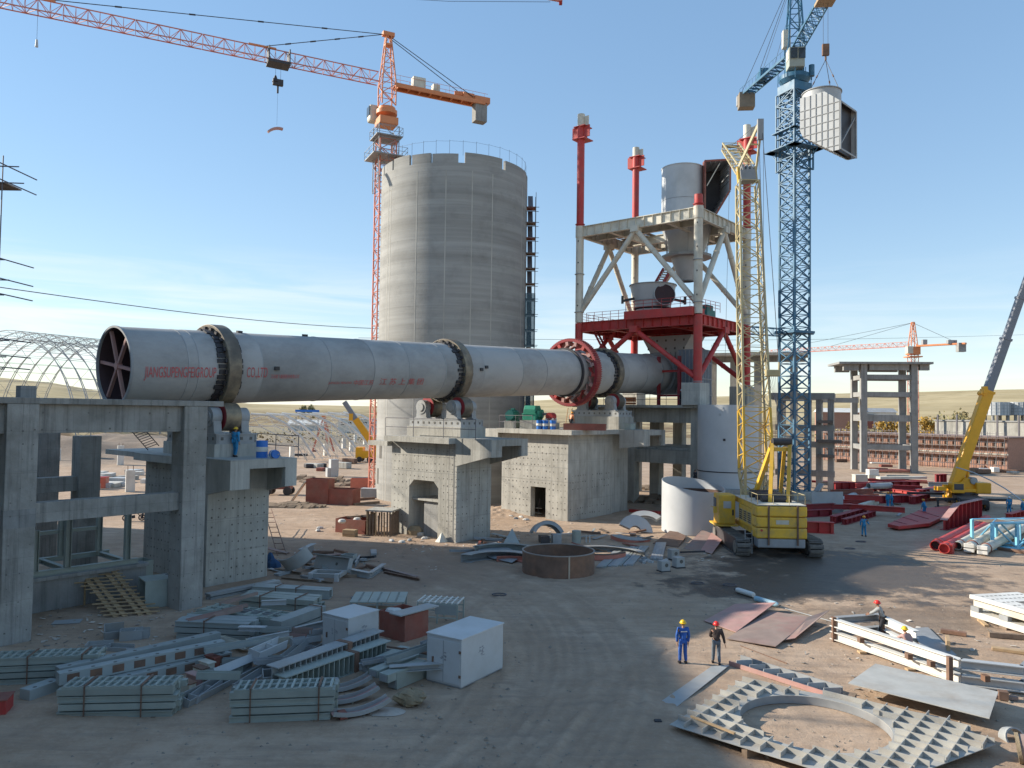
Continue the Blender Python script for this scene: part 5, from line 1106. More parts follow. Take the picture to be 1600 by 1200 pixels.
ls = thing('cut_shell', 'open white steel shell with a slanting rim standing left of the yellow crane', 'steel shell', V((G(1084, 838).x+.55, G(1084, 838).y+2.6, 0)))
mb = MB(); n_ = 56; vs = []; fs_ = []
for i in range(n_):
    a = 2*math.pi*i/n_; zz = 4.35-.62*math.cos(a)*1.0-.20*math.sin(a); zz = 4.15 - .28*math.cos(a) + .38*math.sin(a)
    for r_, z in ((2.72, .05), (2.72, zz), (2.67, zz), (2.67, .05)): vs.append((r_*math.cos(a), r_*math.sin(a), z))
for i in range(n_):
    j = (i+1) % n_
    for e2 in range(4): g = (e2+1) % 4; fs_.append((i*4+e2, j*4+e2, j*4+g, i*4+g))
mb.add(vs, fs_); mb.build('shell', TANK, ls, True); MB().shell(2.655, .1, 3.55, .01, 56).build('inner_lining', mat('inner_rust', (.10, .06, .045), .85), ls, True); MB().ring([(0.01, 2.4), (2.65, 2.6), (2.65, 2.62), (.01, 2.42)], 40).build('inner_floor', RUST, ls, True)
rg = thing('rusty_ring', 'low brown rusty steel ring standing open on the yard', 'steel ring', V((G(872, 905).x+.15, G(872, 905).y+2.36, 0)))
MB().shell(2.34, 0, 1.38, .04, 64).build('shell', RUST, rg, True); MB().shell(2.36, 1.34, 1.40, .09, 64).build('rim', mat('rim_grey', (.30, .26, .23), .7), rg, True)
a = R(-77); MB().frame((2.36*math.cos(a), 2.36*math.sin(a), .69), V((-math.sin(a), math.cos(a), 0))*.05, V((math.cos(a), math.sin(a), 0))*.03, V((0, 0, .69))).build('seam_strap', mat('seam_tan', (.45, .36, .27), .7), rg)
# ------------------------------------------------------------------ yellow crawler crane, seen from behind
CR = G(1206, 868); CR = V((CR.x+.45, CR.y+3.0, 0)); HZ_ = R(88)
cr_ = thing('crawler_crane', 'yellow lattice boom crawler crane standing on muddy ground, its back to the viewer', 'crawler crane', CR, HZ_)
# local x forward (away), y to the left
def track(y):
    w = 1.0; L_ = 3.3; r_ = .62
    out = []
    for k in range(9): a = R(90+180*k/8); out.append((-L_+r_*math.cos(a), .66+r_*math.sin(a)))
    for k in range(9): a = R(-90+180*k/8); out.append((L_+r_*math.cos(a), .66+r_*math.sin(a)))
    fr_ = MB().prism([(x*.96, y-w/2+.1, .66+(z-.66)*.86) for x, z in out], (0, w-.2, 0)).build('track_frame', DARKST, cr_)
    pts = []; per = 2*L_*2+2*math.pi*r_; nshoe = 44
    def at(d):
        d %= per
        if d < 2*L_: return V((-L_+d, 0, .66+r_)), 0
        d -= 2*L_
        if d < math.pi*r_: a = math.pi/2-d/r_; return V((L_+r_*math.cos(a), 0, .66+r_*math.sin(a))), a-math.pi/2
        d -= math.pi*r_
        if d < 2*L_: return V((L_-d, 0, .66-r_)), math.pi
        d -= 2*L_; a = -math.pi/2-d/r_; return V((-L_+r_*math.cos(a), 0, .66+r_*math.sin(a))), a-math.pi/2
    sh = MB().box((0, 0, 0), (.29, w, .07)).box((0, 0, .05), (.07, w*.9, .06)).build('track_shoe', TRACK, cr_)
    for k in range(nshoe):
        p, a = at(per*k/nshoe); p.y = y; o = sh if k == 0 else inst(sh, cr_); o.location = p; o.rotation_euler = (0, -a, 0)
    for k in range(7): MB().tube((-2.7+.9*k, y-w/2-.02, .42), (-2.7+.9*k, y-w/2+.12, .42), .24, n=12).build('road_wheel', TRACK, cr_, True)
    for x in (-L_, L_): MB().tube((x, y-w/2-.03, .66), (x, y+w/2+.03, .66), .46, n=14).build('drive_wheel', TRACK, cr_, True)
track(2.6); track(-2.6)
MB().bb(-1.4, 1.4, -2.3, 2.3, .55, 1.15).build('car_body', DARKST, cr_); MB().tube((0, 0, 1.15), (0, 0, 1.5), 1.2, n=24).build('slew_ring', DARKST, cr_, True)
MB().bb(-3.0, 3.2, -1.6, 1.6, 1.5, 1.9).build('turntable_deck', YEL, cr_)
MB().bb(-3.0, .9, .35, 1.75, 1.9, 3.35).build('engine_cover', YEL, cr_, bevel=.06); MB().bb(-3.0, .6, -1.75, -.3, 1.9, 3.25).build('engine_cover', YEL, cr_, bevel=.06)
MB().bb(-2.9, .8, -.29, .34, 1.9, 3.05).build('machine_deck', CREAM, cr_)
for k in range(3): MB().bb(-4.25, -3.02, -1.82, 1.82, 1.42+.78*k, 2.17+.78*k).build('counterweight', YEL, cr_, bevel=.10)
MB().bb(-4.2, -3.05, -1.7, 1.7, .75, 1.40).build('counterweight_base', MGREY, cr_, bevel=.08)
for y in (-1.12, .95): MB().bb(-4.32, -4.255, y-.06, y+.06, .95, 3.80).build('tie_strap', RUST, cr_)
MB().bb(-4.2, 2.4, -1.75, 1.75, 3.78, 3.84).build('roof_deck', CREAM, cr_); MB().bb(-3.0, 2.2, -1.72, 1.72, 3.36, 3.77).build('house_top', YEL, cr_, bevel=.05)
cab_ = MB().bb(1.1, 3.0, 1.95, 3.25, 1.65, 3.95).build('cab', YEL, cr_, bevel=.08)
MB().bb(1.07, 1.098, 2.3, 2.9, 2.9, 3.45).build('window', LGREY, cab_); MB().bb(2.0, 2.9, 3.252, 3.28, 2.6, 3.6).build('window', GLASS, cab_); MB().bb(3.0, 3.03, 2.05, 3.15, 2.5, 3.7).build('window', GLASS, cab_)
MB().bb(1.05, 1.098, 2.1, 2.22, 2.35, 2.8).build('door_handle', DARKST, cab_); MB().bb(.9, 3.3, 1.75, 3.5, 1.5, 1.62).build('cab_step', YEL, cr_)
MB().bar((1.3, 3.35, 2.9), (2.3, 3.6, 2.9), .04, .04).box((1.3, 3.5, 2.75), (.08, .3, .5)).build('mirror', YEL, cab_)
la = MB()
for y in (1.95, 2.45): la.bar((-3.6, y, .2), (-3.6, y, 1.9), .05, .05)
for k in range(5): la.bar((-3.6, 1.95, .3+.34*k), (-3.6, 2.45, .3+.34*k), .04, .04)
la.build('boarding_ladder', MGREY, cr_)
def CLo(px, py, Y):
    q = P(px, py, Y)-CR; c_, s_ = math.cos(-HZ_), math.sin(-HZ_); return V((q.x*c_-q.y*s_, q.x*s_+q.y*c_, q.z))
for k in range(3):
    lv_ = MB().bb(-2.6+1.15*k, -1.7+1.15*k, 1.751, 1.775, 2.15, 3.05).build('louvre_panel', YELP, cr_)
    for q in range(5): MB().bb(-2.52+1.15*k, -1.78+1.15*k, 1.776, 1.80, 2.25+.16*q, 2.33+.16*q).build('louvre_slat', DARKST, lv_)
for a, b_ in (((-4.1, 1.7), (.6, 1.7)), ((-4.1, -1.7), (.6, -1.7)), ((-4.1, -1.7), (-4.1, 1.7))):
    p, q = V((*a, 4.55)), V((*b_, 4.55)); MB().tube(p, q, .025, n=5).build('hand_rail', YELP, cr_)
    for k in range(4): c = p.lerp(q, k/3); MB().tube(c, c-V((0, 0, .7)), .025, n=5).build('rail_post', YELP, cr_)
for k in range(4): MB().path([(1.5-.1*k, -.8+.4*k, 3.85), (2.2, -.6+.35*k, 4.3), (2.9, -.5+.3*k, 3.6)], .035, 5).build('hose', DARKST, cr_)
MB().bb(-4.266, -4.256, -.5, .42, 2.45, 2.75).build('rear_plate', CREAM, cr_); MB().tube((-4.27, 1.45, 2.0), (-4.255, 1.45, 2.0), .09, n=10).build('rear_lamp', RED, cr_); MB().tube((-2.4, -1.2, 3.84), (-2.4, -1.2, 4.7), .09, n=10).build('exhaust', DARKST, cr_, True)
# boom in sections
foot = CLo(1172, 790, CR.y+2.6); b0 = CLo(1181, 735, CR.y+3.2); b1 = CLo(1168, 285, CR.y+8.2)
bd = (b1-b0).normalized()
lattice(MB(), foot, b0-bd*.05, .9, 2.3, 3, .14, .06, up=(1, 0, 0), h0=.4, h1=1.7).build('boom_foot', YELP, cr_)
segs = [0, .2, .4, .6, .8, 1.0]
for k in range(5):
    w0, w1 = 2.3-.62*segs[k], 2.3-.62*segs[k+1]; lattice(MB(), b0.lerp(b1, segs[k]), b0.lerp(b1, segs[k+1])-bd*.06, w0, w1, 4, .125, .055, up=(1, 0, 0), h0=w0*.75, h1=w1*.75).build('boom_section', YEL if k < 1 else YELP, cr_)
hd0 = CLo(1166, 268, CR.y+8.3)
MB().bar(b1+bd*.02, hd0, 1.3, 1.0, (1, 0, 0)).build('boom_head', MGREY, cr_)
for y in (-.75, .75): MB().bar(b1+V((0, y, 0)), hd0+V((0, y, .4)), .22, .5, (1, 0, 0)).build('head_cheek', YEL if y > 0 else YELP, cr_)
for y in (-.35, 0, .35): MB().tube(hd0+V((0, y-.08, .1)), hd0+V((0, y+.08, .1)), .5, n=18).build('sheave', MGREY, cr_, True)
jt_ = CLo(1141, 229, CR.y+15.0)
lattice(MB(), hd0+V((.3, 0, .3)), jt_, 1.45, 1.55, 8, .09, .04, up=(0, 0, 1), h0=.9, h1=.7).build('fly_jib', YELP, cr_); MB().bar(jt_-V((0, .8, 0)), jt_+V((0, .8, 0)), .2, .2).build('jib_nose', RUST, cr_)
mt = CLo(1188, 190, CR.y+6.4)
for y in (-.85, .85): MB().bar(hd0+V((0, y, 0)), mt+V((0, y*.15, -.2)), .16, .22).build('mast_leg', YELP, cr_)
mid_ = hd0.lerp(mt, .55); MB().bar(mid_-V((0, .48, 0)), mid_+V((0, .48, 0)), .1, .12).build('mast_tie', YELP, cr_)
MB().bar(mt-V((0, 0, 1.6)), mt+V((0, 0, .2)), .5, .35, (1, 0, 0)).build('mast_sheave_block', MGREY, cr_)
MB().tube(mt, jt_, .025, n=4).build('pendant_rope', ROPE, cr_)
# rear gantry
gt = [CLo(1207, 690, CR.y-1.6), CLo(1236, 690, CR.y-1.6)]
MB().tube(gt[0], gt[1], .28, n=14).build('gantry_sheaves', DARKST, cr_, True)
for (px0, py0, Y0), (px1, py1, Y1), w in (((1203, 792, -2.6), (1207, 693, -1.6), .26), ((1231, 795, -2.6), (1234, 693, -1.6), .26), ((1176, 782, 1.6), (1205, 700, -1.4), .30), ((1219, 775, 1.6), (1226, 700, -1.4), .26)):
    MB().bar(CLo(px0, py0, CR.y+Y0), CLo(px1, py1, CR.y+Y1), w, w).build('gantry_leg', YEL, cr_)
MB().bar(CLo(1209, 702, CR.y-1.5), CLo(1230, 702, CR.y-1.5), .2, .3).build('gantry_tie', YEL, cr_)
brd = CLo(1207, 583, CR.y+2.2); MB().box(brd, (.5, 1.15, .55)).build('bridle_block', YELP, cr_, bevel=.08)
for y in (-.5, .5): MB().tube(brd+V((0, y, .2)), brd+V((.1, y*1.1, .9)), .07, n=6).build('bridle_arm', YELP, cr_); MB().tube(brd+V((0, y, .9)), mt+V((0, y*.3, -.3)), .03, n=4).build('pendant_rope', ROPE, cr_)
for k in range(6): y = -.42+.17*k; MB().tube(brd+V((0, y, -.2)), gt[0].lerp(gt[1], .15+.14*k), .016, n=4).build('hoist_rope', ROPE, cr_)
for y in (-.3, .2): MB().tube(mt+V((.1, y, 0)), CLo(1196+10*y, 770, CR.y+1), .02, n=4).build('hoist_rope', ROPE, cr_)
MB().tube(jt_, CLo(1133, 560, CR.y+15.2), .02, n=4).build('load_rope', ROPE, cr_)
for x in (-2.2, -.9, .8): MB().tube((x, -.9, 4.1), (x, .9, 4.1), .32, n=14).build('winch_drum', DARKST, cr_, True)

# ------------------------------------------------------------------ yellow telescopic mobile crane at the right
MC = G(1508, 790); MC = V((MC.x, MC.y, 0))
mc = thing('mobile_crane', 'yellow truck crane at right with a long grey telescopic boom reaching out of the picture', 'mobile crane', MC, 0)
MB().bb(-5.5, 6.0, -1.3, 1.3, .75, 1.25).rot(R(70)).build('chassis', DARKST, mc)
for x in (-4.6, -3.3, 2.6, 3.9, 5.1):
    for y in (-1.25, 1.25):
        w = MB().tube((x, y-.18, .62), (x, y+.18, .62), .60, n=18).rot(R(70)).build('wheel', DARKST, mc, True); MB().tube((x, y-.2, .62), (x, y+.2, .62), .3, n=12).rot(R(70)).build('rim', YELM, w, True)
for y in (-2.2, 4.2): MB().bb(-4.6, 4.0, y-.2, y+.2, .82, 1.1).build('outrigger_beam', DARKST, mc); [MB().tube((x, y, 0), (x, y, .82), .12, n=8).tube((x, y, 0), (x, y, .1), .35, n=12).build('outrigger_leg', DARKST, mc) for x in (-4.4, 3.8)]
MB().tube((0, 1.1, 1.25), (0, 1.1, 1.55), 1.25, n=24).build('slew_ring', DARKST, mc, True)
MB().bb(-1.6, 2.2, .0, 2.2, 1.55, 1.95).build('turntable', YELM, mc, bevel=.06)
MB().bb(1.3, 3.1, -.1, 2.3, 1.4, 2.7).build('counterweight', YELM, mc, bevel=.15); MB().bb(-1.9, -.4, -.75, .2, 1.5, 2.7).build('operator_cab', YELM, mc, bevel=.1); MB().bb(-1.7, -.6, -.78, -.752, 1.9, 2.6).build('window', GLASS, mc)
for y in (.35, 1.75): MB().prism([(-1.3, y, 1.95), (1.6, y, 1.95), (1.0, y, 3.0), (.3, y, 3.3), (-.3, y, 2.6)], (0, .14, 0)).build('boom_bracket', YELM, mc)
MB().tube((1.2, .2, 2.9), (1.2, 2.1, 2.9), .42, n=18).build('hoist_drum', MGREY, mc, True)
MB().bar((-2.4, .2, 2.2), (-.6, .8, 2.1), .5, .5).box((-2.8, .3, 1.95), (1.0, .9, .5)).build('hook_block', YELM, mc, bevel=.08)
mY = MC.y+1.1
def ML(px, py, Y=None): return P(px, py, Y or mY)-MC
q0, q1 = ML(1487, 772), ML(1612, 415); bd_ = (q1-q0).normalized(); q0b = q0-bd_*.6
Lb = (q1-q0).length
secs = [(0, .47, .90, 1.25, YELM), (.46, .70, .78, 1.0, GREYB), (.69, .88, .66, .86, GREYB), (.87, 1.35, .56, .74, GREYB)]
for a, b_, w, h, m in secs:
    s_ = MB().bar(q0b+bd_*Lb*a, q0b+bd_*Lb*b_, w, h, (0, 0, 1)).build('boom_section', m, mc, bevel=.12); MB().bar(q0b+bd_*(Lb*b_-.25), q0b+bd_*(Lb*b_+.02), w+.1, h+.1).build('boom_collar', m, s_)
bx_ = q0b+bd_*Lb*.47; MB().box(bx_+V((-.7, -.5, .1)), (.5, .5, .8)).tube(bx_+V((-.7, -.6, -.3)), bx_+V((-.7, .5, -.3)), .3, n=10).build('boom_tip_gear', YELM, mc)
MB().tube(ML(1511, 768), ML(1512, 738), .20, n=10).tube(ML(1512, 738), q0b+bd_*Lb*.22+V((.3, 0, 0)), .13, n=10).build('lift_ram', YELM, mc, True)
bp_ = thing('bent_pole', 'long thin pale bent pole rising across in front of the mobile crane', 'pole', P(1494, 730, 86)); o0 = V(bp_.location)
pts = [P(px, py, Y)-o0 for px, py, Y in ((1494, 730, 86), (1520, 738, 84), (1547, 750, 82), (1570, 763, 80), (1590, 777, 78), (1612, 796, 76))]; MB().path(pts, .07, 6).build('pole', LGREY, bp_, True)

# ------------------------------------------------------------------ concrete portals at right, brick block, far buildings
pt = thing('concrete_portal', 'tall slim raw concrete portal tower of three levels at right', 'concrete tower', V((G(1394, 738).x, G(1394, 738).y, 0)), R(-9))
pY = pt.location.y; u_ = pY/1200; zt_ = ZP(1394, 566, pY)
cxs = [(1352-1394)*u_, (1426-1394)*u_]
for cx in cxs:
    for cy in (0, 6.2): MB().bb(cx-.55, cx+.55, cy-.55, cy+.55, -.3, zt_-.4).build('column', CONCD, pt)
for py, h in ((588, .9), (615, .9), (651, 1.2), (698, .9)):
    z = ZP(1394, py, pY)+.3
    for cy in (0, 6.2): MB().bb(cxs[0]+.55, cxs[1]-.55, cy-.35, cy+.35, z-h, z).build('beam', CONCD, pt)
    for cx in cxs: MB().bb(cx-.34, cx+.34, .55, 5.65, z-h, z).build('beam', CONCD, pt)
MB().bb(cxs[0]-4.6, cxs[1]+3.0, -1.3, 7.5, zt_-.398, zt_).build('roof_slab', CONCD, pt)
for cy in (0, 6.2): MB().bb(cxs[0]-3.6, cxs[0]-.95, cy-.5, cy+.5, zt_-1.6, zt_-.4).build('bracket', CONCD, pt); MB().bb(cxs[1]+.95, cxs[1]+2.6, cy-.5, cy+.5, zt_-1.5, zt_-.4).build('bracket', CONCD, pt); MB().bb(cxs[0]+.95, cxs[1]-.95, cy-.5, cy+.5, zt_-1.5, zt_-.4).build('beam', CONCD, pt)
z = ZP(1394, 625, pY)+.3; MB().bb(cxs[0]-7.5, cxs[0]-.95, -.4, .4, z-.9, z).build('bracket', CONCD, pt)
f2 = thing('concrete_rack', 'row of dark raw concrete columns with floor beams right of the blue crane mast', 'concrete frame', V((G(1275, 768).x, G(1275, 768).y, 0)), R(-24)); fY = f2.location.y; u2 = fY/1200; z2 = ZP(1270, 614, fY)
for px in (1222, 1262, 1279, 1296):
    x = (px-1275)*u2
    for y in (0, 5): MB().bb(x-.36, x+.36, y-.36, y+.36, -.3, z2-.9).build('column', CONCD, f2)
for y in (0, 5): MB().bb((1205-1275)*u2, (1302-1275)*u2, y-.55, y+.55, z2-.9, z2).build('roof_beam', CONCD, f2)
for py in (664, 690, 735):
    z = ZP(1270, py, fY); MB().bb((1215-1275)*u2, (1302-1275)*u2, -.42, .42, z-.8, z).build('floor_beam', CONCD, f2); 
for py, x1 in ((655, 1300), (685, 1312), (708, 1302)): z = ZP(1270, py, fY); MB().bb((1278-1275)*u2, (x1-1275)*u2, -1.2, .6, z-.5, z-.12).build('work_platform', DARKST, f2)
f3 = thing('concrete_annex', 'pale concrete columns and beam seen between tower braces behind the white tank', 'concrete frame', V((P(1140, 600, 108).x, 108, 0)), R(-20))
for x in (-2.3, .6, 3.8, 8.5): MB().bb(x-.5, x+.5, -.5, .5, -.3, ZP(1140, 566, 108)).build('column', CONC, f3)
MB().bb(-4, 10, -.55, .55, ZP(1140, 566, 108), ZP(1140, 558, 108)).build('beam', CONC, f3); MB().bb(-4.4, 10.4, -3, 3, ZP(1140, 558, 108)+.002, ZP(1140, 556, 108)+.2).build('slab', CONC, f3)
cp_ = railing('roof_railing', 'thin rail on the pale concrete slab behind the tower', [P(1112, 557, 107), P(1200, 557, 107)], 1.6, 2.5)
# brick building with scaffold
bb0, bb1 = G(1286, 718), G(1575, 737)
bv = V((bb1.x-bb0.x, bb1.y-bb0.y, 0)); bL = bv.length; brz = math.atan2(bv.y, bv.x)
br = thing('brick_building', 'long two storey unfinished orange brick building wrapped in scaffold at right', 'building', V((bb0.x, bb0.y, 0)), brz)
bH = 6.6; wins = 26; wb = MB(); wpos = []
stp = bL/wins
for fl in range(2):
    z0 = .0 if fl == 0 else 3.3; wb.bb(0, bL, 0, .3, z0, z0+1.2); wb.bb(0, bL, 0, .3, z0+2.5, z0+3.15)
    for k in range(wins+1):
        xa = max(0, stp*k-stp*.29); xb = min(bL, stp*k+stp*.29); wb.bb(xa, xb, 0, .3, z0+1.2, z0+2.5)
        if k < wins: wpos.append((stp*(k+.5), z0+1.85))
wb.build('brick_wall', BRICK, br); MB().bb(0, bL, .301, 10, 0, bH-.2).build('back_wall', BRICK, br); MB().bb(-.3, bL+.3, -.25, 10.2, bH-.148, bH+.1).build('roof_slab', mat('roof_band', (.33, .24, .21), .8), br); MB().bb(-.1, bL+.1, -.12, -.002, 3.14, 3.42).build('floor_band', CONC, br)
wf = MB(); wf.bb(-.62, .62, .12, .2, -.62, -.54); wf.bb(-.62, .62, .12, .2, .54, .62); wf.bb(-.62, -.54, .12, .2, -.54, .54); wf.bb(.54, .62, .12, .2, -.54, .54); wf.bb(-.05, .05, .12, .2, -.54, .54)
w0 = wf.build('window', mat('window_frame', (.30, .27, .25), .6), br, loc=(wpos[0][0], 0, wpos[0][1])); pn = MB().bb(-.54, .54, .18, .195, -.54, .54).build('pane', GLASS, w0)
for x, z in wpos[1:]: w = inst(w0, br, (x, 0, z)); inst(pn, w)
bs_ = thing('building_scaffold', 'brown pole scaffold with plank runs along the brick building', 'scaffold', V(br.location)-V((-math.sin(brz), math.cos(brz), 0))*1.3, brz)
sm_ = MB().tube((0, 0, 0), (0, 0, 7.6), .05, n=4).tube((0, 1.0, 0), (0, 1.0, 7.6), .05, n=4); s0_ = sm_.build('standard', POLE, bs_)
for k in range(1, 27): inst(s0_, bs_, (bL*k/26, 0, 0))
for z in (1.1, 2.9, 4.7, 6.4):
    MB().tube((0, 0, z), (bL, 0, z), .05, n=4).tube((0, 0, z+.9), (bL, 0, z+.9), .04, n=4).build('ledger', POLE, bs_)
    if z > 2: MB().bb(0, bL, .05, .9, z+.05, z+.11).build('plank_run', WOODD, bs_)
ct0 = None
for i, (px, r_) in enumerate(((1557, 5.2), (1592, 5.2))):
    c = P(px, 640, 190); ct = thing('lattice_silo', ['left', 'right'][i]+' of two pale checkered round silos behind the brick building', 'silo', (c.x, c.y, 0), 0, 'checkered silos'); z0, z1 = ZP(px, 649, 190), ZP(px, 629, 190)
    MB().shell(2.9, z0, z1, .2, 32).build('silo_wall', LGREY, ct, True); MB().ring([(.01, z1), (2.9, z1), (2.9, z1+.1), (.01, z1+.1)], 24).build('top', LGREY, ct)
    g_ = MB()
    for k in range(4): g_.shell(2.95, z0+k*(z1-z0)/4, z0+k*(z1-z0)/4+.15, .06, 32)
    for k in range(20): a = 2*math.pi*k/20; g_.tube((2.95*math.cos(a), 2.95*math.sin(a), z0), (2.95*math.cos(a), 2.95*math.sin(a), z1), .08, n=4)
    g_.build('form_grid', mat('grid_grey', (.36, .37, .37), .6), ct)
    for a in range(4): MB().tube((2.5*math.cos(a*1.57+.7), 2.5*math.sin(a*1.57+.7), -2), (2.5*math.cos(a*1.57+.7), 2.5*math.sin(a*1.57+.7), z0), .35, n=8).build('leg', CONCD, ct)
gw = thing('grey_hall', 'pale grey concrete hall at the right edge behind the scaffold', 'building', V((G(1610, 735).x+2, G(1610, 735).y+14, 0)), brz); MB().bb(-13, 40, 0, 14, -1, 9.5).build('wall', CONC, gw); MB().bb(-13.2, 40.2, -.2, 14.2, 9.5, 9.8).build('roof', CONCD, gw)
for k in range(5): MB().bb(-12+k*4.2, -11.7+k*4.2, -1.2, -.9, -1, 11).build('scaffold_pole', POLE, gw)
for i, (px, py, w, h, m, lab) in enumerate(((1318, 650, 14, 4, BRICK, 'low reddish house left of the portal tower'), (1342, 655, 9, 3.6, REDBR, 'small dark red house close left of the portal tower'), (1375, 650, 10, 3.2, WHITE, 'white low roof seen through the portal tower'))):
    c = P(px, py, 250); hh_ = thing('far_house', lab, 'house', (c.x, c.y, -1.5), R(-8)); MB().bb(-w/2, w/2, 0, 8, 0, c.z+1.5+1.2).build('wall', m, hh_); z = c.z+2.7; MB().prism([(-w/2-.4, -.5, z), (-w/2-.4, 8.5, z), (-w/2-.4, 4, z+1.4)], (w+.8, 0, 0)).build('roof', MGREY if i else WHITE, hh_)
lw = thing('long_white_shed', 'long low white building far off under the kiln left of the silo', 'building', (P(565, 662, 330).x, 330, 0), R(4)); z = ZP(565, 660, 330); MB().bb(-10, 22, 0, 9, 0, z+1).build('wall', WHITE, lw); MB().bb(-10.5, 22.5, -.6, 9.6, z+1, z+1.6).build('roof', LGREY, lw)
for k in range(9): f_ = MB().bb(-8.8+3.2*k, -7.4+3.2*k, -.08, -.002, z-1.3, z+.2).build('window', GLASS, lw)
lw2 = thing('far_white_roof', 'small pale roofs far off behind the white trusses', 'building', (P(480, 664, 360).x, 360, 0)); MB().bb(-9, 7, 0, 8, 0, ZP(480, 664, 360)).build('wall', LGREY, lw2); zz = ZP(480, 664, 360); MB().prism([(-9.5, -.5, zz), (-9.5, 8.5, zz), (-9.5, 4, zz+2.4)], (17, 0, 0)).build('roof', WHITE, lw2)
bg_ = thing('gantry_frame', 'blue portal gantry far behind the white trusses', 'gantry crane', (P(480, 650, 300).x, 300, 0)); z = ZP(480, 642, 300)
MB().bar((-4.6, 0, z), (4.6, 0, z), 1, .9).build('beam', BLUE, bg_); [MB().bar((x, 0, -1), (x, 0, z-.5), .3, .3).build('leg', MGREY, bg_) for x in (-4.3, 4.3)]
# ------------------------------------------------------------------ far steelwork, trees, wires
ar = thing('arch_hall', 'bare barrel shaped space frame of a storage hall at far left', 'space frame', V((P(6, 640, 205).x, 205, 0)))
axd = V((.42, .91, 0)).normalized(); acr = V((axd.y, -axd.x, 0)); AR = 29.0
def ap(k, j, r_): a = math.pi*j/26; return axd*(k*4.2)+acr*(r_*math.cos(a))+V((0, 0, r_*math.sin(a)*1.04))
for k in range(8):
    mb = MB()
    for j in range(26):
        mb.tube(ap(k, j, AR), ap(k, j+1, AR), .13, n=4)
        if k < 7: mb.tube(ap(k+.5, j+.5, AR-1.9), ap(k+.5, min(j+1.5, 26), AR-1.9), .11, n=4); [mb.tube(ap(k+dk, j+dj, AR), ap(k+.5, j+.5, AR-1.9), .05, n=4) for dk in (0, 1) for dj in (0, 1)] if j % 2 == k % 2 else None
    mb.build('arch_rib', MGREY, ar)
for j in range(0, 27):
    MB().tube(ap(0, j, AR), ap(7, j, AR), .06, n=4).build('purlin', MGREY, ar)
    if j < 26: MB().tube(ap(.5, j+.5, AR-1.9), ap(6.5, j+.5, AR-1.9), .06, n=4).build('purlin', MGREY, ar)
wtk = thing('white_roof_trusses', 'white curved roof trusses set up on the ground behind the first pier', 'trusses', G(480, 716)); wo_ = V(wtk.location)
rib_pts = []
for k in range(7):
    Y = 150+4*k; pl_ = [(392+24*k, 647-.4*k), (420+24*k, 649), (446+24*k, 662), (470+24*k, 683), (492+24*k, 716-2*k)]
    ps = [P(px, py, Y+i*.8)-wo_ for i, (px, py) in enumerate(pl_)]; rib_pts.append(ps); mb = MB(); inner = []
    for a, b_ in zip(ps, ps[1:]): mb.tube(a, b_, .26, n=5)
    for i, p in enumerate(ps): inner.append(p+V((-1.5, 0, -2.3 if i < 3 else -.6)))
    for a, b_ in zip(inner, inner[1:]): mb.tube(a, b_, .13, n=4)
    for i in range(4): mb.tube(ps[i], inner[i+1], .06, n=4).tube(inner[i], ps[i+1], .06, n=4)
    mb.tube(ps[0], ps[0]+V((-2.8, 0, -1.0)), .12, n=4); q_ = ps[2]; mb.tube(q_, V((q_.x-2.2, q_.y, -wo_.z+.0)), .06, n=4); mb.build('truss', WHITE, wtk)
for a, b_ in zip(rib_pts, rib_pts[1:]):
    mb = MB(); [mb.tube(a[i], b_[i], .06, n=4) for i in range(5)]; mb.tube(a[1], b_[2], .05, n=4).tube(a[3], b_[2], .05, n=4).build('purlin', WHITE, wtk)
tri = thing('red_tripod', 'rusty red lifting tripod standing among the white trusses', 'tripod', G(505, 706)); z = ZP(505, 650, tri.location.y)
for dx, dy in ((-2.6, 0), (2.6, 0), (.2, 4)): MB().bar((dx, dy, 0), (0, 0, z), .35, .35).build('leg', ORRED, tri)
MB().box((0, 0, z), (.9, .8, 1.3)).build('head', ORAN, tri)
ymc = thing('far_mobile_crane', 'distant yellow crane with a leaning boom left of the silo', 'mobile crane', G(592, 722)); yo = V(ymc.location); yy = yo.y
a_, b_, m_ = P(590, 704, yy)-yo, P(538, 628, yy)-yo, P(556, 655, yy)-yo; MB().bar(a_, m_, 1.0, 1.3).build('boom', YELM, ymc); MB().bar(m_, b_, .7, .9).build('boom_tip', GREYB, ymc); MB().box(m_+V((-.9, 0, .4)), (.8, .8, 1.4)).build('boom_gear', YELM, ymc)
MB().bb(-3, 4, -1.2, 1.2, .8, 2.2).build('chassis', YELM, ymc); MB().bb(-4.4, -3, -1.2, 1.2, .8, 2.9).build('cab', YELM, ymc); [MB().tube((x, y-.2, .55), (x, y+.2, .55), .55, n=12).build('wheel', DARKST, ymc) for x in (-3.6, -1.6, 1.6, 3.0) for y in (-1.2, 1.2)]
w1 = P(-20, 446, 70); w2 = P(700, 516, 128); pts = [w1.lerp(w2, k/16)-V((0, 0, 1.1*math.sin(math.pi*k/16))) for k in range(17)]; tag(MB().path(pts, .045, 5).build('power_line', ROPE), 'single dark cable crossing the sky above the kiln from the left edge', 'cable')
w1 = P(560, 528, 140); w2 = P(1600, 523, 260); tag(MB().path([w1.lerp(w2, k/10)-V((0, 0, 1.0*math.sin(math.pi*k/10))) for k in range(11)], .05, 4).build('power_line', ROPE), 'faint far cable running behind silo and steel tower', 'cable')
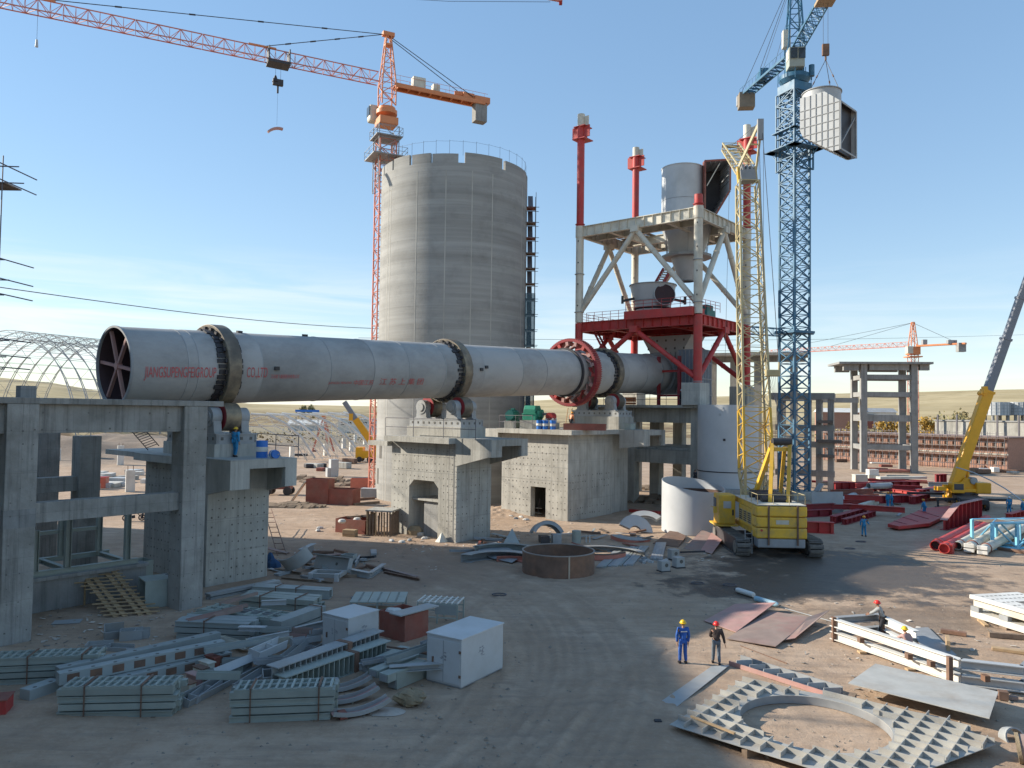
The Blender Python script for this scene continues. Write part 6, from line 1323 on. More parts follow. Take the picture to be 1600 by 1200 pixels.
# trees and shrubs behind the brick block, and a few poplars far left
LEAFC = {'yellow': (.38, .28, .10), 'olive': (.34, .28, .145), 'green': (.28, .25, .125), 'gold': (.42, .26, .06)}
LM = {k: mat('leaf_'+k, c, .8, var=.45, scale=.7, spec=.1) for k, c in LEAFC.items()}; BARK = mat('bark', (.12, .09, .06), .9)
def tree_mesh(seed, h, w, trunk_h, nleaf, ls_, columnar=False):
    r_ = random.Random(seed); tb_ = MB(); tb_.tube((0, 0, -.3), (0, 0, trunk_h), .16, .10, 7); cl_ = []
    for k in range(7 if not columnar else 9):
        a = r_.random()*6.28; z0 = trunk_h*(.5+.5*r_.random()); f = .25+.75*r_.random(); e2 = V((math.cos(a)*w*f*.42, math.sin(a)*w*f*.42, trunk_h+(h-trunk_h)*(.25+.7*r_.random()))); tb_.tube((0, 0, z0), e2, .06, .02, 5); cl_.append((e2, w*(.20+.16*r_.random())))
    cl_.append((V((0, 0, h*.82)), w*.28)); lv = MB()
    for _ in range(nleaf):
        c, rad_ = r_.choice(cl_); d_ = V((r_.gauss(0, 1), r_.gauss(0, 1), r_.gauss(0, .9))).normalized()*rad_*(.35+.75*r_.random()); p = c+d_
        u = V((r_.gauss(0, 1), r_.gauss(0, 1), r_.gauss(0, 1))).normalized(); v = u.cross(V((r_.gauss(0, 1), r_.gauss(0, 1), r_.gauss(0, 1)))).normalized(); s_ = ls_*(.6+.8*r_.random()); lv.add([p-u*s_-v*s_*.6, p+u*s_-v*s_*.5, p+u*s_*.8+v*s_*.6, p-u*s_*.7+v*s_*.5], [(0, 1, 2, 3)])
    return tb_, lv
TREES = []
def tree(px, Y, h, w, colr, label, seed, base=None, nleaf=520, group='autumn trees behind the brick building', ls_=.30):
    x = P(px, 640, Y).x; t_ = thing('autumn_tree', label, 'tree', (x, Y, base if base is not None else -.4), seed*1.3, group); a, b_ = tree_mesh(seed, h, w, h*.32, nleaf, ls_); a.build('trunk', BARK, t_); b_.build('crown', LM[colr], t_)
tl = [(1300, 205, 5.5, 6, 'olive', 'olive shrub left of the concrete portal, above the brick roof'), (1330, 212, 6, 6, 'yellow', 'yellow bush next to the olive shrub left of the portal'), (1352, 208, 5, 5, 'olive', 'low olive bush touching the left portal column'), (1392, 210, 7.5, 6, 'gold', 'golden tree framed inside the portal'), (1412, 206, 6.2, 5, 'yellow', 'yellow tree by the right portal column'), (1448, 204, 8.0, 4.6, 'gold', 'bright orange gold tree just right of the portal'), (1466, 212, 7.5, 7, 'olive', 'broad olive tree right of the golden one'), (1490, 206, 8.2, 7.5, 'green', 'green leaved tree in the middle of the row right of the portal'), (1512, 214, 8.6, 7, 'olive', 'tall olive tree behind the mobile crane boom'), (1530, 208, 7, 6, 'green', 'green tree right of the crane boom'), (1545, 212, 6, 6, 'yellow', 'pale yellow tree at the right end of the row'), (1372, 215, 5.4, 7, 'green', 'low green bush seen low inside the portal')]
for i, (px, Y, h, w, c, lb_) in enumerate(tl): tree(px, Y, h*1.35, w*1.2, c, lb_, 50+i)
for i, px in enumerate((472, 487)): tree(px, 420, 11, 5.0, 'green', ['left', 'right'][i]+' of two distant poplars under the kiln', 80+i, .5, 300, 'distant poplars', .5)
# dark shrubs at the foot of the far slope read as one low mass
sbm = MB(); r5 = random.Random(9)
for i in range(1500):
    px = r5.choice((r5.uniform(150, 330), r5.uniform(380, 620), r5.uniform(1250, 1580))); Y = r5.uniform(225, 300); p = P(px, 640, Y); s_ = .18+.3*r5.random(); p.z = -.6+r5.random()*2.2
    u = V((r5.gauss(0, 1), r5.gauss(0, 1), r5.gauss(0, 1))).normalized(); v = u.cross(V((.3, r5.random(), 1))).normalized(); sbm.add([p-u*s_-v*s_, p+u*s_-v*s_*.7, p+u*s_*.6+v*s_, p-u*s_+v*s_*.8], [(0, 1, 2, 3)])
sbm.build('scrub', mat('scrub_brown', (.22, .17, .10), .9, var=.4, scale=.4, spec=.1), kind='stuff')
# concrete stubs and clutter of the far yard
for i, (px, py, h, w) in enumerate(((456, 716, 2.4, .9), (509, 712, 2.6, .9), (549, 706, 2.8, .9), (521, 744, 2.6, 1.2), (91, 720, 2.2, .8), (142, 718, 2.4, .9), (188, 727, 3.4, 1.0), (203, 768, 2.6, 1.0), (537, 700, 2.6, .9), (570, 694, 2.4, .8), (555, 690, 2.2, .8))):
    p = G(px, py); o = thing('concrete_stub', ['short white concrete stub in front of the first white truss foot', 'white concrete stub at the foot of the middle white truss', 'white concrete stub nearest the orange crane mast', 'stout pale concrete stub with a stepped top beyond the red bins', 'white stub seen just right of the leftmost frame column', 'white stub between the two dark rear columns', 'tall pale stub left of the first pier', 'pale concrete stub low beside the first pier, beyond the floor beam', 'small far stub among the right end of the trusses', 'far white stub beside the distant yellow crane', 'smallest far white stub left of the distant yellow crane'][i], 'concrete post', p, R(30), 'concrete column stubs of the far yard')
    MB().bb(-w/2, w/2, -w/2, w/2, -.2, h).build('post', WHITE if i != 3 else LGREY, o); [MB().tube((x, y, h), (x, y, h+.5), .03, n=4).build('starter_bar', RUST, o) for x in (-w*.3, w*.3) for y in (-w*.3, w*.3)]
    if i == 3: MB().bb(-1.1, -.61, -.5, .5, -.2, 1.3).build('step', LGREY, o)
rr = random.Random(12)
mats_w = (WHITE, BAGW, LGREY, CONC)
for i in range(22):
    px, py = rr.uniform(140, 240), rr.uniform(736, 764); p = G(px, py); w, d_ = rr.uniform(1.5, 4.5), rr.uniform(1, 2.2); o = MB().bb(-w/2, w/2, -d_/2, d_/2, 0, rr.uniform(.2, .7)).build('slab_stack', mats_w[i % 4], None, loc=p, rz=rr.uniform(-.2, .2)); tag(o, 'pale concrete slab lying in the far yard between frame columns and first pier', 'slab', 'pale slabs in the far yard')
for px, py, lb_ in ((143, 764, 'left'), (157, 762, 'right')): p = G(px, py); o = thing('orange_crate', lb_+' of two orange crates far behind the left frame', 'crate', p, .1, 'orange crates'); MB().bb(-.8, .8, -.5, .5, 0, 1.3).build('side', ORRED, o); MB().bb(-.85, .85, -.55, .55, 1.301, 1.36).build('lid', RED, o)
MN = {'concrete': 'pale concrete', 'mid_grey_steel': 'grey steel', 'weathered_timber': 'brown timber', 'oxide_red': 'dark red', 'white_paint': 'white', 'rust_brown': 'rusty', 'dark_steel': 'blackish'}
for i in range(36):
    px, py = rr.choice(((rr.uniform(430, 600), rr.uniform(690, 745)), (rr.uniform(1285, 1440), rr.uniform(716, 738)), (rr.uniform(1510, 1600), rr.uniform(722, 740)))); p = G(px, py); w, d_, h = rr.uniform(.8, 4), rr.uniform(.6, 1.6), rr.uniform(.2, 1.1)
    o = MB().bb(-w/2, w/2, -d_/2, d_/2, 0, h).build('material_heap', rr.choice((CONC, MGREY, WOODD, REDBR, WHITE, RUST, DARKST)), None, loc=p, rz=rr.uniform(-.6, .6), bevel=.08); tag(o, 'low '+MN[o.data.materials[0].name]+' stack of building material '+('near the white trusses' if px < 610 else 'behind the portal foot' if px < 1450 else 'by the right end of the brick building'), 'stack', 'stacks in the far yard')
mnd = MB()
for px, py, w, h in ((530, 757, 5, 1.0), (470, 752, 4, .9), (455, 792, 3.2, .35), (1020, 785, 4, .9), (1040, 765, 4, 1.1)):
    p = G(px, py); n_ = 14
    for k in range(60):
        a, f = rr.random()*6.28, rr.random()**.6; s_ = .2+.3*rr.random(); q = V((p.x+math.cos(a)*w*f, p.y+math.sin(a)*w*.5*f, h*(1-f)*rr.uniform(.5, 1))); mnd.frame(q, V((s_, rr.uniform(-.1, .1), 0)), V((.1, s_*.7, .1)), V((0, .1, s_*.4)))
mnd.build('rubble', mat('rubble_brown', (.26, .19, .13), .9, var=.3), kind='stuff')

# ------------------------------------------------------------------ people
def skin_obj(name, vs, es, rs_, m, parent, root=0, sub=2):
    me = bpy.data.meshes.new(name); me.from_pydata(vs, es, []); o = bpy.data.objects.new(name, me); col.objects.link(o); md = o.modifiers.new('s', 'SKIN')
    for i, r_ in enumerate(rs_): me.skin_vertices[0].data[i].radius = r_ if isinstance(r_, tuple) else (r_, r_)
    me.skin_vertices[0].data[root].use_root = True; md.use_smooth_shade = True; s2 = o.modifiers.new('u', 'SUBSURF'); s2.levels = sub; s2.render_levels = sub
    dg = bpy.context.evaluated_depsgraph_get(); m2 = bpy.data.meshes.new_from_object(o.evaluated_get(dg)); bpy.data.objects.remove(o); m2.materials.clear(); m2.materials.append(m); m2.shade_smooth()
    o = bpy.data.objects.new(name, m2); col.objects.link(o); o.parent = parent; return o
def head_mesh(mb, c, yaw, s=1.0):
    ca, sa = math.cos(yaw), math.sin(yaw); n, k = 14, 10; vs, fs_ = [], []
    for i in range(k+1):
        th = math.pi*i/k
        for j in range(n):
            ph = 2*math.pi*j/n; x, y, z = math.sin(th)*math.cos(ph), math.sin(th)*math.sin(ph), math.cos(th); X_, Y_, Z_ = x*.098, y*.078, z*.118
            if z < -.2: X_ *= 1+.12*x; Y_ *= 1-.25*(-z-.2)
            if x > .75 and abs(y) < .35: X_ += .022*max(0, 1-abs(z+.12)*3.0)*(1-abs(y)*2)       # nose
            if x > .6 and .05 < z < .35 and .2 < abs(y) < .6: X_ -= .010                            # eye sockets
            if x > .6 and -.6 < z < -.42: X_ -= .006                                               # mouth line
            if abs(y) > .9 and abs(z) < .28 and abs(x) < .4: Y_ *= 1.16                             # ears
            X_ *= s; Y_ *= s; Z_ *= s; vs.append((c[0]+X_*ca-Y_*sa, c[1]+X_*sa+Y_*ca, c[2]+Z_))
    for i in range(k):
        for j in range(n): fs_.append((i*n+j, i*n+(j+1) % n, (i+1)*n+(j+1) % n, (i+1)*n+j))
    mb.add(vs, fs_)
def person(p, yaw, top_m, leg_m, hel_m, label, pose='stand', h=1.74, group='workers on the site', arms=None, bend=0.0, stride=.12):
    """faces local +x"""
    o = thing('person', label, 'person', p, yaw, group); k = h/1.74; B = V((math.sin(bend), 0, math.cos(bend))); hipz = .93*k if pose != 'squat' else .42
    hip = V((0 if pose != 'squat' else -.12, 0, hipz)); U = lambda d: hip+B*d*k; S_ = V((0, 1, 0))
    chest, neck, headc = U(.36), U(.55), U(.55)+V((.02+.10*math.sin(bend), 0, .14))*k
    ls_, lr_ = U(.49)+S_*.19*k, U(.49)-S_*.19*k
    arms = arms or (((.06, .04, -.30), (.12, .03, -.56)), ((-.02, .04, -.30), (.06, .04, -.56)))
    el = ls_+V((arms[0][0][0], arms[0][0][1], arms[0][0][2]))*k; hl = ls_+V(arms[0][1])*k; er = lr_+V((arms[1][0][0], -arms[1][0][1], arms[1][0][2]))*k; hr = lr_+V((arms[1][1][0], -arms[1][1][1], arms[1][1][2]))*k
    if pose == 'squat': legs = [(V((.28, .16, .46)), V((.04, .15, .08))), (V((.26, -.16, .44)), V((.0, -.15, .08)))]
    else: legs = [(hip*.52+V((.05+stride*.5, .10*k, 0)), V((stride*.8, .12*k, .08))), (hip*.52+V((.04-stride*.2, -.10*k, 0)), V((-stride, -.12*k, .08)))]
    hp = [hip+S_*.095*k, hip-S_*.095*k]
    # body: one skin coloured figure, clothing over it
    vs = [hip, U(.2), chest, neck, headc-V((0, 0, .06)), ls_, el, hl, lr_, er, hr, hp[0], legs[0][0], legs[0][1], hp[1], legs[1][0], legs[1][1]]
    es = [(0, 1), (1, 2), (2, 3), (3, 4), (2, 5), (5, 6), (6, 7), (2, 8), (8, 9), (9, 10), (0, 11), (11, 12), (12, 13), (0, 14), (14, 15), (15, 16)]
    body = skin_obj('body', vs, es, [(.13, .10), (.12, .09), (.13, .10), .055, .05, .055, .042, .03, .055, .042, .03, .08, .055, .04, .08, .055, .04], SKIN, o, sub=1)
    hm_ = MB(); head_mesh(hm_, headc, 0, k); hd = hm_.build('head', SKIN, o, True)
    ey = MB(); [ey.box(headc+V((.088*k, sy_*.032*k, .012*k)), (.008, .018, .010)) for sy_ in (-1, 1)]; ey.build('eyes', JDRK, hd)
    MB().ring([(.001, .085), (.05, .08), (.086, .02), (.088, -.05), (.08, -.05), (.001, .02)], 12, M.Translation(headc+V((-.018*k, 0, .02))) @ M.Diagonal((1.06, .95, 1, 1))).build('hair', HAIR, hd, True)
    jv_ = [hip+B*.0, U(.14), chest, U(.50), ls_, el, hl*.9+el*.1, lr_, er, hr*.9+er*.1]
    skin_obj('jacket', jv_, [(0, 1), (1, 2), (2, 3), (2, 4), (4, 5), (5, 6), (2, 7), (7, 8), (8, 9)], [(.165, .125), (.16, .12), (.175, .125), (.085, .08), .085, .066, .05, .085, .066, .05], top_m, o, sub=2)
    tv = [hip+V((0, 0, .02)), hp[0], legs[0][0], legs[0][1]+V((0, 0, .02)), hp[1], legs[1][0], legs[1][1]+V((0, 0, .02))]
    skin_obj('trousers', tv, [(0, 1), (1, 2), (2, 3), (0, 4), (4, 5), (5, 6)], [(.15, .12), .105, .08, .068, .105, .08, .068], leg_m, o, sub=2)
    for _, f_ in legs: MB().prism([(f_.x-.08, f_.y-.045, 0), (f_.x+.17, f_.y-.05, 0), (f_.x+.17, f_.y-.04, .05), (f_.x+.06, f_.y-.04, .11), (f_.x-.08, f_.y-.04, .11)], (0, .09, 0)).build('shoe', JDRK, o, bevel=.012)
    for hnd, sgn, elb in ((hl, 1, el), (hr, -1, er)):
        d_ = (hnd-elb).normalized(); sd = V((1, 0, 0)) if abs(d_.x) < .8 else V((0, 0, 1)); sd = (sd-d_*sd.dot(d_)).normalized(); hb = MB(); nm_ = d_.cross(sd)
        hb.frame(hnd+d_*.045, d_*.048, sd*.038, nm_*.013)
        for q in range(4):
            f0 = hnd+d_*.09+sd*(-.029+.0195*q); L_ = (.065, .078, .072, .055)[q]; f1 = f0+d_*L_*.6; f2 = f1+(d_+nm_*-.6*sgn).normalized()*L_*.5; hb.tube(f0, f1, .0095, .009, 6).tube(f1, f2, .009, .007, 6)
        t0 = hnd+d_*.02+sd*.036; t1 = t0+(d_*.6+sd*.7).normalized()*.04; hb.tube(t0, t1, .011, .010, 6).tube(t1, t1+d_*.032, .010, .008, 6); hb.build('hand', SKIN, o, True)
    if hel_m:
        rot = M.Translation(headc+V((0, 0, .028*k)))
        hh2 = MB().ring([(.001, .125), (.055, .118), (.10, .085), (.128, .03), (.130, 0), (.118, 0), (.09, .07), (.001, .10)], 20, rot @ M.Diagonal((1.08, .95, 1, 1))).build('helmet', hel_m, o, True)
        MB().ring([(.118, .0), (.150, -.012), (.150, -.004), (.118, .012)], 20, rot @ M.Diagonal((1.16, .95, 1, 1)), ).build('helmet_brim', hel_m, hh2, True)
    return o
def face(dx, dy): return math.atan2(dy, dx)
pA = person(G(1067, 1037), face(-.1, 1), OVB, OVB, HELY, 'man in a bright blue overall and yellow helmet seen from behind on the yard', h=1.76, stride=.03, arms=(((.02, .06, -.30), (.05, .04, -.58)), ((.0, .05, -.30), (.03, .04, -.58))))
bk = MB(); bk.box((-.135, 0, 1.345), (.012, .26, .035)); bkp = bk.build('back_print', WHITE, pA)
person(G(1119, 1038), face(.15, 1), JBR, JEAN, HELR, 'man in a dark brown jacket and red helmet walking beside the blue overall', h=1.72, stride=.14, arms=(((.10, .05, -.28), (.28, -.06, -.36)), ((-.04, .10, -.29), (-.02, .16, -.56))))
person(G(1380, 998), face(-.8, .45), JGREY, JDRK, HELR, 'man in a pale grey shirt and red helmet leaning over the white beam frame', h=1.75, bend=.35, arms=(((.22, .0, -.20), (.42, -.05, -.30)), ((.22, .0, -.22), (.42, -.05, -.34))))
person(G(1419, 1024), face(-.3, .8), PINK, OVC, HELY, 'crouching worker with yellow helmet half hidden behind the white beam frame', pose='squat', bend=.45, arms=(((.24, .02, -.18), (.42, -.06, -.26)), ((.24, .02, -.18), (.42, -.06, -.26))))
person(G(1350, 838), face(.2, .9), OVC, OVC, HELO, 'worker in cyan overall with orange helmet walking alone on the sunlit yard', arms=(((.06, .08, -.28), (.14, .06, -.55)), ((.02, .14, -.26), (.18, .28, -.42))))
person(G(1387, 793), face(.6, .5), OVC, OVC, HELO, 'left of two workers in cyan overalls standing close together by the red beams', bend=.15); person(G(1394, 792), face(-.6, .3), OVC, OVC, HELO, 'right of two workers in cyan overalls standing close together by the red beams', bend=.1)
person(G(1445, 806), face(-.6, .8), OVC, OVC, HELO, 'worker in cyan overall behind the pointed red steel panel', bend=.2)
person(G(1577, 801), face(.3, 1), OVC, OVC, HELW, 'worker in cyan overall with white helmet near the right edge'); person(G(1599, 806), face(-.3, .8), OVC, OVC, HELY, 'worker in cyan overall cut by the right picture edge')
person(G(367, 714, TOP1), face(.3, .9), OVC, OVC, HELY, 'worker in cyan overall with yellow helmet standing on the first pier deck', h=1.76)
person(V((TK.x-3.65, TK.y-1.2, 2.9)), face(.9, .4), JDRK, JDRK, None, 'dark clothed man standing on the footing of the white tank')
person(K(57.6, 7.0-.1, ZD)+V((1.8, -.2, 0)) if False else K(58.6, 5.2, ZD), face(-.5, .5), JDRK, JDRK, HELW, 'small dark figure on the concrete deck beside the tower pedestal')
person(G(222, 810), face(.5, .5), RED, JDRK, None, 'person in a red top far behind the left frame')
person(DP(892, 74.4, TOP3), face(.6, .6), ORAN, JDRK, HELO, 'worker in orange beside the step ladder under the girth gear', bend=.3)
mb_ = thing('motorbike', 'dark parked motorbike far behind the left frame', 'motorbike', G(209, 814), .4)
for x in (-.65, .65): MB().ring([(.30, -.05), (.30, .05), (.20, .05), (.20, -.05)], 16, M.Translation((x, 0, .30)) @ M.Rotation(R(90), 4, 'X')).build('wheel', DARKST, mb_)
MB().bar((-.6, 0, .6), (.2, 0, .8), .25, .16).bar((.2, 0, .75), (.65, 0, .3), .07, .07).bar((-.65, 0, .3), (.1, 0, .4), .2, .25).build('frame', DARKST, mb_); MB().bar((.35, -.35, 1.05), (.35, .35, 1.05), .05, .05).build('handlebar', MGREY, mb_); MB().bar((.1, 0, .8), (.4, 0, .85), .24, .2).build('tank', REDBR, mb_)
# ------------------------------------------------------------------ yard: left foreground, steel in bundles
def edge(px0, py0, px1, py1, z=0):
    a, b_ = G(px0, py0, z), G(px1, py1, z); d_ = b_-a; return a, d_.length, math.atan2(d_.y, d_.x)
def bundle(name, label, e4, h, depth, nz, ny, m, straps=(.25, .75), rungs=0, rust=False, group='strapped bundles of mint steel', strap_m=RUST, gap=.045):
    a, L, rz = edge(*e4); o = thing(name, label, 'steel bundle', a, rz, group); r_ = random.Random(int(e4[0]*7+e4[1])); hz_ = h/nz; wy = depth/ny
    for k in range(nz):
        for j in range(ny):
            x0, x1 = r_.uniform(-.10, .08), L+r_.uniform(-.12, .12); z0 = k*hz_+(.012 if k else .0); mb = MB()
            y0, y1 = j*wy+.012, (j+1)*wy-.012
            if (k+j) % 2 == 0:                          # channel, open to the front; or a box
                mb.bb(x0, x1, y0, y1, z0, z0+.03); mb.bb(x0, x1, y0, y1, z0+hz_-gap-.03, z0+hz_-gap); mb.bb(x0, x1, y0+(.04 if j == 0 else 0), y0+.07, z0+.031, z0+hz_-gap-.031); mb.bb(x0, x1, y1-.03, y1, z0+.031, z0+hz_-gap-.031)
            else: mb.bb(x0, x1, y0, y1, z0, z0+hz_-gap)
            bo_ = mb.build('beam', m, o, rz=r_.uniform(-.012, .012))
    if rungs:
        for k in range(rungs):
            x = L*(k+.5)/rungs
            MB().bb(x-.04, x+.04, .03, depth-.03, h-gap+.002, h+.07).build('rung', m, o); 
        for y in (.02, depth*.5, depth-.06): MB().bb(.05, L-.05, y, y+.05, h-gap+.001, h+.05).build('rail', m, o)
    for s_ in straps:
        x = L*s_; MB().bb(x-.035, x+.035, -.02, depth+.02, h+.072 if rungs else h+.002, h+.10 if rungs else h+.03).bb(x-.022, x+.022, -.03, -.012, 0, h+.06).build('strap', strap_m, o)
    for x in (L*.15, L*.82): MB().bb(x-.07, x+.07, -.06, depth+.1, -.05, .02).build('bearer', WOODD, o)
    return o
bundle('steel_bundle', 'strapped mint steel bundle with slotted top, nearest the bottom left corner on bare ground', (90, 1124, 272, 1120), .98, 1.0, 4, 4, MINT, (.22, .71), rungs=14)
bundle('steel_bundle', 'strapped mint steel bundle cut by the left picture edge', (-50, 1074, 155, 1064), .92, 1.0, 4, 4, MINT, (.44, .86), rungs=15)
bundle('steel_bundle', 'strapped mint steel bundle with slotted top in front of the ribbed long girders', (361, 1131, 521, 1125), 1.02, .95, 4, 4, MINT, (.18, .85), rungs=13)
bundle('steel_bundle', 'three layer bluish mint stack at the left of the middle steel piles', (272, 998, 388, 1003), .80, 1.3, 3, 3, MINTB, (.4,), rungs=0)
bundle('steel_bundle', 'mint stack with rusty slotted top behind the three layer stack', (305, 975, 438, 993), .66, 1.3, 2, 4, MINT, (), rungs=8)
bundle('steel_bundle', 'low mint beams with two straps behind the rusty topped stack', (372, 948, 487, 957), .62, 1.3, 2, 3, MINT, (.3, .78), rungs=0)
bundle('steel_bundle', 'row of pale capped mint boxes with straps at the back of the piles', (392, 930, 510, 937), .52, .9, 1, 2, MINTB, (.33, .6))
bundle('steel_bundle', 'pair of long mint girders laid one on the other left of the smaller white box', (440, 1003, 508, 976), .92, .7, 2, 1, MINTB, (.9,))
bundle('steel_bundle', 'thin pale steel strips leaning along the foot of the second frame column', (330, 938, 440, 915), .34, .6, 2, 3, PLATE, ())
# long box beams with square lightening holes
def boxbeam(label, e4, w, h, z0=0.0, m=MINTB, holes=8, top_holes=8, group='long pierced box beams'):
    a, L, rz = edge(*e4, z0); o = thing('box_beam', label, 'beam', a, rz, group); MB().bb(0, L, 0, w, 0, h).build('beam_body', m, o, bevel=.012)
    for k in range(holes): x = L*(k+.6)/holes; MB().bb(x-.20, x+.20, -.006, -.001, h*.18, h*.82).build('side_hole', RUST, o)
    for k in range(top_holes): x = L*(k+.5)/top_holes; MB().tube((x, w*.3, h+.001), (x, w*.3, h+.004), .07, n=10).build('bolt_hole', HOLE, o)
    return o
boxbeam('front upper pierced blue mint box beam with brown square patches', (92, 1072, 352, 1018), .42, .42, .42); boxbeam('lower pierced box beam directly under the front one', (120, 1092, 362, 1035), .42, .40, 0)
boxbeam('rear pierced box beam, round holes along its top', (92, 1062, 345, 1003), .42, .40, .42, holes=0); boxbeam('support box beam under the rear pierced beam', (92, 1078, 345, 1020), .40, .40, 0, holes=0, top_holes=0); boxbeam('short box beam stub at the left end of the pierced beams', (46, 1098, 95, 1080), .5, .42, 0, holes=0, top_holes=2)
# loose channels thrown in a heap
def channel(label, e4, w, h, z0, m=PLATE, tilt=0, group='loose channels in the heap', ibeam=False):
    a, L, rz = edge(*e4, z0); o = thing('steel_channel', label, 'channel', a, rz, group); mb = MB()
    if ibeam: mb.ibeam((0, 0, h/2), (L, 0, h/2), w, h, .03)
    else: mb.bb(0, L, -w/2, w/2, 0, .03); mb.bb(0, L, -w/2, -w/2+.03, .031, h); mb.bb(0, L, w/2-.03, w/2, .031, h)
    mb.build('profile', m, o); MB().bb(-.01, .02, -w/2-.02, w/2+.02, -.02, h+.02).build('end_plate', m, o); MB().bb(L*.55, L*.57, -w/2+.031, w/2-.031, .031, h*.9).build('stiffener', m, o)
    o.rotation_euler = (tilt, 0, rz); return o
chs = [((283, 1105, 400, 1045), .5, .34, .0, 'longest pale channel pointing at the viewer from the heap'), ((330, 1060, 390, 1035), .45, .30, .35, 'short open channel on top at the left of the heap'), ((370, 1085, 470, 1020), .45, .32, .02, 'channel along the middle of the heap'), ((395, 1030, 440, 1010), .5, .34, .5, 'stubby box channel resting high in the middle of the heap'), ((440, 1040, 500, 990), .42, .3, .2, 'channel leaning toward the smaller white box'), ((385, 1012, 455, 1002), .4, .3, .35, 'cream toned channel across the back of the heap'), ((455, 1008, 500, 1000), .3, .25, .35, 'thin channel behind the heap near the white box'), ((410, 1065, 455, 1060), .5, .35, .30, 'cross laid channel with open end on the heap'), ((345, 1003, 385, 1015), .35, .25, .15, 'faded cream channel at the rear left of the heap'), ((470, 1030, 505, 1010), .35, .28, .0, 'rusty edged channel low beside the white box'), ((300, 1100, 340, 1070), .35, .3, .0, 'short channel at the front foot of the heap')]
for i, (e4, w, h, z0, lb_) in enumerate(chs): channel(lb_, e4, w, h, z0, (PLATE, LGREY, PLATE, WBOX, PLATE, CREAM, LGREY, PLATE, CREAM, MGREY, LGREY)[i], tilt=(.3, -.4, .15, .2, -.25, .1, 0, .35, -.2, 0, .2)[i])
for i, (px, py) in enumerate(((293, 1088), (303, 1075), (313, 1064), (323, 1055), (332, 1046))):
    o = thing('bracket_block', ['nearest', 'second nearest', 'middle', 'second farthest', 'farthest'][i]+' of the row of small rusty and cream blocks beside the heap', 'block', G(px, py), R(-35), 'row of small steel blocks'); MB().bb(-.3, .3, -.14, .14, 0, .5).build('block', (CREAM, PINK, CREAM, CREAM, REDBR)[i], o, bevel=.02); MB().bb(-.34, .34, -.17, .17, .501, .54).build('cap_plate', (RUST, PINK, RUST, CREAM, REDBR)[i], o)
# two long girders with comb ribs on one side
for i, (e4, z0, lb_) in enumerate((((437, 1090, 603, 1028), 0, 'long ribbed girder with comb like side in front, tied with a brown strap'), ((425, 1075, 592, 1012), .25, 'smooth long girder right behind the comb ribbed one'))):
    a, L, rz = edge(*e4, z0); o = thing('ribbed_girder', lb_, 'girder', a, rz, 'long ribbed girders'); MB().bb(0, L, 0, .06, .03, .72).bb(0, L, -.28, .34, .721, .76).bb(0, L, -.28, .34, -.0, .029).build('web_and_flanges', (MINT, PLATE)[i], o)
    r0 = MB().bb(-.015, .015, -.26, -.001, .03, .72).build('rib', (MINT, PLATE)[i], o, loc=(.3, 0, 0))
    for k in range(1, 20): inst(r0, o, (.3+(L-.6)*k/19, 0, 0))
    MB().bb(L*.62, L*.66, -.32, .38, -.01, .78).build('strap', RUST, o)
for i, (e4, z0, h) in enumerate((((606, 1068, 665, 1045), 0, .34), ((606, 1068, 665, 1045), .35, .30), ((590, 1060, 655, 1035), 0, .34), ((590, 1060, 650, 1036), .35, .28), ((577, 1052, 640, 1022), .15, .3), ((620, 1078, 668, 1058), 0, .62))):
    a, L, rz = edge(*e4, z0); o = thing('short_box_beam', ['front low', 'front top', 'middle low', 'middle top', 'rearmost pierced', 'nearest tall'][i]+' short mint box beam in the stack left of the bigger white box', 'beam', a, rz, 'short box beams'); MB().bb(0, L, 0, .46, 0, h).build('beam_body', MINT, o, bevel=.012); MB().bb(-.02, -.001, .06, .40, .04, h-.04).build('end_recess', MGREY, o)
for i, e4 in enumerate(((628, 1015, 668, 1024), (604, 1012, 668, 1022))):
    a, L, rz = edge(*e4, .66); tag(MB().bb(0, L, 0, .07, 0, .07).build('rusty_bar', RUST, None, loc=a, rz=rz), ['upper', 'lower'][i]+' thin rusty bar lying over the short box beams', 'bar')
# curved channels
for i, (px, py) in enumerate(((530, 1082), (540, 1100), (556, 1120))):
    o = thing('curved_channel', ['rear', 'middle', 'front'][i]+' of three curved pinkish channels beside the strapped bundle', 'curved channel', G(px, py), R(28), 'curved channels'); mb = MB(); n_ = 9; Rr = 2.6
    mb.ring([(Rr, 0), (Rr, .42), (Rr-.03, .42), (Rr-.03, 0)], n_, M.Translation((0, .35, Rr+.05)) @ M.Rotation(R(90), 4, 'X'), a0=R(-108), a1=R(-62)); mb.build('curved_web', PINK if i else RUSTP, o)
    for y in (-.09, .33): MB().ring([(Rr, 0), (Rr, .03), (Rr-.14, .03), (Rr-.14, 0)], n_, M.Translation((0, y+.02, Rr+.05)) @ M.Rotation(R(90), 4, 'X'), a0=R(-108), a1=R(-62)).build('flange', PLATE, o)
    MB().bb(-.55, -.3, -.06, .34, 0, .2).build('foot_block', REDBR, o)
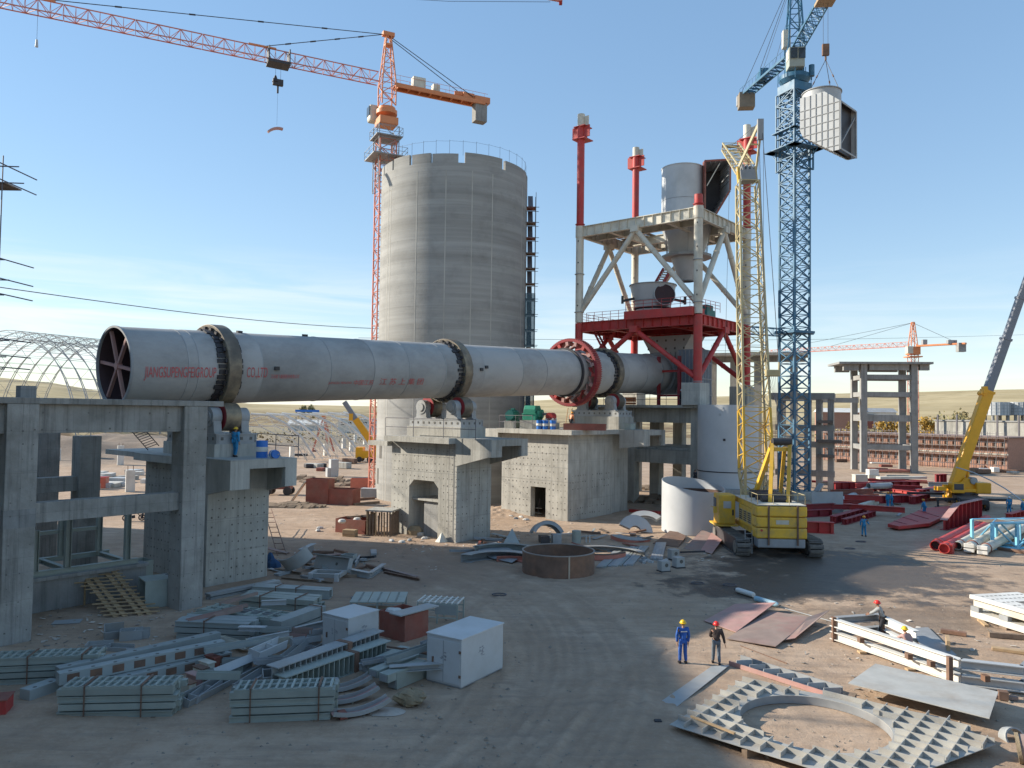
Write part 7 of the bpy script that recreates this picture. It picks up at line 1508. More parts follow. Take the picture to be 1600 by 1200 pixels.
# white tool boxes
def toolbox(label, c0, c1, c2, h):
    a, b_, c = G(*c0), G(*c1), G(*c2); u = (b_-a); v = (c-b_); L, W = u.length, v.length; rz = math.atan2(u.y, u.x); o = thing('site_box', label, 'tool box', a, rz, 'white steel site boxes')
    MB().bb(0, L, 0, W, .04, h).build('body', WBOX, o, bevel=.025); MB().bb(-.03, L+.03, -.03, W+.03, h+.001, h+.05).build('roof', WBOX, o, bevel=.012); MB().bb(.02, L-.02, .02, W-.02, 0, .039).build('skid', MGREY, o)
    dr = MB().bb(.06, L-.06, -.022, -.001, .12, h-.12).build('door', WBOX, o, bevel=.008); MB().bb(L*.49, L*.505, -.03, -.0225, .12, h-.12).build('door_gap', MGREY, dr)
    for z in (h*.25, h*.75): MB().bb(L-.09, L+.005, -.05, -.023, z-.05, z+.05).build('hinge', RUST, dr)
    MB().bb(L*.18, L*.22, -.06, -.023, h*.42, h*.55).build('handle', RUST, dr)
    st = MB(); r_ = random.Random(int(c0[0]))
    for k in range(14): st.bb(*(lambda y, z, w, q: (L+.001, L+.005, y, y+w, z, z+q))(W*.35+r_.random()*.4, h*.5+r_.random()*.35, .03+.1*r_.random(), .02+.06*r_.random()))
    for k in range(12): st.bb(*(lambda x, z, w, q: (x, x+w, -.027, -.0235, z, z+q))(L*.35+r_.random()*.35, h*.5+r_.random()*.3, .03+.08*r_.random(), .02+.05*r_.random()))
    st.build('stain', mat('stain_grey', (.33, .33, .34), .7), o, kind='stuff'); return o
toolbox('smaller white steel site box standing behind the long ribbed girder', (503, 1018), (543, 1029), (589, 1012), 1.60)
toolbox('bigger white steel site box with rusty hinges at the right of the piles', (666, 1063), (720, 1077), (778, 1043), 1.78)
# red bin with sacks and plate, rack, pierced table
a, L, rz = edge(592, 993, 632, 1004); rb = thing('red_bin', 'dark red steel bin filled with white sacks behind the bigger white box', 'bin', a, rz); W = 1.5; hB = 1.15
for b6 in ((0, L, 0, .04, 0, hB), (0, L, W-.04, W, 0, hB), (0, .04, .041, W-.041, 0, hB), (L-.04, L, .041, W-.041, 0, hB), (.041, L-.041, .041, W-.041, 0, .05)): MB().bb(*b6).build('side_plate', REDBR, rb)
sk_ = random.Random(4)
for k in range(7):
    o = MB().ring([(.001, -.16), (.17, -.13), (.24, 0), (.17, .13), (.001, .16)], 9, M.Diagonal((1.2, .9, .9, 1))).build('white_sack', BAGW, None, True, loc=a+V((math.cos(rz)*(.25+.14*k), math.sin(rz)*(.25+.14*k), hB-.08))+V((-math.sin(rz), math.cos(rz), 0))*sk_.uniform(.3, 1.1), rz=k*1.1); tag(o, 'crumpled white sack lying in the dark red bin', 'sack', 'white sacks in the red bin')
pa, pb = G(626, 966, 1.15), G(686, 950, 1.15); dd = pb-pa; o = MB().bb(0, dd.length, 0, .75, 0, .05).build('cover_plate', PLATE, None, loc=pa+V((0, 0, .06)), rz=math.atan2(dd.y, dd.x)); tag(o, 'grey plate laid across the corner of the dark red bin', 'plate')
a, L, rz = edge(652, 972, 714, 976); rk = thing('grid_rack', 'mint steel rack with open square grid top next to the red bin', 'rack', a, rz); W = 1.3
for y in (0, W):
    for x in (0, L/2, L): MB().bb(x-.04, x+.04, y-.04, y+.04, 0, .9).build('post', MINT, rk)
    for z in (.25, .6, .9): MB().bb(0, L, y-.03, y+.03, z, z+.06).build('rail', MINT, rk)
for k in range(8): x = L*k/7; MB().bb(x-.03, x+.03, -.02, W+.02, .961, 1.02).build('grid_bar', WHITE, rk)
for k in range(4): y = W*(k+.5)/4; MB().bb(0, L, y-.02, y+.02, .97, 1.0).build('grid_bar', WHITE, rk)
MB().bb(L*.45, L*.98, -.06, -.035, .45, .9).build('panel', MINTB, rk)
a, L, rz = edge(545, 962, 632, 962); pt_ = thing('pierced_table', 'low mint table of pierced panels behind the red bin', 'table', a, rz); W = 2.2
for k in range(3): MB().bb(L*k/3+.02, L*(k+1)/3-.02, 0, W, .62, .68).build('panel', MINT, pt_); [MB().tube((L*(k+.5)/3, .2+.26*q, .681), (L*(k+.5)/3, .2+.26*q, .684), .07, n=8).build('slot', HOLE, pt_) for q in range(8)]
for x in (.1, L*.5, L-.1): [MB().bb(x-.05, x+.05, y-.05, y+.05, 0, .62).build('leg', MINTB, pt_) for y in (.1, W-.1)]
for z in (.25, .5): MB().bb(0, L, .02, .07, z, z+.05).build('rail', MINTB, pt_)
a, L, rz = edge(480, 930, 620, 935, .72); 
bd2 = thing('boulder', 'tan boulder lying on bare ground in front of the bigger white box', 'boulder', G(641, 1100)); r_ = random.Random(2); vs = []; fs_ = []
for i in range(9):
    th = math.pi*i/8
    for j in range(14):
        ph = 2*math.pi*j/14; w = 1+.22*math.sin(3*ph+i)+r_.uniform(-.10, .10); vs.append((.56*w*math.sin(th)*math.cos(ph), .42*w*math.sin(th)*math.sin(ph), .24+.30*math.cos(th)*(1+.1*math.sin(2*ph))))
for i in range(8):
    for j in range(14): fs_.append((i*14+j, i*14+(j+1) % 14, (i+1)*14+(j+1) % 14, (i+1)*14+j))
MB().add(vs, fs_).build('stone', STONE, bd2)
for i, (px, py, w, d_, h) in enumerate(((155, 1012, 1.0, .6, .22), (185, 1015, 1.1, .6, .18), (178, 995, .8, .7, .5), (205, 998, .9, .6, .42), (222, 996, .6, .5, .38))):
    o = thing('open_tray', ['front left', 'front right', 'tilted rear left', 'rear middle', 'rear right'][i]+' pale open steel tray on dark soil left of the piles', 'tray', G(px, py), R((15, -8, 30, 22, 18)[i]), 'pale open steel trays')
    for b6 in ((-w/2, w/2, -d_/2, d_/2, 0, .03), (-w/2, w/2, -d_/2, -d_/2+.03, .031, h), (-w/2, w/2, d_/2-.03, d_/2, .031, h), (-w/2, -w/2+.03, -d_/2+.031, d_/2-.031, .031, h)): MB().bb(*b6).build('side_plate', PLATE, o)
    if i == 2: o.rotation_euler.x = .35
o = thing('red_tray', 'red steel corner cut by the left picture edge', 'tray', G(-4, 1116), .3); MB().bb(-.6, .35, -.4, .4, 0, .55).build('case', RED, o, bevel=.02); MB().bb(-.6, .38, -.43, .43, .551, .58).build('lid', REDBR, o)
o = MB().bb(-.6, .6, -.35, .35, 0, .03).build('mud_board', PLATE, None, loc=G(105, 972), rz=.3); tag(o, 'thin pale board lying on dark soil in front of the pit wall', 'board')
sd = MB().ring([(.001, .03), (.3, .025), (.6, .008), (.7, 0), (.001, 0)], 18, M.Diagonal((1.0, .6, 1, 1))).build('sand_spill', mat('pale_sand', (.42, .36, .30), .95, var=.3), None, True, loc=G(602, 1112)); tag(sd, 'small patch of pale spilled sand near the boulder', 'sand')

# loose lengths thrown over and between the bundles
rl = random.Random(31)
for i in range(34):
    px, py = rl.choice(((rl.uniform(275, 500), rl.uniform(1000, 1095)), (rl.uniform(275, 505), rl.uniform(935, 1000)), (rl.uniform(560, 660), rl.uniform(1010, 1060)))); L_ = rl.uniform(.8, 2.6); w_, h_ = rl.uniform(.10, .34), rl.uniform(.08, .26); mb = MB(); z_ = rl.choice((.0, .25, .5, .7)) if py > 1000 else .62
    if i % 3: mb.bb(0, L_, -w_/2, w_/2, 0, .025).bb(0, L_, -w_/2, -w_/2+.025, .026, h_).bb(0, L_, w_/2-.025, w_/2, .026, h_)
    else: mb.ibeam((0, 0, h_/2), (L_, 0, h_/2), w_, h_, .025)
    o = mb.build('loose_length', (PLATE, MINT, MGREY, LGREY, RUSTP, MINTB)[i % 6], None, loc=G(px, py, z_), rz=rl.choice((rl.uniform(.3, .9), rl.uniform(-.4, .3)))); o.rotation_euler.y = rl.uniform(-.12, .12)
    tag(o, 'loose length of grey green steel lying over the foreground bundles at left', 'steel length', 'loose lengths over the bundles')
# ------------------------------------------------------------------ yard: middle
def openbox(name, label, cat, p, rz, w, d_, h, m, group=None, t_=.05, floor=True):
    o = thing(name, label, cat, p, rz, group)
    for b6 in ((-w/2, w/2, -d_/2, -d_/2+t_, 0, h), (-w/2, w/2, d_/2-t_, d_/2, 0, h), (-w/2, -w/2+t_, -d_/2+t_+.001, d_/2-t_-.001, 0, h), (w/2-t_, w/2, -d_/2+t_+.001, d_/2-t_-.001, 0, h)): MB().bb(*b6).build('side_plate', m, o)
    if floor: MB().bb(-w/2+t_+.001, w/2-t_-.001, -d_/2+t_+.001, d_/2-t_-.001, 0, .06).build('floor_plate', m, o)
    return o
o = openbox('site_skip', 'tall dark red skip standing on end behind the first pier', 'skip', G(497, 788)+V((0, .8, 0)), R(-12), 2.6, 1.6, 2.7, REDBR); MB().bar((-1.35, -.2, .1), (-1.9, -.6, 0), .1, .1).bar((-1.36, -.7, 2.4), (-3.0, -.9, .05), .9, .08).build('tail_flap', CREAM, o)
openbox('site_skip', 'low dark red skip with slanting sides right of the tall one', 'skip', G(527, 789)+V((.3, .9, 0)), R(-14), 3.4, 2.0, 1.7, REDBR)
openbox('site_skip', 'small red skip heaped with rubble in front of the timber cage', 'skip', G(550, 834)+V((.1, 1.0, 0)), R(-22), 2.9, 1.7, 1.15, REDBR)
for i, (px, py, z) in enumerate(((529, 822, 1.05), (553, 820, 1.1))): o = MB().ring([(.001, -.2), (.25, -.14), (.34, 0), (.25, .14), (.001, .2)], 9).build('white_sack', BAGW, None, True, loc=G(px, py+16)+V((0, 1.2, z))); tag(o, ['left', 'right'][i]+' white sack on the small red skip', 'sack')
for i in range(16): 
    o = MB().bar((0, 0, 0), (random.uniform(.8, 1.6), random.uniform(-.3, .3), random.uniform(0, .15)), .12, .06).build('scrap_stick', DARKST if i % 2 else WOODD, None, loc=G(535+random.random()*25, 833)+V((0, 1.2, 1.15+.05*random.random())), rz=random.uniform(-.4, .4)); tag(o, 'dark scrap stick lying across the small red skip', 'stick', 'sticks in the small red skip')
o = thing('timber_block', 'pale wooden block at the foot of the small red skip', 'block', G(547, 838), R(-15)); MB().bb(-.55, .55, -.3, .3, 0, .55).build('block', WOOD, o, bevel=.02); MB().bb(-.57, .57, -.32, .32, .2, .24).build('band', WOODD, o)
tcg = thing('timber_cage', 'square cage of upright weathered timber poles holding a pale slab, left of the middle pier', 'timber cage', G(595, 838)+V((0, 1.0, 0)), R(-12)); r_ = random.Random(8)
for k in range(9):
    for y in (-.95, .95): MB().bar((-1.0+.25*k, y, 0), (-1.0+.25*k+r_.uniform(-.05, .05), y, 1.75+r_.uniform(-.2, .25)), .10, .10).build('pole', WOODD if k % 3 else WOOD, tcg)
for k in range(6):
    for x in (-1.02, 1.02): MB().bar((x, -.7+.28*k, 0), (x, -.7+.28*k, 1.8+r_.uniform(-.2, .2)), .10, .10).build('pole', WOODD, tcg)
MB().bb(-1.15, 1.15, -1.05, 1.05, 1.98, 2.10).build('top_slab', CONC, tcg)
o = thing('grey_case', 'grey steel case lying at the foot of the silo', 'case', G(582, 778)+V((.2, .6, 0)), R(-8)); MB().bb(-1.6, 1.6, -.5, .5, 0, 1.0).build('body', MGREY, o, bevel=.03); MB().bb(-1.65, 1.65, -.53, .53, 1.001, 1.06).build('lid', LGREY, o)
o = openbox('orange_crate', 'orange brick coloured crate at the foot of the orange crane mast', 'crate', G(564, 763), .1, 2.6, 1.4, 1.3, ORRED)
for i, (a4, m) in enumerate(((((553, 790), (592, 786)), WOODD), (((540, 783), (585, 780)), RUST), (((600, 800), (640, 792)), WOODD))): p, q = G(*a4[0]), G(*a4[1]); tag(MB().bar((0, 0, .12), V(q-p)+V((0, 0, .12)), .3, .24).build('timber_balk', m, None, loc=p), ['front', 'rear', 'right'][i]+' dark timber balk on the ground between skips and middle pier', 'timber')
ybg = thing('yellow_bundle', 'yellowish bundle of sacks at the foot of the middle pier portal', 'bundle', G(648, 836)); MB().ring([(.001, 0), (.55, .05), (.62, .4), (.35, .75), (.001, .8)], 9, M.Diagonal((1.1, .8, 1, 1))).build('sack', STONE, ybg, True); MB().ring([(.001, 0), (.3, .04), (.3, .25), (.001, .3)], 8, M.Translation((.5, -.3, 0))).build('white_sack', BAGW, ybg, True)
tag(MB().ring([(.001, 0), (.55, 0), (.3, .3), (.001, .75)], 7).build('pale_sheet', CREAM, None, loc=G(690, 846)), 'crumpled pale sheet at the corner of the middle pier', 'sheet')
for i, (px, py) in enumerate(((768, 803), (775, 806), (798, 808), (806, 811), (814, 809), (822, 813), (640, 845), (628, 848), (664, 842), (612, 846), (500, 826), (497, 830))): o = MB().ring([(.001, 0), (.3, .02), (.25, .10), (.14, .17), (.001, .14)], 7, M.Diagonal((1.3-.1*(i % 4), .6+.1*(i % 3), 1, 1))).build('litter_bag', BAGW if i % 3 else MGREY, None, loc=G(px, py)+V((0, 0, .02)), rz=i*1.3); tag(o, 'small pale litter bag on the ground near the kiln piers', 'bag', 'litter bags by the piers')
tr_ = thing('farm_tractor', 'dark reddish cart on wheels seen under the first pier deck', 'cart', G(437, 773)); MB().bb(-1.6, 1.4, -.6, .6, .7, 1.3).build('bed', REDBR, tr_, bevel=.05); [MB().tube((x, y-.12, .5), (x, y+.12, .5), .5, n=14).build('wheel', DARKST, tr_, True) for x in (-1.2, 1.1) for y in (-.7, .7)]
# barrier in the doorway of the third pier
bar_ = thing('door_barrier', 'pole barrier across the dark doorway of the third pier', 'barrier', G(834, 803)+V((-.6, -.35, 0)), KRZ-R(90))
for x in (-1.2, 1.4): MB().bar((x-.15, 0, 0), (x+.1, 0, 1.7), .06, .06).build('post', POLE, bar_)
for z in (.25, .75): MB().tube((-1.5, 0, z), (1.7, 0, z), .04, n=5).build('rail', CREAM, bar_)
# scrap round the rusty ring
def arc_piece(label, px, py, r_, a0, a1, h, m, rz=0, w=.35, inner=None, tilt=(0, 0), z=0, group='curved steel offcuts'):
    o = thing('curved_plate', label, 'curved steel', G(px, py)+V((0, 0, z)), rz, group); o.rotation_euler = (tilt[0], tilt[1], rz)
    MB().ring([(r_, 0), (r_, h), (r_-.03, h), (r_-.03, 0)], 18, None, R(a0), R(a1)).build('curved_web', m, o, True)
    for zz in (0.0, h-.03): MB().ring([(r_+.01, zz), (r_+.01, zz+.03), (r_-w, zz+.03), (r_-w, zz)], 18, None, R(a0), R(a1)).build('flange', inner or m, o)
    return o
arc_piece('blue grey curved channel left of the rusty ring', 790, 872, 2.6, 35, 150, .62, MINTB, w=.4)
arc_piece('second curved channel under the blue grey one with an orange inside', 782, 884, 2.9, 25, 160, .55, MGREY, w=.75, inner=PLATE)
o = arc_piece('orange red faced curved plate left of the rusty ring', 800, 888, 2.5, 30, 115, .35, ORRED, w=.1)
arc_piece('dark arched channel standing up behind the rusty ring', 852, 845, 1.5, 20, 150, .7, MGREY, tilt=(R(72), 0), z=.0, rz=.4, w=.3)
arc_piece('long grey curved channel right of the rusty ring', 945, 872, 3.0, 20, 130, .4, MGREY, w=.5, rz=-.2)
arc_piece('orange red curved channel right of the rusty ring', 935, 868, 2.0, 15, 140, .42, ORRED, w=.4, rz=R(200), inner=RUST)
arc_piece('white and red rounded plate leaning near the third pier corner', 992, 832, 1.5, 10, 170, .3, LGREY, tilt=(R(58), R(14)), w=1.0, inner=LGREY)
arc_piece('orange lipped trough lying right of the white rounded plate', 985, 842, 1.7, 190, 330, .35, ORRED, w=.9, inner=PLATE, tilt=(.1, .05))
arc_piece('thin curved pale plate behind the orange lipped trough', 1010, 826, 1.9, 40, 140, .3, LGREY, tilt=(R(40), 0), w=.6)
def flat(name, label, cat, pts, t_=.03, m=PLATE, z=.02, group=None, zs=None):
    """flat plate cut to an outline on the ground; zs lifts single corners"""
    ps = [G(*p) for p in pts]; c = sum(ps, V((0, 0, 0)))/len(ps); q = [p-c for p in ps]; zs = zs or [0]*len(q); n_ = len(q)
    vs = [V((p.x, p.y, z+d_)) for p, d_ in zip(q, zs)]+[V((p.x, p.y, z+d_+t_)) for p, d_ in zip(q, zs)]
    o = MB().add(vs, [tuple(range(n_))[::-1], tuple(range(n_, 2*n_))]+[(i, (i+1) % n_, n_+(i+1) % n_, n_+i) for i in range(n_)]).build(name, m, None, loc=c)
    return tag(o, label, cat, group)
flat('steel_sheet', 'fan of grey steel sheet lying in front of the blue grey curved channel', 'sheet', ((738, 862), (775, 856), (818, 872), (800, 882), (765, 874)), z=.1, zs=(.3, .3, .1, 0, 0), m=MGREY)
flat('steel_sheet', 'pointed pale sheet standing behind the blue grey channel', 'sheet', ((785, 852), (812, 850), (800, 846)), zs=(0, 0, 1.0), m=MINTB)
flat('steel_sheet', 'orange sheet scrap in the left curved channels', 'sheet', ((782, 872), (815, 864), (818, 880)), zs=(.1, .1, 0), m=ORRED)
for i in range(7): a4 = ((936+i*8, 888-i*.6), (968+i*7, 858-i*.5)); p, q = G(*a4[0]), G(*a4[1]); tag(MB().bar((0, 0, .06), V(q-p)+V((0, 0, .06+.03*(i % 2))), .22 if i % 3 else .4, .10).build('steel_strip', (PLATE, MINTB, MGREY)[i % 3], None, loc=p), ('leftmost', 'second', 'third', 'middle', 'fifth', 'sixth', 'rightmost')[i]+' long grey steel strip in the fan of strips right of the rusty ring', 'strip', 'fan of steel strips')
for i in range(4): p, q = G(1018+i*5, 876), G(1027+i*4, 850); tag(MB().bar((0, 0, .08), V(q-p)+V((0, 0, .08)), .2, .14).build('steel_bar', MGREY, None, loc=p), ('leftmost', 'second', 'third', 'rightmost')[i]+' grey steel bar in the short row left of the small box feet', 'bar', 'short row of steel bars')
for i, (px, py) in enumerate(((1037, 893), (1060, 887), (1052, 874))): o = thing('box_foot', ['front left', 'front right', 'rear'][i]+' of three small grey steel box feet on the yard', 'steel foot', G(px, py), R(20), 'small steel feet'); MB().bb(-.32, .32, -.28, .28, .08, .72).build('box', PLATE, o, bevel=.02); MB().bb(-.36, .36, -.32, .32, 0, .079).build('base_plate', DARKST, o); MB().tube((.05, -.281, .45), (.05, -.285, .45), .13, n=10).build('hole', HOLE, o)
r6 = random.Random(6)
for i in range(9): px, py = 1003+r6.random()*38, 872+r6.random()*10; p = G(px, py); tag(MB().box((0, 0, .08), (.5*r6.random()+.2, .2, .16)).build('small_offcut', (LGREY, MGREY)[i % 2], None, loc=p, rz=r6.random()*3), 'small steel offcut lying beside the short row of bars', 'offcut', 'small steel offcuts')
sm = thing('pump_stand', 'small mint pedestal and posts behind the rusty ring', 'steel frame', G(893, 848), .2); MB().tube((.4, 0, 0), (.4, 0, .95), .36, n=12).build('pedestal', MINT, sm, True); MB().bb(-1.6, -.9, -.3, .3, 0, .7).build('box', MGREY, sm); MB().bar((-1.2, 0, .72), (.3, 0, .72), .06, .06).build('rail', LGREY, sm); MB().bb(-2.6, -1.9, -.5, .4, .1, .6).build('dark_block', DARKST, sm); [MB().bar((x, 0, 0), (x, 0, .6), .08, .08).build('post', LGREY, sm) for x in (1.2, 1.5)]
flat('bent_plate', 'bent pinkish grey plate lying in front of the cut white shell', 'plate', ((1068, 858), (1097, 838), (1125, 846), (1105, 864)), zs=(0, .5, .35, 0), m=RUSTP); flat('bent_plate', 'second bent plate overlapping it, nearer the crawler track', 'plate', ((1095, 862), (1112, 842), (1128, 852), (1112, 868)), zs=(0, .4, .3, 0), m=PINK, z=.1); flat('bent_plate', 'brown bent sheet at the foot of the cut white shell', 'plate', ((1020, 850), (1050, 832), (1072, 842), (1060, 856)), zs=(0, .25, .2, 0), m=RUST)
for i, (p0, p1) in enumerate((((1062, 866), (1102, 868)), ((985, 800), (1030, 806)))): p, q = G(*p0), G(*p1); tag(MB().bar((0, 0, .15), V(q-p)+V((0, 0, .3)), .5 if i else .12, .3 if i else .12).build('red_beam', RED if i else DARKST, None, loc=p), ['dark bar on the ground in front of the bent plates', 'red beam lying behind the white rounded plate'][i], 'beam')
# pile of steel at the foot of the first pier
arc_piece('pale curved plate leaning in the steel pile right of the shaded pier', 470, 892, 1.2, 200, 320, .9, PLATE, tilt=(R(25), R(-30)), w=.06, z=.9, group='steel pile by the shaded pier')
o = thing('steel_trough', 'long pale steel trough tipped on its side in the pile right of the shaded pier', 'trough', G(518, 893), R(-28)); MB().bb(-1.5, 1.5, -.05, 0, .05, .95).bb(-1.5, 1.5, -.4, -.051, .05, .10).bb(-1.5, 1.5, -.4, -.051, .9, .95).bb(1.45, 1.5, -.39, -.051, .101, .899).build('profile', PLATE, o); MB().tube((.3, -.053, .5), (.3, -.058, .5), .1, n=8).build('hole', HOLE, o); o.rotation_euler.x = -.35
o = thing('square_base', 'low square steel frame on dark timbers in the pile right of the shaded pier', 'frame', G(510, 905), R(-6)); [MB().bb(*b6).build('member', PLATE, o) for b6 in ((-1.0, 1.0, -.5, -.3, .2, .42), (-1.0, 1.0, .6, .8, .2, .42), (-1.0, -.8, -.29, .59, .2, .42), (.8, 1.0, -.29, .59, .2, .42))]; [MB().bb(x-.12, x+.12, -.6, -.36, 0, .45).build('foot', LGREY, o) for x in (-.8, .8)]; MB().bar((-1.5, .2, .08), (1.6, .9, .08), .2, .16).build('bearer', WOODD, o)
o = openbox('steel_box', 'small blue grey open box behind the tipped trough', 'steel box', G(545, 880), R(-15), .9, .7, .6, MINTB)
for i, (p0, p1, w, h, m) in enumerate((((548, 898), (578, 904), .35, .35, PLATE), ((578, 903), (600, 888), .3, .3, PLATE), ((598, 890), (652, 904), .3, .12, RUSTP), ((600, 896), (655, 907), .16, .12, RUST), ((440, 905), (520, 912), .2, .12, WOODD), ((470, 870), (490, 860), .4, .5, MGREY), ((430, 892), (470, 898), .2, .15, WOODD), ((555, 886), (562, 874), .12, .3, MGREY))): p, q = G(*p0), G(*p1); tag(MB().ibeam((0, 0, h/2+.02), V(q-p)+V((0, 0, h/2+.02)), w, h, .03).build('steel_offcut', m, None, loc=p), ['pale beam in the middle of the steel pile right of the shaded pier', 'pale beam turned toward the viewer at the right of the steel pile', 'flat rusty bar reaching right out of the steel pile', 'thin rusty bar under the flat one', 'timber under the front of the steel pile', 'dark beam end at the back of the steel pile', 'timber next to the shaded pier foot', 'upright dark offcut behind the small blue grey box'][i], 'beam')
o = thing('blue_cloth', 'dark blue tarpaulin heap at the corner of the shaded pier', 'tarpaulin', G(427, 886)); MB().ring([(.001, 0), (.6, 0), (.5, .3), (.22, .5), (.001, .55)], 7, M.Diagonal((.9, .7, 1, 1))).ring([(.001, 0), (.35, 0), (.3, .5), (.12, .85), (.001, .9)], 6, M.Translation((-.3, .3, 0))).build('heap', mat('tarp_blue', (.03, .08, .17), .8, var=.3), o)
# ------------------------------------------------------------------ yard: right
def ibar(label, p0, p1, w, h, m, z=0, cat='beam', group='red steel beams', box=False):
    p, q = G(*p0), G(*p1); d_ = q-p; o = thing('steel_beam', label, cat, p+V((0, 0, z)), math.atan2(d_.y, d_.x), group); L = d_.length
    if box: MB().bb(0, L, -w/2, w/2, 0, h).build('web', m, o, bevel=.03)
    else:
        MB().ibeam((0, 0, h/2), (L, 0, h/2), w, h, .05).build('profile', m, o); r0 = MB().bb(-.02, .02, -w/2+.01, w/2-.01, .06, h-.06).build('stiffener', m, o, loc=(.3, 0, 0)); n_ = max(2, int(L/1.3)); [inst(r0, o, (.3+(L-.6)*k/n_, 0, 0)) for k in range(1, n_+1)]
    return o
reds = [((1256, 832), (1303, 834), .7, 1.0, RED, 0, 'bright red girder end right behind the yellow counterweight'), ((1300, 818), (1352, 803), .6, .7, REDD, 0, 'dark red beam going back from the bright red girder end'), ((1318, 820), (1366, 806), .5, .55, REDD, 0, 'second dark red beam parallel to it on the right'), ((1256, 808), (1300, 806), .6, .7, REDD, 0, 'dark red beam behind the bright red girder end'), ((1248, 800), (1330, 795), .5, .6, RED, 0, 'long red beam in front of the leaning grey plate'), ((1300, 765), (1364, 764), .7, 1.0, REDD, 0, 'dark red girder left part of the back row under the concrete rack'), ((1364, 767), (1436, 766), 1.0, 1.3, REDD, 0, 'big dark red girder of the back row with pale top'), ((1296, 780), (1356, 768), .5, .6, REDD, 0, 'dark red beam crossing low in front of the back row'), ((1350, 787), (1425, 785), .6, .9, REDD, 0, 'dark red girder behind the two close standing workers'), ((1424, 788), (1450, 782), .7, .9, REDD, 0, 'dark red block end in front of the crane hook'), ((1436, 776), (1478, 768), .8, .9, REDD, 0, 'dark red girder left of the mobile crane'), ((1395, 776), (1440, 782), .3, .4, RED, .6, 'thin red bar lying slanted on the girders'), ((1575, 812), (1620, 800), .6, .6, RED, 0, 'red beam at the right edge behind the pale blue lattice')]
for p0, p1, w, h, m, z, lb_ in reds: ibar(lb_, p0, p1, w, h, m, z)
ibar('cream topped plate girder lying on the big dark red girder', (1372, 763), (1445, 762), .9, .35, CREAM, 1.32, group='cream steel beams', box=True); ibar('pale beam lying on the ground left of the standing pair of workers', (1344, 796), (1370, 788), .5, .6, CREAM, 0, group='cream steel beams', box=True); ibar('mint beam on pale blocks behind the cream girder', (1385, 752), (1420, 752), .8, 1.0, MINTB, 0, group='cream steel beams')
ibar('white red tipped girder beyond the mobile crane', (1505, 728), (1552, 730), .8, 1.2, WHITE, 0, group='cream steel beams', box=True); ibar('upright dark red girder stub left of the mobile crane', (1463, 765), (1477, 764), .8, 2.2, REDD, 0)
for i, (p0, p1, z) in enumerate((((1314, 788), (1357, 768), .35), ((1357, 770), (1392, 769), .9))): p, q = G(*p0), G(*p1); o = thing('grey_pipe', ['left slanting', 'right level'][i]+' of two grey pipes lying over the red beams', 'pipe', p+V((0, 0, z)), 0, 'grey pipes'); MB().ring([(.42, 0), (.42, (q-p).length), (.36, (q-p).length), (.36, 0)], 20, (q-p).to_track_quat('Z', 'Y').to_matrix().to_4x4()).build('pipe_wall', LGREY, o, True)
o = thing('leaning_plate', 'pale grey steel plate standing on edge among the red beams', 'plate', G(1294, 801), R(-6)); MB().prism([(-1.7, -.05, 0), (1.6, .15, 0), (1.7, .55, 2.2), (-1.6, .4, 2.1)], (0, .1, 0)).build('plate', PLATE, o); MB().bar((-1.0, .75, 2.2), (-.4, 1.0, 3.0), .8, .1).build('upper_flap', LGREY, o)
o = thing('white_case', 'small white case on the back row of red girders', 'case', G(1346, 762)+V((0, .5, .8)), 0); MB().bb(-.9, .9, -.6, .6, 0, 1.0).build('case', CREAM, o, bevel=.04); MB().bb(-.92, .92, -.62, .62, 1.001, 1.06).build('lid', WHITE, o)
o = thing('white_case', 'cream box stack by the left portal column', 'case', G(1363, 752), .1); MB().bb(-.9, .9, -.6, .6, 0, 1.1).build('case', CREAM, o, bevel=.04); MB().bb(-.8, .8, -.5, .5, 1.101, 1.9).build('upper_case', WHITE, o)
o = thing('orange_pipe_roll', 'row of orange red pipes at the foot of the portal', 'pipe stack', G(1396, 738), 0); [MB().tube((-4, .0+.5*k, .3), (3.6, .5*k, .3), .28, n=8).build('pipe', ORRED, o, True) for k in range(3)]
ps_ = [G(*p) for p in ((1387, 826), (1404, 830), (1452, 825), (1480, 811), (1484, 797), (1444, 800))]; c = sum(ps_, V())/6; o = thing('pointed_panel', 'bright red steel panel with a pointed end lying on the sunlit ground', 'steel panel', c); MB().prism([p-c+V((0, 0, .15)) for p in ps_], (0, 0, .30)).build('panel', RED, o, bevel=.03)
for k in range(4): t_ = (k+.7)/4.6; a_ = ps_[0].lerp(ps_[5], t_)-c; b_ = ps_[1].lerp(ps_[3], t_)-c; MB().bar(a_+V((0, 0, .47)), b_+V((0, 0, .47)), .05, .04).build('seam', REDD, o)
MB().bar(V((-2, -.3, .08)), V((-2, .5, .08)), .2, .14).bar(V((2, -.5, .08)), V((2, .8, .08)), .2, .14).build('bearer', WOODD, o)
p, q = G(1480, 829), G(1538, 813); d_ = q-p; L = d_.length; o = thing('red_plate_girder', 'tall dark red plate girder with a sloping end standing on edge', 'girder', p, math.atan2(d_.y, d_.x)); hG = 2.1
MB().prism([(0, .28, 0), (L, .28, 0), (L, .28, hG), (L*.33, .28, hG), (0, .28, hG*.42)], (0, .05, 0)).build('web', RED, o)
MB().bb(0, L, 0, .62, -.001, .05).build('bottom_flange', REDD, o); MB().bb(L*.33, L, 0, .62, hG+.001, hG+.05).build('top_flange', PINK, o); MB().bar((0, .31, hG*.42+.03), (L*.33, .31, hG+.03), .62, .05).build('slope_flange', PINK, o)
for k in range(9): x = L*(k+.5)/9; h = hG if x > L*.33 else hG*(.42+.58*x/(L*.33)); MB().bb(x-.02, x+.02, .02, .279, .052, h-.02).build('stiffener', REDD, o)
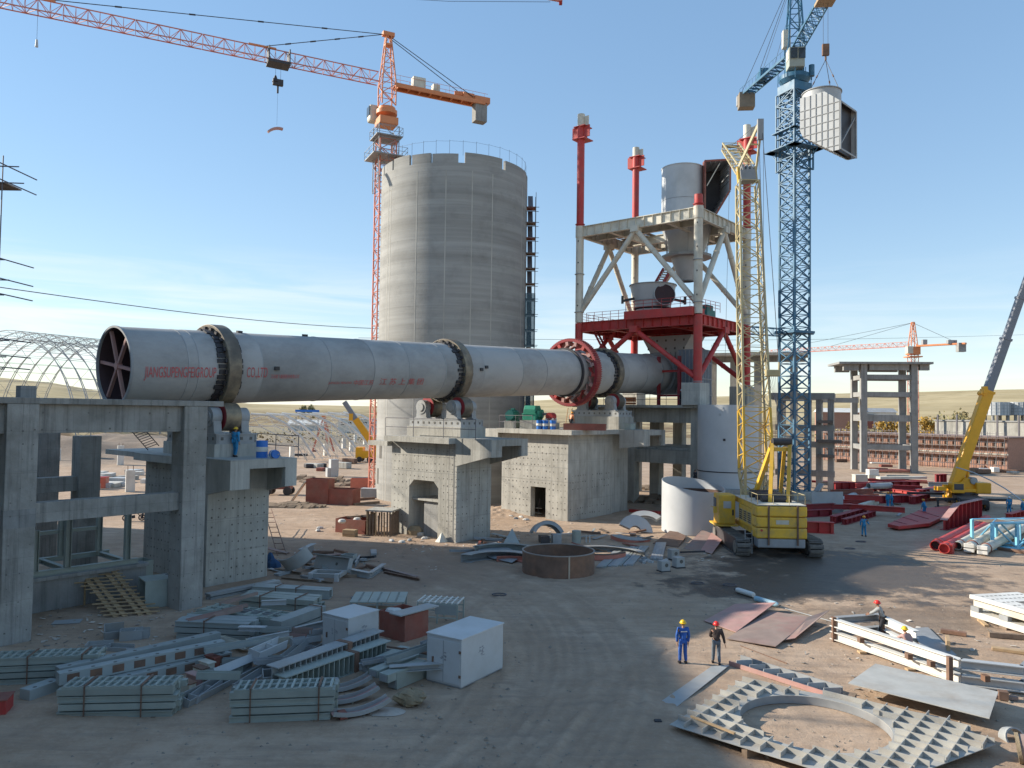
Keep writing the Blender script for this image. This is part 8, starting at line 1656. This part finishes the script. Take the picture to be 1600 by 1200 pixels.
for i, (p0, p1, m, r_, z) in enumerate((((1461, 861), (1542, 817), RED, .38, .42), ((1475, 866), (1552, 822), RED, .38, .42), ((1496, 861), (1568, 820), CREAM, .34, .40), ((1515, 865), (1580, 826), CREAM, .40, .45), ((1536, 868), (1600, 832), CREAM, .36, .42))):
    p, q = G(*p0), G(*p1); o = thing('steel_pipe', ['leftmost dark red', 'second red', 'first cream', 'second cream square ended', 'rightmost cream square ended'][i]+' column pipe of the row lying by the pale blue lattice', 'pipe', p+V((0, 0, z)), 0, 'column pipes lying in a row'); mxp = (q-p).to_track_quat('Z', 'Y').to_matrix().to_4x4(); Lp = (q-p).length
    MB().ring([(r_, 0), (r_, Lp), (r_-.05, Lp), (r_-.05, 0)], 24, mxp).build('pipe_wall', m, o, True); MB().ring([(.01, .5), (r_-.05, .5), (r_-.05, .52), (.01, .52)], 20, mxp).build('inner_dark', DARKST, o); MB().ring([(r_+.06, .9), (r_+.06, 1.0), (r_, 1.0), (r_, .9)], 24, mxp).build('collar', m if i < 2 else REDBR, o, True)
    dv = (q-p).normalized()
    if i == 1: MB().frame(dv*.6+V((.1, 0, -.05)), dv*.35, V((dv.y, -dv.x, 0))*.42, V((0, 0, .36))).build('end_bracket', RED, o)
    if i > 2: sd_ = V((dv.y, -dv.x, 0)); MB().frame(dv*-.12, dv*.1, sd_*.36, V((0, 0, .33))).build('end_block', WHITE, o, bevel=.05); MB().frame(dv*-.225, dv*.004, sd_*.37, V((0, 0, .03))).build('end_slot', DARKST, o)
bls = thing('crane_mast_section', 'pale blue lattice crane mast section standing at the right edge', 'crane section', G(1558, 862)+V((.2, .9, 0)), R(12)); lattice(MB(), (0, 1.0, 1.05), (7.0, 1.0, 1.05), 2.0, 2.0, 3, .11, .08, up=(0, 0, 1), nb=6).build('lattice', LBLUE, bls); MB().bb(0, 7, .2, 1.8, 2.06, 2.1).build('plank', WOODD, bls)
for x in (0, 2.3): [MB().bar((x, y, .1), (x, y, 2.1), .2, .2).build('corner_post', LBLUE, bls) for y in (0, 2)]
# ribbed plate with the big round hole
HC = G(1272, 1142); HRAD = 2.32; PZ = .30
out = [G(*p, PZ) for p in ((1046, 1132), (1160, 1063), (1330, 1093), (1480, 1122), (1556, 1163), (1440, 1206), (1370, 1232), (1240, 1192))]; HC.z = 0
rp = thing('ribbed_plate', 'ribbed pale steel floor plate with a large round hole lying in the right foreground', 'steel plate', HC); ol = [V((p.x-HC.x, p.y-HC.y, 0)) for p in out]
def hit(a):
    d_ = V((math.cos(a), math.sin(a), 0)); best = 99
    for p, q in zip(ol, ol[1:]+ol[:1]):
        e_ = q-p; den = d_.x*e_.y-d_.y*e_.x
        if abs(den) < 1e-9: continue
        t_ = (p.x*e_.y-p.y*e_.x)/den; s_ = (p.x*d_.y-p.y*d_.x)/den
        if t_ > 0 and -1e-6 <= s_ <= 1+1e-6: best = min(best, t_)
    return best
angs = sorted([2*math.pi*k/72 for k in range(72)]+[math.atan2(p.y, p.x) % (2*math.pi) for p in ol]); vs = []; fs_ = []
for a in angs:
    r1 = max(hit(a), HRAD+.12); d_ = V((math.cos(a), math.sin(a), 0)); vs += [d_*HRAD+V((0, 0, PZ-.02)), d_*r1+V((0, 0, PZ-.02)), d_*HRAD+V((0, 0, PZ)), d_*r1+V((0, 0, PZ))]
for i in range(len(angs)):
    j = (i+1) % len(angs); A_, B_ = 4*i, 4*j; fs_ += [(A_+2, A_+3, B_+3, B_+2), (A_, B_, B_+1, A_+1), (A_+1, B_+1, B_+3, A_+3), (A_, A_+2, B_+2, B_)]
MB().add(vs, fs_).build('base_plate', DUSTP, rp); MB().shell(HRAD+.02, .02, PZ-.021, .02, 72).build('hole_rim', MGREY, rp, True)
def inside(p, mrg=.06):
    if p.length < HRAD+.05: return False
    s_ = None
    for a, b_ in zip(ol, ol[1:]+ol[:1]):
        c_ = (b_.x-a.x)*(p.y-a.y)-(b_.y-a.y)*(p.x-a.x); sg = c_ > 0
        if s_ is None: s_ = sg
        elif sg != s_: return False
    return True
uu = (ol[7]-ol[0]).normalized(); vv = V((-uu.y, uu.x, 0)); sp_ = .62; rr = random.Random(3); ribm = DUSTP
for (u1, v1, hgt) in ((uu, vv, .17), (vv, uu, .15)):
    for i in range(-16, 17):
        run = None
        for j in range(-64, 65):
            p = u1*(j*.125)+v1*(i*sp_ + .2); ok = inside(p)
            if ok and run is None: run = p
            if (not ok or j == 64) and run is not None:
                e_ = u1*((j-1)*.125)+v1*(i*sp_+.2)
                if (e_-run).length > .4: MB().bar(run+V((0, 0, PZ+hgt/2+.002)), e_+V((0, 0, PZ+hgt/2+.002)), .022, hgt).build('rib', ribm, rp)
                run = None
for k, (px, py) in enumerate(((1100, 1150), (1180, 1178), (1330, 1100), (1500, 1150), (1440, 1185))): c = G(px, py)-HC; MB().box((c.x, c.y, .13), (.9, .22, .28), .5*k).build('bearer', WOODD, rp)
tag(MB().bar((0, 0, 0), (G(1148, 1147, .5)-G(1080, 1120, .5)), .10, .05).build('timber_lath', WOOD, None, loc=G(1080, 1120, .5)+V((0, 0, .02))), 'thin raw timber lath lying over the ribs of the ribbed plate', 'lath')
flat('steel_sheet', 'large flat pale grey sheet overlapping the ribbed plate at right', 'sheet', ((1325, 1090), (1368, 1058), (1560, 1104), (1546, 1148)), m=DUSTP, z=.50, t_=.03)
flat('steel_sheet', 'narrow grey sheet lying on the ground by the two men', 'sheet', ((1026, 1104), (1112, 1044), (1140, 1042), (1053, 1111)), m=PLATE, z=.05)
flat('rusty_sheet', 'reddish dusted sheet on the ground, left of the grey brown one', 'sheet', ((1100, 972), (1148, 946), (1212, 954), (1150, 990)), m=PINK, z=.05, zs=(0, 0, .35, .0), t_=.03); flat('rusty_sheet', 'grey brown sheet lying under the reddish one', 'sheet', ((1135, 1000), (1200, 958), (1270, 974), (1212, 1014)), m=RUSTP, z=.04, zs=(0, .05, .25, .05)); flat('rusty_sheet', 'narrow brown sheet next to the left end of the white beam frame', 'sheet', ((1226, 1004), (1262, 978), (1296, 968), (1242, 1005)), m=RUSTP, z=.1, zs=(.0, .3, .35, .1)); flat('dark_sheet', 'dark flat plate lying behind the white beam frame', 'sheet', ((1422, 984), (1450, 982), (1495, 1026), (1452, 1032)), m=MGREY, z=.04)
def gascyl(label, p0, p1, m, r_=.125):
    p, q = G(*p0), G(*p1); d_ = (q-p); L = d_.length; o = thing('gas_cylinder', label, 'gas cylinder', p+V((0, 0, r_)), 0, 'gas cylinders'); mxp = d_.to_track_quat('Z', 'Y').to_matrix().to_4x4()
    MB().ring([(.001, 0), (r_*.9, .02), (r_, .08), (r_, L-.22), (r_*.8, L-.08), (.05, L), (.001, L)], 18, mxp).build('body', m, o, True); MB().ring([(.001, L), (.05, L), (.05, L+.12), (.001, L+.12)], 10, mxp).build('valve', DARKST, o, True); return o
gascyl('whitish gas cylinder, the farther of two lying on the ground', (1178, 934), (1150, 925), WHITE, .15); gascyl('pale blue gas cylinder, the nearer of two lying on the ground', (1180, 939), (1216, 950), mat('cyl_blue', (.30, .45, .52), .5), .15)
# ribbed strip by the men, thin rods
a, L, rz = edge(1140, 1040, 1300, 1092); rst = thing('ribbed_strip', 'low grey curved strip with white ribs lying in front of the man in brown', 'steel strip', a, rz)
MB().bb(0, L, .0, .75, .02, .05).build('base_plate', MGREY, rst); MB().bb(0, L, .72, .75, .051, .30).build('back_web', MGREY, rst); MB().bb(0, L, -.05, -.005, .02, .2).build('front_bar', PINK, rst)
for k in range(7): MB().bar((L*(k+.4)/7, .1, .16), (L*(k+.9)/7, .7, .16), .03, .2).build('rib', LGREY, rst)
for i, (p0, p1) in enumerate((((1157, 1010), (1230, 1038)), ((1225, 951), (1300, 972)), ((1060, 1128), (1024, 1134)))): p, q = G(*p0), G(*p1); tag(MB().tube((0, 0, .03), V(q-p)+V((0, 0, .03)), .022, n=5).build('rod', (RUST, LGREY, POLE)[i], None, loc=p), ['thin rusty rod on the ground right of the man in brown', 'thin pale rod reaching to the white beam frame', 'short rod with a dark lump left of the ribbed plate'][i], 'rod')
tag(MB().box((0, 0, .08), (.25, .2, .16)).build('dark_lump', DARKST, None, loc=G(1028, 1132), bevel=.03), 'small dark lump at the left tip of the ribbed plate', 'lump')
# white double beam frame
vf = thing('beam_deck', 'white double deck frame of steel beams with brown timber clamps in the right foreground', 'steel frame', G(1300, 1000)); vo = V(vf.location)
def VB(p0, p1, z, m=WHITE, w=.30, h=.30, nm='beam'): p, q = G(*p0)-vo, G(*p1)-vo; return MB().ibeam(p+V((0, 0, z+h/2)), q+V((0, 0, z+h/2)), w, h, .035).build(nm, m, vf)
for z in (.08, .66):
    VB((1300, 1000), (1502, 1072), z, WHITE, .30, .36); VB((1502, 1072), (1600, 1084), z, LGREY, .34, .36); VB((1376, 994), (1432, 1022), z, WHITE, .28, .34); VB((1306, 998), (1376, 992), z+.04, MGREY, .3, .3)
VB((1600, 1084), (1640, 1040), .08, MGREY, .3, .36); VB((1600, 1084), (1640, 1040), .66, MGREY, .3, .36)
for px, py, h in ((1303, 1002, 1.1), (1378, 997, 1.25), (1484, 1071, 1.1)): c = G(px, py)-vo; MB().box((c.x, c.y, h/2), (.16, .2, h)).build('timber_clamp', RUST, vf)
for px, py in ((1345, 1019), (1420, 1046), (1455, 1058), (1540, 1082)): c = G(px, py)-vo; MB().box((c.x, c.y, .54), (.2, .28, .22)).build('spacer_block', RUST, vf); MB().box((c.x, c.y-.1, .04), (.3, .3, .08)).build('bearer', WOOD, vf)
# pierced white panel stack
a, L, rz = edge(1516, 966, 1640, 1006); pst = thing('panel_stack', 'stack of white pierced floor panels on spacers at the right edge', 'panel stack', a, rz); W = 3.0
MB().bb(0, L, 0, W, .10, .42).build('lower_panel', WHITE, pst, bevel=.02); MB().bb(.1, L, .1, W-.1, .66, .98).build('middle_panel', CREAM, pst, bevel=.02); MB().bb(0, L, -.05, W, 1.02, 1.22).build('upper_panel', WHITE, pst, bevel=.02)
sl_ = MB()
for x in np.arange(.5, L-.3, .62):
    for k in range(10):
        if not (1.6 < x < 2.8 and 3 < k < 8): sl_.bb(x-.05, x+.06, .2+.27*k, .36+.27*k, 1.2205, 1.223)
sl_.build('slot', HOLE, pst, kind='stuff'); MB().bb(1.75, 2.75, 1.0, 2.3, 1.2205, 1.225).build('opening', HOLE, pst)
for x in (.3, 2.0, 3.6):
    for y in (.1, W-.2): MB().box((x, y, .54), (.5, .25, .24)).build('spacer', MGREY, pst); MB().box((x, y, .05), (.4, .3, .1)).build('bearer', WOODD, pst)
for i, (p0, p1, w, h, m) in enumerate((((1545, 995), (1610, 1000), .25, .22, WOODD), ((1520, 962), (1542, 980), .2, .1, WOOD), ((1550, 1015), (1610, 1023), .35, .12, WOOD), ((1555, 858), (1620, 868), .3, .2, RUST), ((1480, 1010), (1482, 1020), .14, .5, WOOD), ((1470, 988), (1510, 994), .3, .16, RUST), ((1530, 1088), (1590, 1094), .2, .12, RUSTP), ((1560, 1092), (1575, 1094), .3, .3, RUST))): p, q = G(*p0), G(*p1); tag(MB().bar((0, 0, h/2+.01), V(q-p)+V((0, 0, h/2+.01)), w, h).build('timber_piece', m, None, loc=p), ['dark timber below the white pierced panels', 'yellowish lath slanting from the panel stack', 'pale boards near the right edge behind the white beam frame', 'brown timber in front of the column pipes', 'short upright stake behind the white beam frame', 'rusty offcut behind the dark flat plate', 'flat brown bar in front of the white beam frame', 'small brown double block in front of the white beam frame'][i], 'timber')
o = thing('pipe_bend', 'pale thick pipe elbow at the bottom right corner', 'pipe', G(1582, 1190)); MB().ring([(.4, 0), (.4, 1.2), (.33, 1.2), (.33, 0)], 20, M.Translation((.25, 0, .4)) @ M.Rotation(R(80), 4, 'Y') @ M.Rotation(.5, 4, 'X')).build('pipe_wall', RUSTP, o, True); MB().ring([(.44, -.1), (.44, 0), (.32, 0), (.32, -.1)], 20, M.Translation((.25, 0, .4)) @ M.Rotation(R(80), 4, 'Y') @ M.Rotation(.5, 4, 'X')).build('collar', STONE, o, True)
o = thing('pipe_bend', 'small dark lipped steel piece lying behind the pipe elbow', 'pipe', G(1575, 1152)); MB().shell(.32, 0, .4, .05, 16, M.Rotation(R(70), 4, 'X')).build('pipe_wall', PLATE, o, True)
for i, (px, py) in enumerate(((1090, 912), (1140, 915), (985, 872), (1345, 847), (1328, 858), (780, 930), (560, 935))): tag(MB().ring([(.42, 0), (.42, .06), (.36, .06), (.36, 0)], 16, M.Diagonal((1, .7, 1, 1))).build('cable_coil', POLE, None, True, loc=G(px, py)+V((0, 0, .02))), 'thin dark coil of cable or wire dropped on the yard', 'coil', 'coils of wire on the yard')

# more loose steel and timber among the scrap, and countless litter
rs2 = random.Random(21); SCM = (MGREY, MINTB, PLATE, RUST, REDBR, WOODD, DARKST, RUSTP)
for i in range(64):
    zone = i % 4; px, py = ((rs2.uniform(735, 860), rs2.uniform(838, 872)), (rs2.uniform(900, 1030), rs2.uniform(828, 868)), (rs2.uniform(432, 600), rs2.uniform(862, 905)), (rs2.uniform(1260, 1440), rs2.uniform(768, 812)))[zone]
    k_ = rs2.randrange(8); L_, w_ = rs2.uniform(.7, 2.4), rs2.uniform(.12, .5); n_ = 5; bend = rs2.uniform(-.25, .25); h_ = rs2.uniform(.05, .3); mb = MB()
    for a in range(n_): x0, x1 = L_*a/n_, L_*(a+1)/n_; mb.bar((x0, 0, .06+h_*a/n_+bend*(a/n_)**2*.5), (x1, 0, .06+h_*(a+1)/n_+bend*((a+1)/n_)**2*.5), w_, .05 if k_ % 3 else .16)
    o = mb.build('loose_offcut', SCM[(k_+(3 if zone == 3 else 0)) % 8], None, loc=G(px, py), rz=rs2.uniform(0, 6.28))
    tag(o, ('bent steel offcut in the scrap left of the rusty ring', 'bent steel offcut in the scrap right of the rusty ring', 'bent offcut in the steel pile right of the shaded pier', 'loose offcut among the red beams beyond the crawler crane')[zone], 'offcut', ('scrap left of the rusty ring', 'scrap right of the rusty ring', 'steel pile offcuts', 'offcuts among the red beams')[zone])
lt = MB()
for i in range(900):
    px, py = rs2.choice(((rs2.uniform(740, 900), rs2.uniform(800, 850)), (rs2.uniform(600, 760), rs2.uniform(830, 862)), (rs2.uniform(430, 700), rs2.uniform(785, 900)), (rs2.uniform(980, 1140), rs2.uniform(780, 880)), (rs2.uniform(1260, 1600), rs2.uniform(740, 800)), (rs2.uniform(60, 330), rs2.uniform(940, 1010)), (rs2.uniform(1200, 1600), rs2.uniform(940, 1100)))); p = G(px, py); s_ = rs2.uniform(.03, .13); a = rs2.random()*6.28
    lt.frame(p+V((0, 0, .03)), V((math.cos(a), math.sin(a), rs2.uniform(-.3, .3)))*s_, V((-math.sin(a), math.cos(a), 0))*s_*rs2.uniform(.2, .9), V((0, 0, .008)))
lt.build('litter', mat('litter_pale', (.45, .40, .34), .9, var=.8, scale=.35), kind='stuff')

r7 = random.Random(44)
for i in range(26):
    px, py = r7.uniform(1262, 1475), r7.uniform(752, 806); p = G(px, py); L_, w_, h_ = r7.uniform(2.5, 7), r7.uniform(.25, .55), r7.uniform(.3, .7); o = MB().ibeam((-L_/2, 0, h_/2), (L_/2, 0, h_/2), w_, h_, .05).build('steel_beam', (REDD, REDD, RED, MGREY, REDBR)[i % 5], None, loc=p+V((0, 0, r7.choice((0, 0, .5)))), rz=r7.uniform(-.5, .7))
    tag(o, ('dark red', 'dark red', 'bright red', 'grey', 'oxide red')[i % 5]+' beam in the loose pile between concrete rack and mobile crane', 'beam', 'beams piled by the mobile crane')
